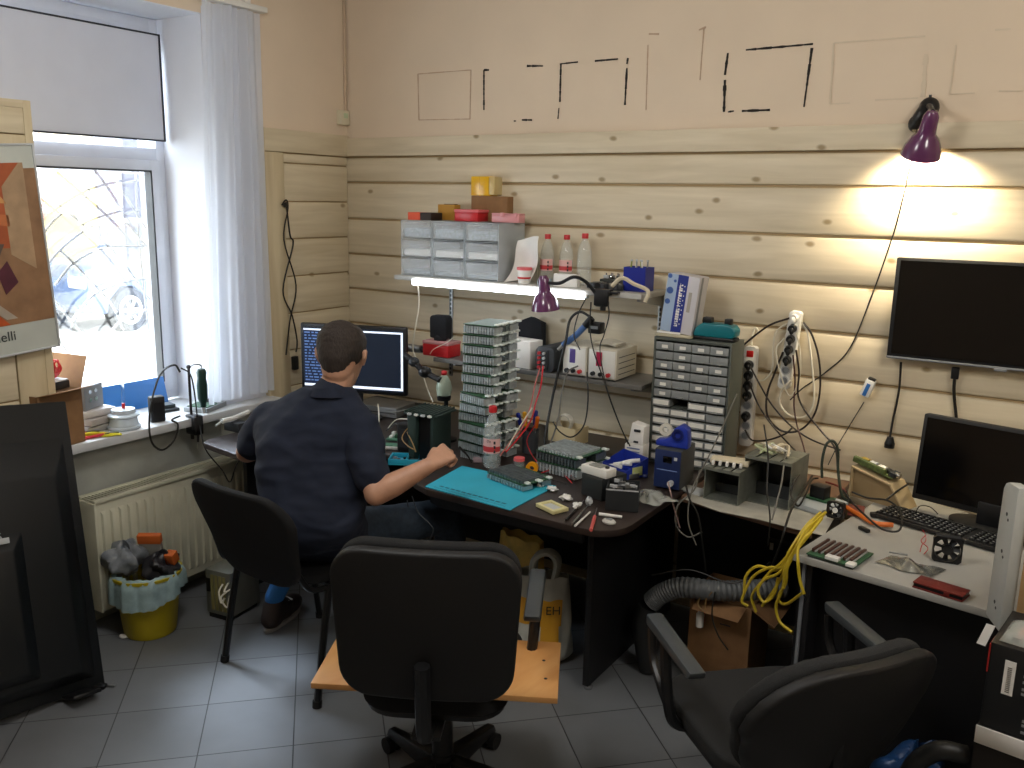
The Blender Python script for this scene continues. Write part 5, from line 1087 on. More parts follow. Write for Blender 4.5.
q = MB(TR(rz=8)); q.box(-0.13, 0.13, -0.09, 0.09, 0, 0.05, mat('silver_case', '#86898A', 0.4, 0.4), 0.006); q.box(-0.12, 0.12, -0.091, -0.09, 0.02, 0.024, DGREY); single('silver_case', q, 'flat silver case on the desk in front of the monitor base', 'case', loc=tuple(dz(384, 412)))
# small modules right of the man
MINT = mat('mint_circuit_board', '#5E9478', 0.4, var=0.3, scale=80)
q = MB(TR(rz=25)); q.box(-0.06, 0.06, -0.05, 0.05, 0, 0.006, MINT)
for k in range(8): q.box(-0.05 + 0.026 * (k % 4), -0.034 + 0.026 * (k % 4), -0.035 + 0.045 * (k // 4), -0.012 + 0.045 * (k // 4), 0.006, 0.016 + 0.006 * (k % 3), (WHITEP, PCB, BLACKP, mat('bright_green_part', '#1FA052', 0.4))[k % 4], 0.001)
single('circuit_module', q, 'mint green circuit module with white and green parts beside the right sleeve', 'circuit board', loc=tuple(dz(402, 438)))
q = MB(TR(rz=25)); q.box(-0.07, 0.06, -0.03, 0.03, 0, 0.012, WHITEP, 0.002); q.box(-0.05, 0.04, -0.02, 0.02, 0.012, 0.016, MINT); single('circuit_module', q, 'white edged circuit module just in front of the mint green one', 'circuit board', loc=tuple(dz(396, 448)))
SKY = mat('turquoise_plastic', '#2A9DB8', 0.4)
tr = thing('turquoise_tray', 'turquoise tray of small dark parts between the sleeve and the green heatsink', 'tray', tuple(dz(412, 462)), 30)
q = MB(); q.box(-0.09, 0.09, -0.05, 0.05, 0, 0.004, SKY); rect = ((-0.09, 0.09, -0.05, -0.044), (-0.09, 0.09, 0.044, 0.05), (-0.09, -0.084, -0.044, 0.044), (0.084, 0.09, -0.044, 0.044), (-0.02, -0.015, -0.044, 0.044))
for a in rect: q.box(*a, 0.004, 0.024, SKY, 0.001)
q.out('tray', tr)
q = MB()
for k in range(30): q.cbox((rnd.uniform(-.078, .078), rnd.uniform(-.036, .036), 0.009), (rnd.uniform(.006, .016), rnd.uniform(.004, .01), rnd.uniform(.006, .012)), (BLACKP, STEEL, mat('rust_part', '#6E3A30', 0.5), GREYP)[k % 4], 0, None)
o = q.out('small_parts', tr); o['kind'] = 'stuff'
# green finned heatsink block
hb2 = thing('heatsink_block', 'tall dark green finned heatsink block standing left of the circuit tower', 'heatsink', tuple(dz(404, 460)), 6)
DGN = mat('dark_green_grey', '#33443F', 0.5, 0.3, var=0.15)
q = MB(); q.box(0.0, 0.155, 0, 0.16, 0.195, 0.203, DGN, 0.002)
for k in range(9): q.box(0.002 + 0.0175 * k, 0.008 + 0.0175 * k, 0.0, 0.16, 0.203, 0.212, DGN, 0.001)
q.out('top_plate', hb2)
q = MB(); q.hexa([(0.02, 0.005, 0), (0.045, 0.005, 0), (0.045, 0.15, 0), (0.02, 0.15, 0)], [(0.015, 0.0, 0.195), (0.06, 0.0, 0.195), (0.06, 0.155, 0.195), (0.015, 0.155, 0.195)], DGN, 0.002); q.box(0.06, 0.14, 0.02, 0.14, 0, 0.195, BLACKP, 0.003); q.box(0.128, 0.14, 0.0, 0.14, 0.03, 0.195, DGN); q.out('body', hb2)
for k in range(4):
    q = MB(); q.cbox((0.03 + 0.032 * k, -0.004, 0.20), (0.018, 0.012, 0.010), (LGREY, WHITEP)[k % 2], 0.003); q.out('connector', hb2)
fan_m = mat('smoky_black', '#191B1C', 0.4)
q = MB(TR(rz=14)); q.box(-0.03, 0.03, -0.03, 0.03, 0, 0.12, fan_m, 0.006); q.box(-0.02, 0.02, -0.032, -0.03, 0.02, 0.10, DGREY); single('black_module', q, 'black upright module in front of the dark green heatsink block', 'module', loc=tuple(dz(407, 452) + V((-0.02, 0.02, 0))))
# clamp/stand with pale green head
mh = thing('magnifier_stand', 'pale green and black instrument head on a stand behind the heatsink block', 'stand', (0, 0, 0))
p0 = dz(446, 440); q = MB(); q.cyl(p0, V((p0.x, p0.y, 0.98)), 0.010, BLACKP); q.lathe([(0.001, 0), (0.05, 0), (0.05, 0.01), (0.02, 0.02), (0.001, 0.02)], BLACKP, 20, TR(p0)); q.out('pole', mh)
hp = aty(444, 384, p0.y)
q = MB(TR(hp)); q.lathe([(0.001, -0.055), (0.03, -0.05), (0.036, -0.02), (0.030, 0.01), (0.018, 0.035), (0.001, 0.045)], mat('pale_green_grey', '#A6B39F', 0.45), 20); q.out('head', mh)
q = MB(TR(hp)); q.lathe([(0.001, -0.075), (0.030, -0.072), (0.032, -0.055), (0.001, -0.052)], BLACKP, 20); q.ell((0, 0, 0.05), (0.014, 0.014, 0.012), RED); q.out('collar', mh)
q = MB(); pts = [aty(*p, p0.y - 0.03) for p in ((440, 380), (425, 372), (414, 362), (405, 355))]; q.tube(pts, 0.014, BLACKP, 8); q.ell(tuple(pts[1]), (0.03, 0.03, 0.026), BLACKP); q.ell(tuple(pts[2]), (0.024, 0.026, 0.022), DGREY); q.out('arm', mh)
# circuit boards with fins
FINW = mat('pale_fin_metal', '#B7C1C4', 0.4, 0.35, var=0.2, scale=50); FIND = mat('dark_fin_metal', '#626C70', 0.45, 0.5, var=0.25, scale=50); CONN = mat('white_connector', '#DCE4DE', 0.4)
def fin_board(w, d, nf, hf, fm, conn=6, top=False):
    r_ = thing('finned_circuit_board', '', 'circuit board', (0, 0, 0), 0)
    MB().box(0, w, 0, d, hf, hf + 0.0035, PCB).out('board', r_)
    q = MB()
    for k in range(nf):
        x = 0.004 + (w - 0.012) * k / (nf - 1); q.box(x, x + (w / nf) * 0.55, -0.004, d * 0.30, 0.002, hf - 0.004, fm); q.box(x, x + (w / nf) * 0.55, d * 0.62, d - 0.01, 0.002, hf - 0.004, fm)
    q.box(0.003, w - 0.003, 0.0, d * 0.3, hf * 0.45, hf * 0.55, fm); q.box(0.003, w - 0.003, d * 0.62, d - 0.012, hf * 0.45, hf * 0.55, fm); q.box(0.006, w - 0.02, 0.004, d - 0.014, hf - 0.004, hf, BLACKP); q.out('heatsink', r_)
    for k in range(conn):
        y = 0.012 + (d - 0.04) * k / max(1, conn - 1); q = MB(); q.box(w - 0.012, w + 0.010 + 0.006 * (k % 2), y, y + 0.018, hf + 0.003, hf + 0.011, CONN, 0.002); q.out('connector', r_)
    if top:
        q = MB()
        for k in range(nf):
            x = 0.006 + (w - 0.03) * k / (nf - 1); q.box(x, x + (w / nf) * 0.55, 0.004, d - 0.03, hf + 0.0035, hf + 0.014, FINW if top == 1 else FIND)
        q.out('top_heatsink', r_)
    return r_
protoA = fin_board(0.150, 0.20, 12, 0.034, FINW)
tb0 = dz(456, 458); NL = 14; pitch = 0.0405
rots = [3, 5, 2, 4, 6, 0, 3, -14, -10, 2, -10, -13, -8, -6]
usedA = False
for k in range(NL):          # k = 0 is the topmost
    z = ZD + pitch * (NL - 1 - k); r_ = rots[k]
    loc = (tb0.x + (0.012 if k < 7 else 0.0) + rnd.uniform(-.006, .006), tb0.y + 0.02 + rnd.uniform(-.005, .005), z)
    lb = 'finned circuit board, ' + (ORD + ('fourteenth',))[k] + ' from the top of the tall tower on the desk'
    if not usedA: protoA.location = loc; protoA.rotation_euler = (0, 0, R(r_)); protoA['label'] = lb; protoA['group'] = 'finned circuit boards stacked in the tower'; usedA = True
    else: dup(protoA, loc, r_, lb)
pB = fin_board(0.21, 0.15, 13, 0.022, mat('cyan_grey_fin', '#8FA7AD', 0.4, 0.4), 3, top=2); p = dz(487, 478, 0.004)
pB.location = (p.x, p.y, ZD + 0.0045); pB.rotation_euler = (0, 0, R(-16)); pB['label'] = 'finned circuit board lying alone on the turquoise mat'
pC = fin_board(0.20, 0.22, 13, 0.040, FINW, 2, top=0); p = dz(536, 470)
pC.location = (p.x, p.y, ZD); pC.rotation_euler = (0, 0, R(-6)); pC['label'] = 'lower finned board of the low pair right of the orange tape'; pC['group'] = 'low pair of finned boards'
pD = fin_board(0.20, 0.21, 13, 0.034, FIND, 2, top=1)
pD.location = (p.x - 0.004, p.y + 0.004, ZD + 0.046); pD.rotation_euler = (0, 0, R(-8)); pD['label'] = 'upper finned board of the low pair, with pale fins on top'; pD['group'] = 'low pair of finned boards'
# mat
CYAN = mat('turquoise_mat_rubber', '#2FA9C4', 0.6)
mt = thing('work_mat', 'turquoise rubber work mat with a printed ruler on the desk front', 'mat', (0, 0, 0))
c_ = [atz(*p, 0.743) for p in ((425, 486.5), (510, 510), (556, 486), (462, 466))]
q = MB(); q.hexa([(p.x, p.y, 0.7405) for p in c_], [(p.x, p.y, 0.7440) for p in c_], CYAN); q.out('mat', mt)
INK = mat('navy_mat_print', '#14637A', 0.6); q = MB(); a, b_ = V(c_[0]), V(c_[1]); e = (b_ - a); nn = V((-e.y, e.x, 0)).normalized(); e.normalize(); L_ = (b_ - a).length
for k in range(60):
    s_ = a + e * (0.03 + (L_ - 0.06) * k / 60); s_.z = 0.7442; h = 0.008 if k % 5 else 0.014
    q.add([s_ + nn * 0.012, s_ + nn * (0.012 + h), s_ + nn * (0.012 + h) + e * 0.0016, s_ + nn * 0.012 + e * 0.0016], [(0, 1, 2, 3)], INK)
for k in range(12):
    s_ = a + e * (0.04 + (L_ - 0.08) * k / 12); s_.z = 0.7442
    q.add([s_ + nn * 0.033, s_ + nn * 0.044, s_ + nn * 0.044 + e * 0.02, s_ + nn * 0.033 + e * 0.02], [(0, 1, 2, 3)], INK)
q.out('ruler_print', mt)
bt = bottle('water_bottle', 'clear water bottle with red cap and pink label standing on the desk', tuple(dz(492, 467, 0.003)), 20, s=1.06)
text_mesh('lettering', 'Da', 0.014, mat('label_ink', '#4A2A2E', 0.6), Matrix.Translation((-0.014, -0.0376, 0.112)) @ Matrix.Rotation(R(90), 4, 'X'), bt)
jr = thing('small_jar', 'small clear jar with a red lid between the bottle and orange tape', 'jar', tuple(dz(519, 472)))
q = MB(); q.lathe([(0.001, 0), (0.020, 0), (0.022, 0.005), (0.022, 0.045), (0.019, 0.048)], PET, 20); q.out('glass', jr); q = MB(); q.lathe([(0.001, 0.061), (0.022, 0.060), (0.023, 0.048), (0.001, 0.048)], mat('pale_red_lid', '#D95F63', 0.4), 20); q.out('lid', jr)
q = MB(TR(rx=90, rz=20)); q.lathe([(0.010, -0.01), (0.024, -0.01), (0.024, 0.01), (0.010, 0.01), (0.010, -0.01)], mat('orange_yellow_tape', '#E59A12', 0.4), 24, cap=False); single('tape_roll', q, 'orange yellow tape roll standing on edge beside the red lidded jar', 'tape', loc=tuple(dz(532, 474) + V((0, 0, 0.025))))
# tool cup with handles
tc = thing('tool_cup', 'dark grey cup holding screwdrivers behind the red lidded jar', 'cup', tuple(dz(530, 452)))
q = MB(); q.lathe([(0.001, 0), (0.034, 0), (0.038, 0.10), (0.035, 0.10), (0.031, 0.005), (0.001, 0.005)], mat('dark_grey_cup', '#43474C', 0.4, alpha=0.9), 24); q.out('cup', tc)
for k, (dx, dy, col, lab) in enumerate(((-0.02, -0.01, '#2638B0', 'blue handled screwdriver in the dark grey cup'), (-0.006, -0.014, '#D79A1E', 'yellow handled screwdriver in the dark grey cup'), (0.018, -0.012, '#D56A1C', 'orange handled screwdriver in the dark grey cup'), (0.004, 0.012, '#2A2F78', 'navy handled screwdriver at the back of the dark grey cup'))):
    b0 = V(tc.location) + V((dx * 0.5, dy * 0.5, 0.008)); t0 = b0 + V((dx * 1.6, dy, 0.11)); t1 = t0 + V((dx * 0.5, dy * 0.4, 0.045 + 0.012 * (k % 2)))
    q = MB(); q.cyl(b0, t0, 0.003, STEEL, n=8); sd = q.out('screwdriver', None)
    q = MB(); q.cyl(t0, t1, 0.008, mat('handle_' + col[1:], col, 0.35), 0.010, n=12); q.ell(tuple(t1), (0.0095, 0.0095, 0.007), mat('handle_' + col[1:])); q.out('handle', sd); tag(sd, lab, 'screwdriver', 'screwdrivers in the dark grey cup')
# cream open box with coil
ob = thing('cream_box', 'open cream box with a clear coil inside behind the low board pair', 'box', tuple(dz(568, 441)), -8)
CRM = mat('cream_card', '#C9B78E', 0.7)
q = MB()
for a in ((-0.075, 0.075, -0.05, -0.047), (-0.075, 0.075, 0.047, 0.05), (-0.075, -0.072, -0.047, 0.047), (0.072, 0.075, -0.047, 0.047)): q.box(*a, 0, 0.075, CRM, 0.001)
q.box(-0.072, 0.072, -0.047, 0.047, 0, 0.003, CRM); q.out('box', ob)
q = MB(); 
for k in range(3): q.tube([(0.035 * math.cos(R(a)) - 0.02, 0.012 * k - 0.01, 0.075 + 0.035 * math.sin(R(a))) for a in range(0, 361, 40)], 0.004, mat('clear_tubing', '#D9D4C4', 0.2, alpha=0.7), 6, 3)
single('clear_tubing_coil', q, 'coil of clear tubing standing in the open cream box', 'tubing', loc=tuple(V(ob.location) + V((0, 0, 0.008))))
# white cartons before the cabinet
q = MB(TR(rz=4)); q.box(-0.04, 0.04, -0.035, 0.035, 0, 0.095, PAPER, 0.002)
for k in range(5): q.box(-0.03, 0.025, -0.0362, -0.035, 0.02 + 0.014 * k, 0.025 + 0.014 * k, mat('pale_blue_ink', '#8893B5', 0.6))
single('white_carton', q, 'white printed carton, the lower of two beside the parts cabinet', 'carton', 'white cartons beside the parts cabinet', loc=tuple(dz(636, 465)))
q = MB(TR(rz=0)); q.hexa([(-0.03, -0.03, 0), (0.036, -0.03, 0), (0.036, 0.03, 0), (-0.03, 0.03, 0)], [(-0.018, -0.025, 0.085), (0.036, -0.025, 0.075), (0.036, 0.03, 0.075), (-0.018, 0.03, 0.085)], PAPER, 0.002); q.box(-0.005, 0.022, -0.033, -0.027, 0.052, 0.062, DGREY, 0.001); q.box(-0.005, 0.015, -0.033, -0.029, 0.006, 0.014, DGREY, 0.001)
single('white_carton', q, 'white carton with a dark slot, the upper of two beside the parts cabinet', 'carton', 'white cartons beside the parts cabinet', loc=tuple(dz(636, 465) + V((0.003, 0, 0.0965))))
# blue open-front bin with white things
bn = thing('parts_bin', 'bright blue open fronted bin lying tilted on the desk with white pieces', 'bin', tuple(dz(602, 470)), -25)
BB = mat('bright_blue_plastic'); q = MB()
q.box(0, 0.15, 0, 0.11, 0, 0.003, BB); q.box(0, 0.15, 0.107, 0.11, 0.003, 0.075, BB)
for xx in (0, 0.147): q.hexa([(xx, 0, 0.003), (xx + 0.003, 0, 0.003), (xx + 0.003, 0.107, 0.003), (xx, 0.107, 0.003)], [(xx, 0, 0.035), (xx + 0.003, 0, 0.035), (xx + 0.003, 0.107, 0.075), (xx, 0.107, 0.075)], BB)
q.box(0.003, 0.147, 0, 0.003, 0.003, 0.035, BB); q.out('bin', bn)
MB().box(0.1505, 0.152, 0.03, 0.08, 0.01, 0.045, mat('yellow_green_label', '#C8D08A', 0.6)).out('label', bn)
for k in range(3):
    q = MB(TR(rz=-20 + 25 * k, ry=-12)); q.tube([(-0.035, 0, 0.008), (0.0, 0.004, 0.010), (0.04, 0, 0.008)], 0.009, WHITEP, 8)
    single('white_tube', q, 'small white tube, ' + ORD[k] + ' from the left in the bright blue bin', 'tube', 'white tubes in the blue bin', loc=tuple(V(bn.location) + V((0.05 + 0.03 * k, 0.005 + 0.012 * k, 0.014 + 0.012 * k))))
# black transformer boxes with multimeter-like white frame on top
BX = mat('charcoal_box', '#26292B', 0.5, var=0.1)
t1 = dz(581, 494); q = MB(); q.box(0, 0.105, 0, 0.13, 0, 0.082, BX, 0.003); single('charcoal_box', q, 'charcoal metal box under the white framed panel meter', 'box', loc=tuple(t1), rz=-18)
q = MB(); q.box(0, 0.12, 0, 0.06, 0, 0.032, WHITEP, 0.004); q.box(0.03, 0.085, 0.008, 0.052, 0.032, 0.036, mat('grey_window', '#8E8F88', 0.3), 0.002); q.cyl((0.10, 0.03, 0.032), (0.10, 0.03, 0.038), 0.008, DGREY); q.tube([(-0.03, 0.05, 0.0), (-0.012, 0.05, 0.006), (0.0, 0.045, 0.012)], 0.005, RED); single('panel_meter', q, 'white framed panel meter resting on the charcoal metal box', 'meter', loc=(t1.x - 0.005, t1.y + 0.0, ZD + 0.083), rz=-12)
t2 = dz(605, 510); ob2 = thing('open_charcoal_box', 'open charcoal box full of grey parts near the desk corner', 'box', tuple(t2), 22)
q = MB(); w, d, h = 0.115, 0.12, 0.078
q.box(0, w, 0, 0.003, 0, h, BX); q.box(0, w, d - 0.003, d, 0, h, BX); q.box(0, 0.003, 0.003, d - 0.003, 0, h, BX); q.box(w - 0.003, w, 0.003, d - 0.003, 0, h, BX); q.box(0.003, w - 0.003, 0.003, d - 0.003, 0, 0.055, DGREY); q.box(0, w, -0.0006, 0.0, h - 0.004, h + 0.001, LGREY); q.out('box', ob2)
q = MB()
for k in range(26): q.add(*(lambda c, s_: ([(c[0] + a * s_, c[1] + b2 * s_, c[2] + g * s_) for g in (-.6, .6) for b2 in (-.6, .6) for a in (-1, 1)], [(0, 2, 3, 1), (4, 5, 7, 6), (0, 1, 5, 4), (2, 6, 7, 3), (0, 4, 6, 2), (1, 3, 7, 5)]))((rnd.uniform(.015, .1), rnd.uniform(.015, .105), rnd.uniform(.06, .085)), rnd.uniform(.005, .011)), (LGREY, STEEL, DGREY, GREYP)[k % 4])
o = q.out('loose_parts', ob2); o['kind'] = 'stuff'
# junk behind
for k, (px, py, rz, m, lab, dims) in enumerate(((612, 478, 20, GREYP, 'grey oval metal plate lying behind the panel meter', (.1, .05, .01)), (622, 484, -25, DGREY, 'dark metal plate behind the open charcoal box', (.09, .05, .012)), (632, 478, 60, STEEL, 'steel bracket behind the open charcoal box', (.07, .03, .02)), (598, 476, 10, DGREY, 'small dark bracket behind the white panel meter', (.06, .04, .018)))):
    q = MB(TR(rz=rz)); q.prism([(dims[0] / 2 * math.cos(R(a)), dims[1] / 2 * math.sin(R(a))) for a in range(0, 360, 20)], 0, dims[2], m, 0.002); q.cyl((0, 0, dims[2]), (0, 0, dims[2] + 0.006), 0.012, LGREY); single('metal_plate', q, lab, 'plate', loc=tuple(dz(px, py)))
q = MB(); q.grid(lambda u, v: (0.15 * u + 0.01 * math.sin(9 * v), 0.12 * v + 0.01 * math.sin(7 * u), 0.012 + 0.022 * abs(math.sin(u * 8 + v * 5)) * math.sin(PI * u) * (0.4 + 0.6 * math.sin(PI * v))), 26, 20, mat('clear_film', '#D5DAD2', 0.15, alpha=0.45), 0, TR(rz=-25)); single('clear_film', q, 'crumpled clear plastic film between the charcoal boxes and the blue power box', 'film', loc=tuple(dz(624, 497)))
q = MB(); 
for a in ((-0.05, 0.05, -0.035, -0.022), (-0.05, 0.05, 0.022, 0.035), (-0.05, -0.035, -0.022, 0.022), (0.035, 0.05, -0.022, 0.022)): q.box(*a, 0, 0.014, mat('cream_yellow_frame', '#D8D09A', 0.5), 0.002)
q.box(-0.036, 0.036, -0.023, 0.023, 0.002, 0.008, LGREY); single('square_mount', q, 'cream yellow frame with a grey middle lying near the desk front', 'frame', loc=tuple(dz(552, 509)), rz=-22)
for k, (px, py, r_, lab) in enumerate(((552, 491, (.022, .012, .009), 'white cotton pad right of the turquoise mat corner'), (566, 500, (.022, .016, .010), 'white round lump behind the cream frame'), (577, 508, (.012, .022, .010), 'white lump between the cream frame and the tools'), (540, 487, (.015, .008, .006), 'small white scrap at the edge of the turquoise mat'), (589, 505, (.013, .012, .014), 'grey white knob at the end of the long tool'))):
    q = MB(); crumple(q, (0, 0, r_[2]), r_, WHITEP if k < 4 else LGREY, 20 + k, 16, 10); single('white_lump', q, lab, 'scrap', loc=tuple(dz(px, py)))
def rod(name, label, cat, p, q_, r, m, m2=None, f=0.5, r2=None, h=0.006):
    a = dz(*p, h); b_ = dz(*q_, h); k = MB(); mid = a.lerp(b_, f)
    k.cyl(a, mid, r, m, n=8); k.cyl(mid, b_, r2 or r * 0.5, m2 or m, r2 or r * 0.3, n=8); return single(name, k, label, cat)
rod('steel_tool', 'long dark steel tool lying nearest the cream frame', 'tool', (566, 520), (584, 500), 0.004, BLACKP, STEEL)
rod('steel_tool', 'steel tweezers lying between the dark tool and the pink screwdriver', 'tweezers', (572, 524), (590, 503), 0.0035, STEEL, STEEL)
rod('spudger', 'flat white prying stick lying at the desk front', 'stick', (575, 526), (590, 512), 0.0035, WHITEP, WHITEP, r2=0.003)
rod('screwdriver', 'pink handled screwdriver pointing back from the desk front', 'screwdriver', (591, 530), (597, 508), 0.006, mat('pink_handle', '#D0605A', 0.4), STEEL, 0.6, r2=0.002)
rod('pen_stick', 'thick white pen lying across in front of the open charcoal box', 'pen', (599, 514), (622, 517), 0.006, WHITEP, WHITEP, r2=0.0055)
q = MB(TR(rz=-10)); q.lathe([(0.001, 0), (0.024, 0), (0.026, 0.006), (0.02, 0.012), (0.001, 0.013)], mat('white_round_case', '#C8C6BE', 0.4), 24, Matrix.Diagonal((1, 0.7, 1, 1))); q.box(-0.01, 0.01, -0.005, 0.005, 0.0125, 0.015, GREYP); single('oval_case', q, 'oval whitish case in front of the white pen', 'case', loc=tuple(dz(609, 523)))
q = MB(); q.ell((0, 0, 0.008), (0.012, 0.009, 0.008), mat('dark_blue_bit', '#2B3566', 0.4)); single('small_button', q, 'small dark blue cap on the desk left of the blue power box', 'cap', loc=tuple(dz(645, 478)))
q = MB(TR(rz=-30)); q.tube([(-0.05, 0.0, 0.006), (-0.01, 0.006, 0.008), (0.0, 0.0, 0.010)], 0.006, RED); q.tube([(-0.05, 0.018, 0.006), (-0.01, 0.010, 0.008), (0.0, 0.0, 0.010)], 0.006, RED); q.box(-0.002, 0.035, -0.006, 0.006, 0.004, 0.014, STEEL, 0.002); single('pliers', q, 'red handled cutters lying left of the panel meter', 'pliers', loc=tuple(dz(571, 479)))
q = MB(); q.tube([dz(541, 473, .004), dz(552, 470, .012), dz(563, 474, .006), dz(572, 483, .006)], 0.0025, RED); q.tube([dz(545, 478, .004), dz(556, 481, .008), dz(568, 484, .004)], 0.002, CABLE); single('test_lead', q, 'short red and black lead on the desk behind the cotton pad', 'lead')
q = MB(TR(rz=35)); q.box(-0.02, 0.02, -0.012, 0.012, 0, 0.02, mat('pale_pink_block', '#B9A3A8', 0.5), 0.003); single('small_block', q, 'small pinkish block at the foot of the bottle', 'block', loc=tuple(dz(478, 462)))
# white stick at the window end
q = MB(); q.tube([atz(222, 421, 0.80), atz(234, 418, 0.80), atz(248, 412, 0.80)], 0.012, WHITEP, 8); q.tube([atz(222, 421, 0.80), atz(216, 426, 0.79)], 0.005, LGREY, 8); q.box(-.05, .05, -.03, .03, 0, .043, DGREY, .003, TR((atz(236, 418, .80).x, atz(236, 418, .80).y, ZD))); single('glue_gun', q, 'white stick shaped tool on the desk end by the sill', 'tool')

# ================================================================ SIDE TABLE: CAGES ON A SHEET
ZS2 = 0.729
q = MB(); pts = [atz(*p, ZS2) for p in ((683, 499), (720, 512), (760, 520), (790, 528), (824, 536), (838, 512), (800, 490), (720, 478))]
q.prism([(p.x, p.y) for p in pts], ZS2, ZS2 + 0.002, mat('dirty_white_sheet', '#A9A69A', 0.8, var=0.15, scale=15), 0); single('paper_sheet', q, 'grubby white sheet spread on the side table under the metal cages', 'sheet')
CAGE = mat('galvanised_sheet', '#8B8F86', 0.4, 0.6, var=0.15, scale=30)
def cage(name, label, p, w, d, h, nsl, rz):
    r_ = thing(name, label, 'metal cage', tuple(p), rz)
    q = MB(); t = 0.003
    q.box(0, t, 0, d, 0, h, CAGE); q.box(w - t, w, 0, d, 0, h, CAGE); q.box(t, w - t, 0, d, 0, t, CAGE); q.box(t, w - t, d - t, d, t, h, mat('dark_cage_back', '#2C2E2B', 0.6)); q.out('case', r_)
    q = MB(); sw = w / nsl
    for k in range(nsl): q.box(sw * k + (0.003 if k else 0), sw * (k + 1) - 0.004, -0.004, d * 0.55, h - t, h, CAGE, 0.001)
    q.box(0, w, d * 0.5, d, h - 0.0035, h + 0.0005, CAGE); q.box(0, w, -0.005, -0.003, h - 0.012, h - 0.001, CAGE); q.out('slotted_top', r_)
    q = MB(); q.cyl((w * 0.5, d - 0.03, h * 0.65), (w * 0.5, d - 0.008, h * 0.65), h * 0.33, BLACKP, n=20); q.box(t, w - t, d * 0.6, d * 0.62, t, h * 0.3, DGREY); q.out('fan', r_)
    return r_
c1 = atz(703, 498, ZS2 + 0.003); cage('steel_cage', 'smaller open steel cage with slotted top on the side table', c1, 0.135, 0.17, 0.125, 4, -4)
c2 = atz(742, 500, ZS2 + 0.003); cage('steel_cage', 'larger open steel cage with slotted top on the side table', c2, 0.175, 0.17, 0.175, 4, -5)
q = MB(TR(rz=10)); q.box(-0.07, 0.07, -0.03, 0.03, 0, 0.02, mat('cream_ribbon'), 0.006); q.box(-0.05, 0.04, -0.032, -0.028, 0.002, 0.012, BLACKP)
for k in range(5): q.box(-0.06 + 0.025 * k, -0.05 + 0.025 * k, -0.05, -0.03, 0.0, 0.016, WHITEP, 0.002)
single('connector_strip', q, 'bundle of cream connectors on top of the smaller steel cage', 'connector', loc=(c1.x + 0.07, c1.y + 0.07, ZS2 + 0.003 + 0.1285))
q = MB()
for k in range(8): q.tube([(rnd.uniform(-.06, .06), rnd.uniform(-.04, .04), 0.006), (rnd.uniform(-.06, .06), rnd.uniform(-.04, .04), 0.028), (rnd.uniform(-.06, .06), rnd.uniform(-.04, .04), 0.03), (rnd.uniform(-.06, .06), rnd.uniform(-.05, .04), 0.008)], 0.0045, (WHITEP, mat('cream_ribbon'), mat('pale_green_lead', '#BFC8A0', 0.5))[k % 3])
single('connector_bundle', q, 'tangle of white connectors and leads on top of the larger steel cage', 'leads', loc=(c2.x + 0.09, c2.y + 0.06, ZS2 + 0.003 + 0.179))
q = MB(TR(rz=-12)); q.box(-0.045, 0.045, -0.03, 0.03, 0, 0.012, LGREY, 0.003); single('flat_plate', q, 'small grey panel on the side table beside the blue power box', 'panel', loc=tuple(atz(694, 492, ZS2 + 0.003)))
# white laptop-like box and black adapter on the right end of the side table
lbx = atz(812, 508, ZS2 + 0.003)
q = MB(TR(rz=-20)); q.box(-0.06, 0.07, -0.05, 0.12, 0, 0.02, mat('pale_grey_blue', '#A9B0B4', 0.4), 0.003); single('flat_device', q, 'flat pale grey device under the black cables on the side table', 'device', loc=tuple(lbx))
q = MB(TR(rz=-15)); q.box(-0.03, 0.03, -0.025, 0.025, 0, 0.05, BLACKP, 0.006); q.box(-0.045, 0.045, -0.035, 0.035, -0.002, 0.004, PCB); single('black_adapter', q, 'black adapter standing on a green card behind the small fan', 'adapter', loc=(lbx.x + 0.01, lbx.y + 0.06, ZS2 + 0.0265))

# ================================================================ ON THE GREY DESK
ZG = 0.7415
def gz(px, py, h=0.0): return atz(px, py, ZG + h)
def fan(name, label, loc, rz, rx, s, hub, group=None):
    r_ = thing(name, label, 'fan', loc, rz, group, rx=rx)
    q = MB(); n = 28; h = s / 2; ri = h * 0.9; t = s * 0.30
    sq = []
    for k in range(n):
        a = 2 * PI * k / n; c, s_ = math.cos(a), math.sin(a); m_ = h / max(abs(c), abs(s_)); sq.append((c * m_, s_ * m_))
    vs = [(x, 0, z + h) for x, z in sq] + [(ri * math.cos(2 * PI * k / n), 0, ri * math.sin(2 * PI * k / n) + h) for k in range(n)]
    vs += [(x, t, z) for x, _, z in vs]
    fs = []
    for k in range(n):
        j = (k + 1) % n; fs += [(k, j, n + j, n + k), (2 * n + k, 3 * n + k, 3 * n + j, 2 * n + j), (k, 2 * n + k, 2 * n + j, j), (n + k, n + j, 3 * n + j, 3 * n + k)]
    q.add(vs, fs, BLACKP); q.out('frame', r_)
    q = MB(TR((0, 0, h))); q.cyl((0, 0.003, 0), (0, t - 0.002, 0), s * 0.2, BLACKP, n=20)
    for k in range(7):
        q.add([(s * 0.19, 0.004, -0.004), (ri * 0.94, 0.003, -s * 0.05), (ri * 0.94, t * 0.8, s * 0.16), (s * 0.19, t * 0.8, s * 0.09), (s * 0.19, 0.006, -0.004), (ri * 0.94, 0.005, -s * 0.05), (ri * 0.94, t * 0.8 + 0.002, s * 0.16), (s * 0.19, t * 0.8 + 0.002, s * 0.09)], [(0, 1, 2, 3), (7, 6, 5, 4), (0, 4, 5, 1), (1, 5, 6, 2), (2, 6, 7, 3), (3, 7, 4, 0)], DGREY, TR(ry=360 * k / 7))
    q.out('rotor', r_)
    q = MB(TR((0, 0, h))); q.cyl((0, 0.0, 0), (0, 0.003, 0), s * 0.16, hub, n=20); q.out('hub_label', r_)
    return r_
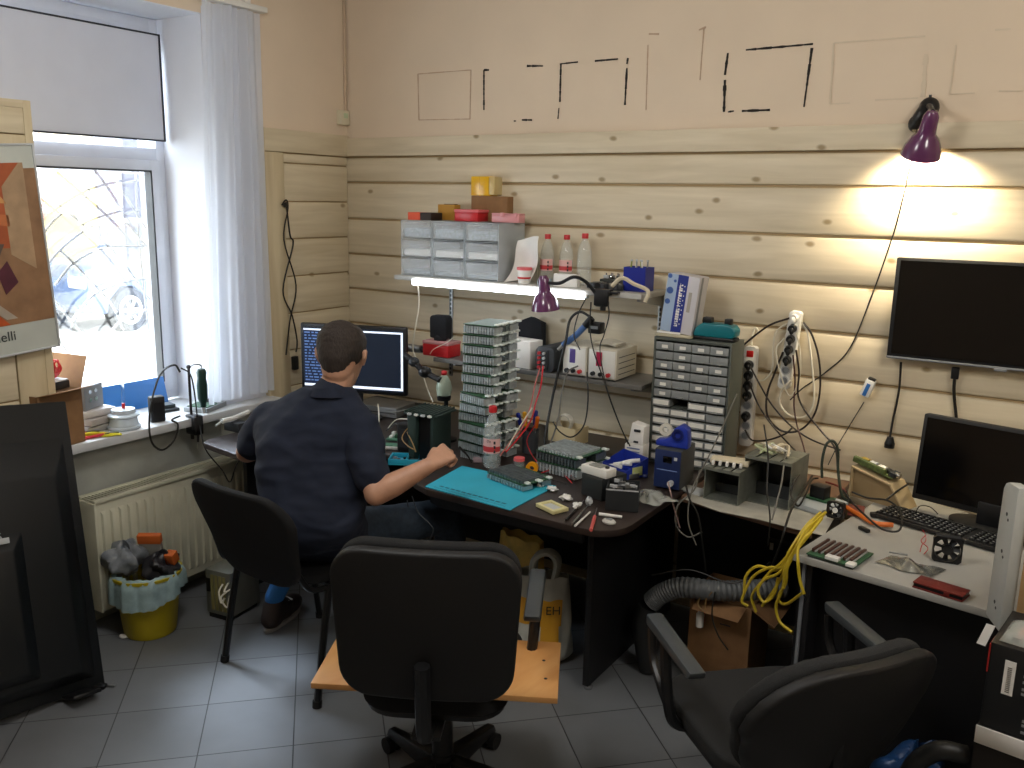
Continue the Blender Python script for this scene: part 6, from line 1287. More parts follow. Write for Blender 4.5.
fan('cooling_fan', 'small black cooling fan with a round white label beside the yellow cables', tuple(atz(834, 519, ZG + 0.0) + V((0, 0, 0.001))), -12, 0, 0.06, WHITEP)
fan('cooling_fan', 'black cooling fan standing upright on the grey desk before the keyboard', tuple(gz(946, 563)), 10, 0, 0.082, BLACKP)
# riser board
rb = thing('riser_board', 'green riser board with seven brown card slots at the grey desk corner', 'circuit board', tuple(gz(806, 556)), -10)
q = MB(); q.box(0, 0.15, 0, 0.15, 0.006, 0.010, PCB, 0.001); q.box(0.005, 0.145, 0.0, 0.145, 0, 0.006, mat('dark_mount', '#39403A', 0.6)); q.out('board', rb)
SLOT = mat('brown_card_slot', '#4A2E26', 0.5)
for k in range(7):
    q = MB(); x = 0.006 + 0.0195 * k; q.box(x, x + 0.009, 0.025, 0.14, 0.010, 0.021, SLOT, 0.001); q.box(x + 0.009, x + 0.0115, 0.025, 0.14, 0.010, 0.015, LGREY); q.out('card_slot', rb)
q = MB(); q.box(0.06, 0.10, -0.006, 0.018, 0.010, 0.022, WHITEP, 0.002); q.box(0.125, 0.15, -0.01, 0.02, 0.008, 0.018, WHITEP, 0.002); q.out('connector', rb)
# antistatic bag, red notebook
q = MB(TR(rz=-8)); q.grid(lambda u, v: (0.16 * u + 0.02 * v, 0.09 * v + 0.008 * math.sin(u * 9), 0.003 + 0.026 * math.sin(PI * min(1, max(0, v * 1.02))) * (0.6 + 0.4 * math.sin(11 * u + 5 * v)) * math.sin(PI * min(1, max(0.0, u * 1.0)))), 28, 14, mat('silver_bag_film', '#A9ABA4', 0.18, 0.75, alpha=0.9, var=0.25, scale=40, bump=0.6)); q.cyl((0.02, 0.07, 0.02), (0.07, 0.085, 0.02), 0.003, STEEL); single('antistatic_bag', q, 'crumpled silver antistatic bag on the grey desk behind the red case', 'bag', loc=tuple(gz(874, 563)))
q = MB(); q.tube([gz(920, 552, .01), gz(922, 545, .025), gz(926, 540, .02), gz(924, 532, .01), gz(921, 528, .004)], 0.0012, RED); q.tube([gz(924, 554, .01), gz(928, 548, .02), gz(921, 541, .02), gz(926, 535, .01)], 0.0012, RED); single('red_leads', q, 'thin twisted red leads beside the upright black fan', 'lead')
rc = thing('red_case', 'dark red leather case lying closed on the grey desk front', 'case', tuple(gz(912, 587)), -12)
REDL = mat('dark_red_leather', '#6E1F18', 0.5, var=0.1, scale=60, bump=0.1)
q = MB(); q.box(0, 0.135, 0, 0.062, 0.013, 0.018, REDL, 0.002); q.box(0, 0.135, 0, 0.062, 0, 0.004, REDL, 0.001); q.out('cover', rc); q = MB(); q.box(0.002, 0.133, 0.002, 0.06, 0.004, 0.013, BLACKP, 0.001); q.out('inner', rc); q = MB(); q.box(0.085, 0.10, -0.0015, 0.0, 0.002, 0.015, REDL, 0.0005); q.out('clasp', rc)
# keyboard with keys
k0, k1 = gz(872, 517), gz(1004, 556); kd = (k1 - k0); ka = math.degrees(math.atan2(kd.y, kd.x))
kb = thing('keyboard', 'black full size keyboard in front of the right monitor', 'keyboard', tuple(k0), ka)
MB().box(0, 0.445, 0, 0.145, 0.003, 0.016, BLACKP, 0.003).out('body', kb)
KEYM = mat('dark_key', '#1D1E1F', 0.35); KEYL = mat('key_legend', '#A9AAA8', 0.6)
def key(x, y, w, o_=[None]):
    pass
kproto = MB(); kproto.hexa([(0, 0, 0), (0.0165, 0, 0), (0.0165, 0.0165, 0), (0, 0.0165, 0)], [(0.002, 0.002, 0.008), (0.0145, 0.002, 0.008), (0.0145, 0.015, 0.008), (0.002, 0.015, 0.008)], KEYM); kproto.box(0.004, 0.008, 0.008, 0.012, 0.0081, 0.0084, KEYL); kp = kproto.out('key', kb); firstk = True
rows = 0
for r_ in range(6):
    for c in range(22):
        if c in (15,) or (r_ == 0 and c in (4, 5, 6, 7, 8)): continue
        if rows >= 99: break
        x = 0.008 + 0.0195 * c; y = 0.008 + 0.0205 * r_ + (0.006 if r_ == 5 else 0)
        if firstk: kp.location = (x, y, 0.015); firstk = False
        else: o = kp.copy(); COL.objects.link(o); o.location = (x, y, 0.015)
        rows += 1
q = MB(); q.box(0.09, 0.185, 0.009, 0.024, 0.015, 0.022, KEYM, 0.001); q.out('space_bar', kb)
q = MB()
for c in range(22):
    if c != 15: q.box(0.008 + 0.0195 * c, 0.023 + 0.0195 * c, 0.1165, 0.130, 0.015, 0.021, KEYM)
if True: o = q.out('upper_keys', kb); o['kind'] = 'stuff'
# monitor on the grey desk
mq = aty(920, 417, -0.30)
m2 = thing('monitor', 'black switched off monitor standing on the grey desk', 'monitor', (mq.x, mq.y, ZG), -13)
MB(TR(rx=-6)).box(0, 0.52, 0.0, 0.04, 0.045, 0.352, BLACKM, 0.006).out('housing', m2)
MB(TR(rx=-6)).box(0.014, 0.506, -0.002, 0.0, 0.066, 0.340, mat('dark_screen')).out('screen', m2)
q = MB(); q.box(0.22, 0.30, 0.0, 0.05, 0.0, 0.09, BLACKP, 0.006); q.out('stand_neck', m2); q = MB(); q.prism([(0.26 + 0.13 * math.cos(R(a)), 0.02 + 0.085 * math.sin(R(a))) for a in range(0, 360, 12)], 0, 0.014, BLACKP, 0.003); q.out('stand_base', m2)
# bent beige panel with a graphics card on top
bp = thing('bent_panel', 'bent beige plastic panel standing behind the keyboard', 'panel', tuple(gz(848, 496)), -18)
BGE = mat('beige_plastic', '#B7A27C', 0.5)
q = MB(); q.prism([(0.0, 0.118), (0.15, 0.088), (0.156, 0.088), (0.215, 0.0), (0.209, 0.0), (0.151, 0.080), (0.0, 0.110)], -0.10, 0.0, BGE, 0.0015, TR(rx=90)); q.box(0.0, 0.008, 0.0, 0.10, 0, 0.114, BGE); q.hexa([(0.008, 0.012, 0), (0.200, 0.012, 0), (0.200, 0.018, 0), (0.008, 0.018, 0)], [(0.008, 0.012, 0.108), (0.15, 0.012, 0.08), (0.15, 0.018, 0.08), (0.008, 0.018, 0.108)], mat('tan_plastic', '#96805C', 0.6)); q.out('panel', bp)
gm = TR(rz=-22, ry=9)
gc = thing('expansion_card', 'green expansion card with gold and silver parts lying on the beige panel', 'circuit board', tuple(V(bp.location) + V((0.0, 0.02, 0.131))), -22, ry=10)
OLV = mat('olive_board', '#59663A', 0.4, var=0.3, scale=90)
q = MB(); q.box(0, 0.16, 0, 0.07, 0, 0.003, OLV); q.box(0.0, 0.13, -0.002, 0.014, 0.003, 0.022, OLV, 0.001); q.out('board', gc)
for k in range(4):
    q = MB(); q.box(0.01 + 0.035 * k, 0.038 + 0.035 * k, 0.03, 0.055, 0.003, 0.015, (mat('gold_part', '#B39A45', 0.35, 0.5), LGREY, WHITEP, BLACKP)[k], 0.002); q.out('component', gc)
q = MB(); q.cyl((0.155, 0.03, 0.012), (0.175, 0.03, 0.012), 0.010, CHROME); q.box(0.14, 0.165, 0.01, 0.05, 0.003, 0.02, DGREY, 0.002); q.out('end_connector', gc)
# small black phone-like box
q = MB(TR(rz=-35)); q.box(-0.012, 0.03, -0.008, 0.008, 0, 0.012, BLACKP, 0.003); single('usb_stick', q, 'small black plug lying behind the riser board', 'plug', loc=tuple(gz(862, 530)))
q = MB(TR(rz=10)); q.box(-0.004, 0.05, -0.12, -0.0, 0, 0.003, mat('red_brown_cover', '#6B3026', 0.6)); single('red_brown_strip', q, 'red brown strip at the left edge of the grey desk behind the fan', 'strip', loc=tuple(gz(850, 505)))
# ================================================================ RIGHT EDGE
RW = mat('white_painted_metal', '#B9BBB6', 0.4)
cp = thing('white_case_panel', 'white metal case side standing at the right end of the grey desk', 'case panel', (3.266, -1.075, ZG), -68)
q = MB(); q.prism([(0, 0), (0.10, 0), (0.10, 0.385), (0.035, 0.38), (0.015, 0.372), (0.003, 0.355)], -0.03, 0.0, RW, 0.004, TR(rx=90)); q.out('panel', cp)
for (x, z) in ((0.05, 0.20), (0.05, 0.06), (0.05, 0.30)):
    q = MB(); q.cyl((x, -0.0008, z), (x, 0.0005, z), 0.005, BLACKP, n=12); q.cyl((x + 0.012, -0.0008, z - 0.012), (x + 0.012, 0.0005, z - 0.012), 0.004, BLACKP, n=12); q.out('screw_hole', cp)
q = MB(); q.box(0.0, 0.12, 0, 0.3, 0, 0.38, mat('tan_board', '#AD8A5E', 0.7), 0.003); single('tan_board_box', q, 'tan board box beyond the white case panel at the right edge', 'box', loc=(3.335, -1.17, ZG), rz=-25)

# ================================================================ POWER STRIPS AND CABLES ON THE WALL
def strip(name, label, a, b_, w, nplug, switch):
    """power strip lying on the wall from pixel a (top) to pixel b_ (bottom)"""
    A, B = aty(a[0], a[1], -0.045), aty(b_[0], b_[1], -0.045); d = B - A; L = d.length; ang = math.degrees(math.atan2(d.x, -d.z))
    r_ = thing(name, label, 'power strip', tuple(A), 0, ry=-ang)
    q = MB(); q.prism([(x, z - L) for x, z in rrect(w, L, 0.014)], -0.017, 0.02, WHITEP, 0.005, TR(rx=90)); q.out('body', r_)
    z = -0.025
    if switch:
        MB().box(-0.014, 0.014, -0.024, -0.018, z - 0.018, z + 0.008, mat('red_switch', '#C7201C', 0.3), 0.002).out('switch', r_); z -= 0.05
    k = 0
    while z > -L + 0.02:
        q = MB(); q.cyl((0, -0.019, z), (0, -0.0215, z), w * 0.38, LGREY, n=20); q.cyl((0, -0.0215, z), (0, -0.023, z), w * 0.28, GREYP, n=20); q.out('socket', r_)
        if k in nplug:
            q = MB(); q.cyl((0, -0.022, z), (0, -0.045, z), w * 0.36, nplug[k], w * 0.28, n=16); q.ell((0.004, -0.048, z - 0.008), (0.009, 0.010, 0.014), nplug[k]); q.out('plug', r_)
        z -= 0.043; k += 1
    return r_
strip('power_strip', 'white power strip with red switch hanging on the wall beside the cabinet', (752, 346), (746, 445), 0.052, {0: BLACKP, 1: BLACKP, 2: BLACKP, 3: BLACKP, 5: BLACKP}, True)
strip('power_strip', 'tilted white power strip without a switch, hung higher on the wall', (797, 311), (784, 388), 0.048, {0: WHITEP, 1: BLACKP, 2: BLACKP, 3: BLACKP, 4: BLACKP}, False)
q = MB(); q.tube([aty(752, 347, -.04), aty(752, 338, -.04), aty(755, 328, -.035), aty(758, 331, -.035), aty(755, 337, -.04)], 0.004, WCABLE); single('hanging_loop', q, 'white cable loop by which the red switched strip hangs', 'cable loop')
def wire(name, label, pts, r, m, cat='cable', k=7):
    q = MB(); q.tube([aty(x, y, d) for x, y, d in pts], r, m, 6, k); return single(name, q, label, cat)
BRC = mat('brown_black_cable', '#231A14', 0.5)
Wd = -0.07
wire('cable', 'dark cable arching from the tilted power strip left to the parts cabinet', [(790, 318, Wd), (770, 325, Wd), (752, 338, Wd), (735, 353, Wd), (730, 360, -.1)], 0.0042, BRC)
wire('cable', 'large black cable loop around the tilted power strip', [(803, 322, Wd), (812, 335, Wd), (819, 360, Wd), (820, 390, Wd), (814, 415, Wd), (800, 430, Wd), (782, 431, Wd), (768, 417, Wd), (767, 395, Wd), (775, 372, Wd), (783, 352, Wd)], 0.0042, BRC)
wire('cable', 'white cable loop hanging right of the tilted power strip', [(802, 322, Wd), (808, 335, Wd), (812, 365, -.08), (814, 400, -.08), (806, 416, -.08), (791, 416, -.08), (780, 404, -.08), (782, 390, -.08), (792, 380, -.08)], 0.0042, WCABLE)
wire('cable', 'white cable curving between the two power strips', [(790, 322, -.06), (776, 332, -.06), (773, 352, -.06), (772, 370, -.06), (764, 380, -.06), (756, 380, -.06)], 0.0036, WCABLE)
wire('cable', 'thin white cable crossing the front of the tilted power strip', [(796, 332, -.1), (800, 350, -.1), (800, 375, -.1), (792, 395, -.1), (785, 388, -.1), (776, 352, -.1), (784, 338, -.08)], 0.0028, WCABLE)
wire('cable', 'reddish brown cable falling straight from the tilted power strip', [(793, 355, -.1), (795, 380, -.1), (794, 405, -.1), (797, 425, -.12), (804, 448, -.2), (807, 466, -.3)], 0.0036, mat('red_brown_cable', '#4A2C26', 0.5))
wire('cable', 'black cable falling from the upper plug of the tilted strip', [(796, 350, -.11), (799, 372, -.11), (798, 395, -.11), (806, 412, -.12), (822, 432, -.14), (835, 448, -.2), (838, 470, -.35)], 0.0042, BRC)
wire('cable', 'black cable from the red switched strip sagging right to the expansion card', [(750, 366, -.1), (760, 385, -.1), (772, 405, -.1), (790, 425, -.1), (812, 440, -.12), (840, 450, -.25)], 0.0036, BRC)
wire('cable', 'black cable from the lower plugs of the red switched strip to the adapter', [(749, 382, -.1), (757, 402, -.1), (768, 420, -.12), (785, 440, -.15), (800, 456, -.25), (806, 466, -.34)], 0.0036, BRC)
wire('cable', 'black cable looping from the lowest plug over the larger steel cage', [(745, 430, -.1), (752, 440, -.12), (768, 440, -.15), (785, 434, -.15), (792, 428, -.14)], 0.0036, BRC)
wire('cable', 'thick dark cable standing in an arch right of the black adapter', [(822, 478, -.38), (822, 462, -.36), (826, 445, -.34), (833, 441, -.33), (838, 450, -.33), (838, 470, -.35), (842, 495, -.45), (850, 502, -.5)], 0.0055, mat('dark_green_cable', '#1E2A1E', 0.5))
wire('cable', 'thin grey cable running diagonally down in front of the parts cabinet', [(737, 394, -.34), (722, 428, -.4), (706, 462, -.52), (692, 490, -.62), (688, 520, -.66), (696, 545, -.66)], 0.003, GCABLE)
wire('cable', 'grey cable loop hanging over the front of the side table', [(700, 470, -.5), (694, 490, -.62), (678, 505, -.66), (676, 525, -.66), (688, 537, -.66), (702, 532, -.66)], 0.0032, GCABLE)
wire('cable', 'second grey cable loop hanging beside the blue power box', [(686, 486, -.62), (690, 500, -.66), (698, 515, -.66), (702, 540, -.66), (706, 572, -.6)], 0.004, CABLE)
wire('cable', 'pinkish thin cable dropping from the socket of the blue power box', [(668, 482, -.71), (671, 494, -.74), (674, 508, -.72), (680, 528, -.7)], 0.0026, mat('pink_grey_cable', '#9A7F78', 0.5))
wire('cable', 'black cable hanging down in front of the larger steel cage', [(764, 425, -.45), (768, 455, -.58), (767, 490, -.64), (770, 518, -.72), (768, 545, -.72)], 0.003, CABLE)
wire('cable', 'grey cable hanging down beside the black one before the larger cage', [(786, 445, -.42), (782, 480, -.62), (776, 505, -.7), (772, 520, -.74)], 0.003, GCABLE)
wire('cable', 'black cable running from the adapter over the side table edge', [(812, 476, -.36), (802, 492, -.55), (792, 508, -.66), (786, 525, -.76), (780, 545, -.78), (766, 582, -.74)], 0.004, CABLE)
wire('cable', 'coiled black cable beside the adapter on the side table', [(806, 470, -.34), (796, 478, -.5), (791, 494, -.56), (798, 506, -.6), (806, 494, -.58), (812, 480, -.42), (818, 478, -.38)], 0.0035, CABLE)
wire('cable', 'black looped cable lying on the orange cable before the keyboard', [(843, 490, -.46), (852, 502, -.52), (866, 516, -.6), (882, 529, -.66), (898, 531, -.66), (902, 520, -.62), (898, 508, -.56), (886, 500, -.5), (868, 498, -.48), (852, 492, -.46)], 0.0035, CABLE)
q = MB(); q.tube([gz(846, 507, .012), gz(858, 514, .012), gz(874, 523, .012), gz(893, 525, .012)], 0.0085, mat('orange_cable', '#D0691F', 0.45), 8); single('orange_cable', q, 'thick orange cable lying before the left end of the keyboard', 'cable')
q = MB(); q.box(-0.02, 0.02, -0.012, 0.012, 0, 0.016, BLACKP, 0.004, TR(gz(876, 517), 25)); single('cable_plug', q, 'black plug resting at the left corner of the keyboard', 'plug')
wire('cable', 'dark red cable behind the pale grey device on the side table', [(826, 482, -.2), (838, 486, -.25), (846, 492, -.35)], 0.004, mat('dark_red_cable', '#6A1F1E', 0.5))
wire('cable', 'thin black cable arc behind the keyboard', [(916, 512, -.42), (920, 506, -.40), (930, 507, -.40), (938, 514, -.43)], 0.002, CABLE)
wire('cable', 'black cable from the beige panel leg up to the right monitor', [(886, 500, -.42), (896, 492, -.36), (908, 484, -.26)], 0.004, CABLE)
# cables around the shelves
wire('cable', 'black cable from the lamp clamp bending left behind the hot air handle', [(586, 298, -.29), (578, 315, -.29), (574, 335, -.29), (580, 350, -.29)], 0.0026, CABLE)
wire('cable', 'black cable hanging straight from the lamp clamp', [(591, 302, -.29), (590, 330, -.3), (594, 352, -.31), (603, 378, -.34), (612, 405, -.38), (622, 430, -.42), (630, 446, -.46)], 0.0028, CABLE)
wire('cable', 'black cable bowing right from the lamp clamp past the magenta display', [(607, 298, -.29), (609, 315, -.29), (604, 335, -.3), (600, 350, -.31), (606, 385, -.34), (618, 420, -.4), (628, 444, -.48)], 0.0026, CABLE)
wire('cable', 'black cable hanging from the left instrument and looping over the cream box', [(587, 372, -.31), (588, 400, -.34), (584, 425, -.42), (572, 437, -.46), (560, 432, -.46), (553, 422, -.44)], 0.0032, CABLE)
wire('cable', 'grey lead from the instrument knobs curling down to the shelf edge', [(578, 366, -.31), (568, 372, -.32), (562, 392, -.34), (558, 420, -.42), (550, 445, -.5)], 0.0036, GCABLE)
wire('cable', 'white cord dropping from the left end of the LED strip', [(418, 284, -.28), (419, 305, -.28), (415, 330, -.3), (413, 350, -.3), (420, 365, -.3), (426, 385, -.32), (433, 402, -.36)], 0.0034, WCABLE)
wire('cable', 'thin white lead lying across the red box on the lower shelf', [(430, 354, -.31), (434, 349, -.31), (446, 343, -.31), (454, 337, -.31)], 0.002, WCABLE)
wire('cable', 'red lead falling from the black bench instrument to the tool cup', [(543, 366, -.32), (541, 385, -.38), (536, 402, -.46), (531, 420, -.56), (520, 436, -.66), (506, 452, -.74)], 0.0036, RED)
wire('cable', 'second red lead falling beside the first from the black instrument', [(540, 368, -.32), (535, 385, -.36), (530, 408, -.5), (522, 428, -.6), (512, 440, -.7), (500, 456, -.76)], 0.003, mat('salmon_lead', '#C4685E', 0.45))
wire('cable', 'cream lead crossing the red leads beside the bottle', [(532, 408, -.55), (524, 420, -.62), (514, 436, -.7), (508, 447, -.74)], 0.0028, WCABLE)
wire('cable', 'red lead curving down behind the orange tape', [(535, 425, -.6), (527, 440, -.6), (532, 455, -.6), (541, 466, -.62)], 0.0022, RED)
for k, (lab, pts, m) in enumerate((('grey lead arching from the monitor base to the heatsink block', [(386, 412, -.62), (395, 412, -.66), (406, 410, -.68), (418, 411, -.70)], GCABLE), ('pale lead lying behind the mint circuit module', [(388, 428, -.66), (396, 420, -.66), (406, 419, -.68), (414, 421, -.7)], WCABLE), ('dark lead tangled behind the mint circuit module', [(386, 431, -.7), (396, 424, -.68), (408, 424, -.7), (418, 428, -.72)], CABLE), ('brown lead looping in front of the heatsink block', [(418, 422, -.8), (408, 428, -.86), (402, 438, -.92), (408, 446, -.95), (415, 450, -.95)], mat('tan_lead', '#8C6E42', 0.5)), ('tan lead falling over the black upright module', [(407, 432, -.88), (412, 442, -.9), (416, 452, -.92)], mat('tan_lead')), ('thin white lead hanging from the monitor base', [(378, 404, -.6), (379, 414, -.62), (379, 422, -.64)], WCABLE))):
    wire('lead', lab, pts, 0.0026, m)
for k, (lab, pts) in enumerate((('thin black lead drooping below the desk edge beside the elbow', [(407, 500, -1.06), (410, 515, -1.06), (416, 530, -1.06), (412, 548, -1.06)]), ('second thin black lead drooping below the desk edge', [(412, 496, -1.06), (418, 512, -1.06), (430, 524, -1.06), (433, 532, -1.06), (425, 548, -1.06)]))):
    wire('lead', lab, pts, 0.002, mat('grey_dark_lead', '#37393C', 0.5))

# ================================================================ UNDER THE DESKS
bxr = thing('cardboard_box', 'open brown cardboard box on the floor under the side table', 'box', (2.275, -0.60, 0), 0)
q = MB(); w, d, h = 0.235, 0.24, 0.35
q.box(0, w, 0, 0.004, 0, h, CARD); q.box(0, w, d - 0.004, d, 0, h, CARD); q.box(0, 0.004, 0.004, d - 0.004, 0, h, CARD); q.box(w - 0.004, w, 0.004, d - 0.004, 0, h, CARD); q.box(0.004, w - 0.004, 0.004, d - 0.004, 0, 0.004, CARD); q.out('carton', bxr)
q = MB(); q.hexa([(w, 0, h - 0.002), (w + 0.003, 0, h), (w + 0.003, 0.2, h), (w, 0.2, h - 0.002)], [(w + 0.09, -0.02, h - 0.04), (w + 0.092, -0.02, h - 0.036), (w + 0.092, 0.2, h - 0.036), (w + 0.09, 0.2, h - 0.04)], CARD); q.out('flap', bxr)
q = MB(); q.hexa([(0.02, 0, h), (w - 0.02, 0, h), (w - 0.02, 0.003, h), (0.02, 0.003, h)], [(0.03, -0.06, h - 0.03), (w - 0.03, -0.06, h - 0.035), (w - 0.03, -0.057, h - 0.032), (0.03, -0.057, h - 0.027)], CARD); q.out('flap', bxr)
q = MB(); q.box(0.12, 0.16, -0.0008, 0.0, 0.26, 0.265, DGREY); q.box(0.03, 0.06, -0.0008, 0.0, 0.25, 0.29, mat('orange_sticker', '#C4552C', 0.6)); q.out('print', bxr)
q = MB(); q.lathe([(0.001, 0), (0.014, 0.0), (0.015, 0.05), (0.008, 0.062), (0.001, 0.062)], WHITEP, 16); q.lathe([(0.001, 0.062), (0.009, 0.062), (0.009, 0.085), (0.001, 0.085)], mat('blue_cap', '#2656A8', 0.4), 16)
single('small_bottle', q, 'small white bottle with blue cap hanging before the cardboard box', 'bottle', loc=(2.325, -0.622, 0.24))
hs = thing('corrugated_hose', 'grey corrugated hose lying across the top of the cardboard box', 'hose', (0, 0, 0))
HP = spline([(2.14, -0.66, 0.30), (2.18, -0.655, 0.345), (2.25, -0.64, 0.385), (2.38, -0.62, 0.398), (2.48, -0.55, 0.40), (2.58, -0.45, 0.40)], 14)
q = MB(); HG = mat('grey_hose', '#5C5F60', 0.5); n = 14; vs = []; fs = []
for i, p in enumerate(HP):
    d_ = (HP[min(i + 1, len(HP) - 1)] - HP[max(i - 1, 0)]).normalized(); u = V((0, 0, 1)).cross(d_).normalized(); w_ = d_.cross(u); rr = 0.040 if i % 2 else 0.036
    vs += [p + (u * math.cos(2 * PI * j / n) + w_ * math.sin(2 * PI * j / n)) * rr for j in range(n)]
    if i: fs += [((i - 1) * n + j, (i - 1) * n + (j + 1) % n, i * n + (j + 1) % n, i * n + j) for j in range(n)]
q.add(vs, fs, HG); q.out('tube', hs)
q = MB(); q.tube([HP[0] + V((-0.01, 0, -0.015)), HP[0] + V((-0.03, 0, -0.09)), HP[0] + V((-0.02, 0.01, -0.20)), HP[0] + V((0.0, 0.02, -0.29))], 0.038, mat('dark_hose', '#1D1F20', 0.6), 14); q.out('lower_tube', hs)
wire('cable', 'black cable lying over the corrugated hose', [(652, 575, -.72), (690, 570, -.70), (730, 583, -.72), (755, 575, -.7), (770, 562, -.72)], 0.003, CABLE)
wire('cable', 'black cable hanging in front of the cardboard box', [(715, 592, -.66), (712, 615, -.66), (718, 635, -.67), (728, 650, -.67)], 0.003, CABLE)
# plastic shopping bag
BW = mat('white_bag_film', '#B9BAB0', 0.35, var=0.15, scale=14); BY = mat('yellow_bag_print', '#D29A2A', 0.4)
bg_ = thing('shopping_bag', 'white and yellow plastic shopping bag standing on the floor under the dark desk', 'bag', tuple(atz(560, 668, 0.001) + V((-0.12, 0.03, 0))), 15)
def bagf(u, v, off=0.0):
    a = 2 * PI * u; zz = 0.36 * v; rx, ry = 0.135 * (1 - 0.12 * v), 0.075 * (1 - 0.45 * v)
    k = 1 + 0.05 * math.sin(5 * a + 4 * v) + 0.03 * math.sin(11 * a - 6 * v)
    if v < 0.08: k *= 0.75 + 3 * v
    return ((rx * k + off) * math.cos(a), (ry * k + off) * math.sin(a), zz + 0.006 * math.sin(7 * a) * v)
q = MB(); q.grid(bagf, 60, 20, BW); q.out('film', bg_, sharp=80)
q = MB(); q.grid(lambda u, v: bagf(0.60 + 0.30 * u, 0.45 + 0.30 * v, 0.0012), 24, 8, BY); q.grid(lambda u, v: bagf(0.78 + 0.1 * u, 0.20 + 0.25 * v, 0.0012), 10, 6, BY); q.out('print', bg_, sharp=80)
for s_ in (-1, 1):
    q = MB(); q.tube([(0.06, s_ * 0.02, 0.34), (0.07, s_ * 0.02, 0.42), (0.03, s_ * 0.015, 0.45), (-0.02, s_ * 0.02, 0.42), (-0.03, s_ * 0.02, 0.34)], 0.012, BW, 6); q.out('handle', bg_)
text_mesh('lettering', 'EH', 0.05, BLACKP, Matrix.Translation((0.045, -0.072, 0.22)) @ Matrix.Rotation(R(22), 4, 'Z') @ Matrix.Rotation(R(90), 4, 'X'), bg_)
q = MB(); q.grid(lambda u, v: bagf(u, v), 50, 16, mat('yellow_white_bag', '#C9A552', 0.4, var=0.4, scale=10)); single('shopping_bag', q, 'second yellowish plastic bag behind the armrest under the dark desk', 'bag', loc=tuple(atz(545, 640, 0.001) + V((-0.22, 0.16, 0))), rz=-10)
# yellow cable bundle
YC = mat('yellow_cable', '#C9B02A', 0.45, var=0.15)
starts = [(824, 514, -.74), (826, 516, -.745), (822, 512, -.73), (828, 512, -.735), (820, 516, -.745)]
paths = ((('falling nearest the riser board to end below the desk'), [(824, 514, -.84), (812, 530, -.90), (799, 546, -.97), (798, 562, -1.0), (800, 580, -1.0), (804, 594, -1.0)]),
 (('arching from the fan down to the left of the grey desk'), [(821, 512, -.84), (806, 526, -.88), (790, 550, -.93), (782, 566, -.92), (768, 568, -.9), (752, 578, -.88), (742, 600, -.88), (748, 606, -.88)]),
 (('forming the leftmost loop over the cardboard box'), [(822, 516, -.85), (806, 534, -.90), (788, 558, -.93), (776, 570, -.9), (758, 566, -.88), (746, 576, -.88), (744, 592, -.88)]),
 (('dropping through the middle of the yellow bundle'), [(820, 520, -.86), (804, 540, -.92), (788, 562, -.94), (780, 580, -.9), (770, 596, -.88), (762, 606, -.86)]),
 (('curling under the corner of the grey desk'), [(818, 518, -.86), (802, 542, -.92), (788, 566, -.95), (786, 582, -.93), (778, 598, -.9), (786, 604, -.9), (804, 592, -.96)]),
 (('hanging lowest in front of the grey desk side'), [(822, 518, -.86), (808, 536, -.92), (790, 560, -.95), (782, 590, -.92), (776, 606, -.9), (780, 622, -.9), (792, 632, -.92)]),
 (('twisting tightly beside the fan'), [(826, 512, -.84), (814, 522, -.88), (804, 532, -.92), (796, 548, -.95), (785, 570, -.94), (784, 588, -.93)]),
 (('looping back up beside the hose'), [(818, 514, -.85), (800, 536, -.9), (784, 560, -.92), (768, 574, -.9), (758, 590, -.9), (764, 602, -.9), (774, 594, -.9), (778, 578, -.9)]),
 (('ending in front of the cardboard box corner'), [(816, 520, -.86), (796, 548, -.93), (780, 572, -.92), (764, 580, -.9), (752, 596, -.88), (756, 612, -.88)]))
for k, (lab, pts) in enumerate(paths):
    q = MB(); q.tube([aty(x, y, d_) for x, y, d_ in pts], 0.0048, YC, 6, 7)
    o = single('yellow_cable', q, 'yellow cable ' + lab, 'cable', 'yellow cables spilling over the desk corner')
    if k in (0, 4): q = MB(); e = aty(*pts[-1]); e2 = e + V((0.012, 0, -0.022)); q.cyl(e, e2, 0.004, BLACKP, n=8); q.out('plug', o)
q = MB(); q.tube([aty(702, 594, -.66), aty(698, 604, -.66), aty(704, 612, -.66)], 0.0025, mat('tan_lead')); q.tube([aty(712, 592, -.66), aty(706, 600, -.66), aty(705, 610, -.66)], 0.0025, mat('tan_lead')); single('tan_leads', q, 'two thin tan leads over the left front of the cardboard box', 'lead')

# ================================================================ STACK AT THE RIGHT EDGE
bl = aty(977, 724, -1.42)
lb = thing('open_box', 'opened dark box with a white rim under the black printed box', 'box', (bl.x, -1.42, 0), -8)
zb = bl.z
q = MB(); BKB = mat('black_printed_card', '#131415', 0.45); w, d = 0.42, 0.30
q.box(0, w, 0, 0.004, 0, zb - 0.001, mat('dark_inner_card', '#1A1512', 0.7)); q.box(0, w, d - 0.004, d, 0, zb - 0.001, BKB); q.box(0, 0.004, 0.004, d - 0.004, 0, zb - 0.001, BKB); q.box(w - 0.004, w, 0.004, d - 0.004, 0, zb - 0.001, BKB); q.box(0.0, w, 0.0, d, zb - 0.004, zb, BKB); q.out('carton', lb)
MB().box(-0.001, w, -0.004, -0.0005, zb - 0.045, zb - 0.0, PAPER, 0.001).out('white_rim', lb)
tk = thing('printed_box', 'tall black printed box with a barcode sticker at the right edge', 'box', (bl.x + 0.004, -1.418, zb + 0.001), -8)
hh = aty(980, 640, -1.42).z - zb
q = MB(); q.box(0, 0.36, 0, 0.22, 0, hh, BKB, 0.003); q.out('carton', tk)
q = MB(); q.box(0.035, 0.058, -0.0012, 0.0, hh * 0.45, hh * 0.85, PAPER)
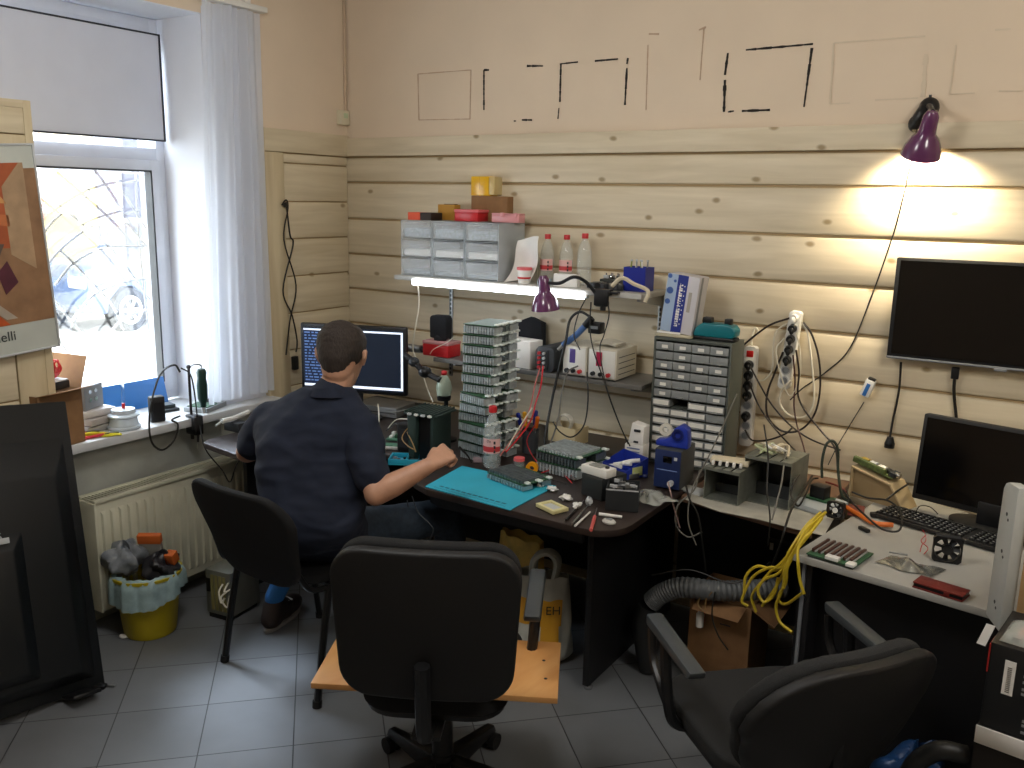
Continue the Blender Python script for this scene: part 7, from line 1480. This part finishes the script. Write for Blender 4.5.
for k in range(14): q.box(0.042, 0.051, -0.0018, -0.001, hh * (0.48 + 0.022 * k), hh * (0.488 + 0.022 * k), BLACKP)
q.out('barcode_sticker', tk)
GT_ = mat('grey_print', '#8A8C8E', 0.6)
q = MB()
for x, za, zb_ in ((0.075, 0.5, 0.8), (0.092, 0.48, 0.72), (0.085, 0.06, 0.24)):
    z_ = hh * za
    while z_ < hh * zb_:
        q.box(x, x + rnd.uniform(0.006, 0.010), -0.0012, 0, z_, z_ + 0.006, GT_); z_ += rnd.uniform(0.008, 0.018)
q.out('lettering', tk)
MB().box(-0.001, 0.002, -0.002, 0.05, hh * 0.65, hh * 0.98, mat('red_print', '#A8221E', 0.5)).out('red_edge', tk)
q = MB(); q.grid(lambda u, v: (0.19 * u, 0.12 * v, 0.004 + 0.045 * math.sin(PI * u) ** 0.4 * math.sin(PI * v) ** 0.4 * (0.85 + 0.15 * math.sin(14 * u + 9 * v))), 26, 18, mat('clear_film')); q.box(0.03, 0.075, 0.03, 0.08, 0.002, 0.02, mat('salmon_print', '#C06A58', 0.5), 0.003); single('clear_pouch', q, 'clear plastic pouch with a salmon patch on top of the black printed box', 'pouch', loc=(bl.x + 0.02, -1.41, zb + hh + 0.002), rz=-8)
q = MB(); q.grid(lambda u, v: (-0.005 - 0.02 * u + 0.015 * v, 0.05 * u, 0.0 + 0.055 * v - 0.02 * u), 4, 4, PAPER, 0.001); single('paper_flap', q, 'small torn white paper flap at the corner of the black printed box', 'paper', loc=(bl.x + 0.0, -1.425, zb + hh - 0.01))
q = MB(); crumple(q, (0, 0, 0.17), (0.10, 0.10, 0.15), mat('dark_blue_film', '#163A66', 0.4, var=0.3, scale=12), 41, 36, 24); single('blue_bag', q, 'dark blue crumpled bag on the floor left of the black printed box', 'bag', loc=(3.15, -1.13, 0.0))
q = MB(); q.tube([(3.28, -1.38, 0.50), (3.22, -1.40, 0.50), (3.17, -1.41, 0.44), (3.155, -1.42, 0.32), (3.16, -1.42, 0.12), (3.17, -1.42, 0.03)], 0.024, mat('black_hose', '#141617', 0.5), 12); single('black_hose', q, 'thick black hose bending down beside the dark blue bag', 'hose')
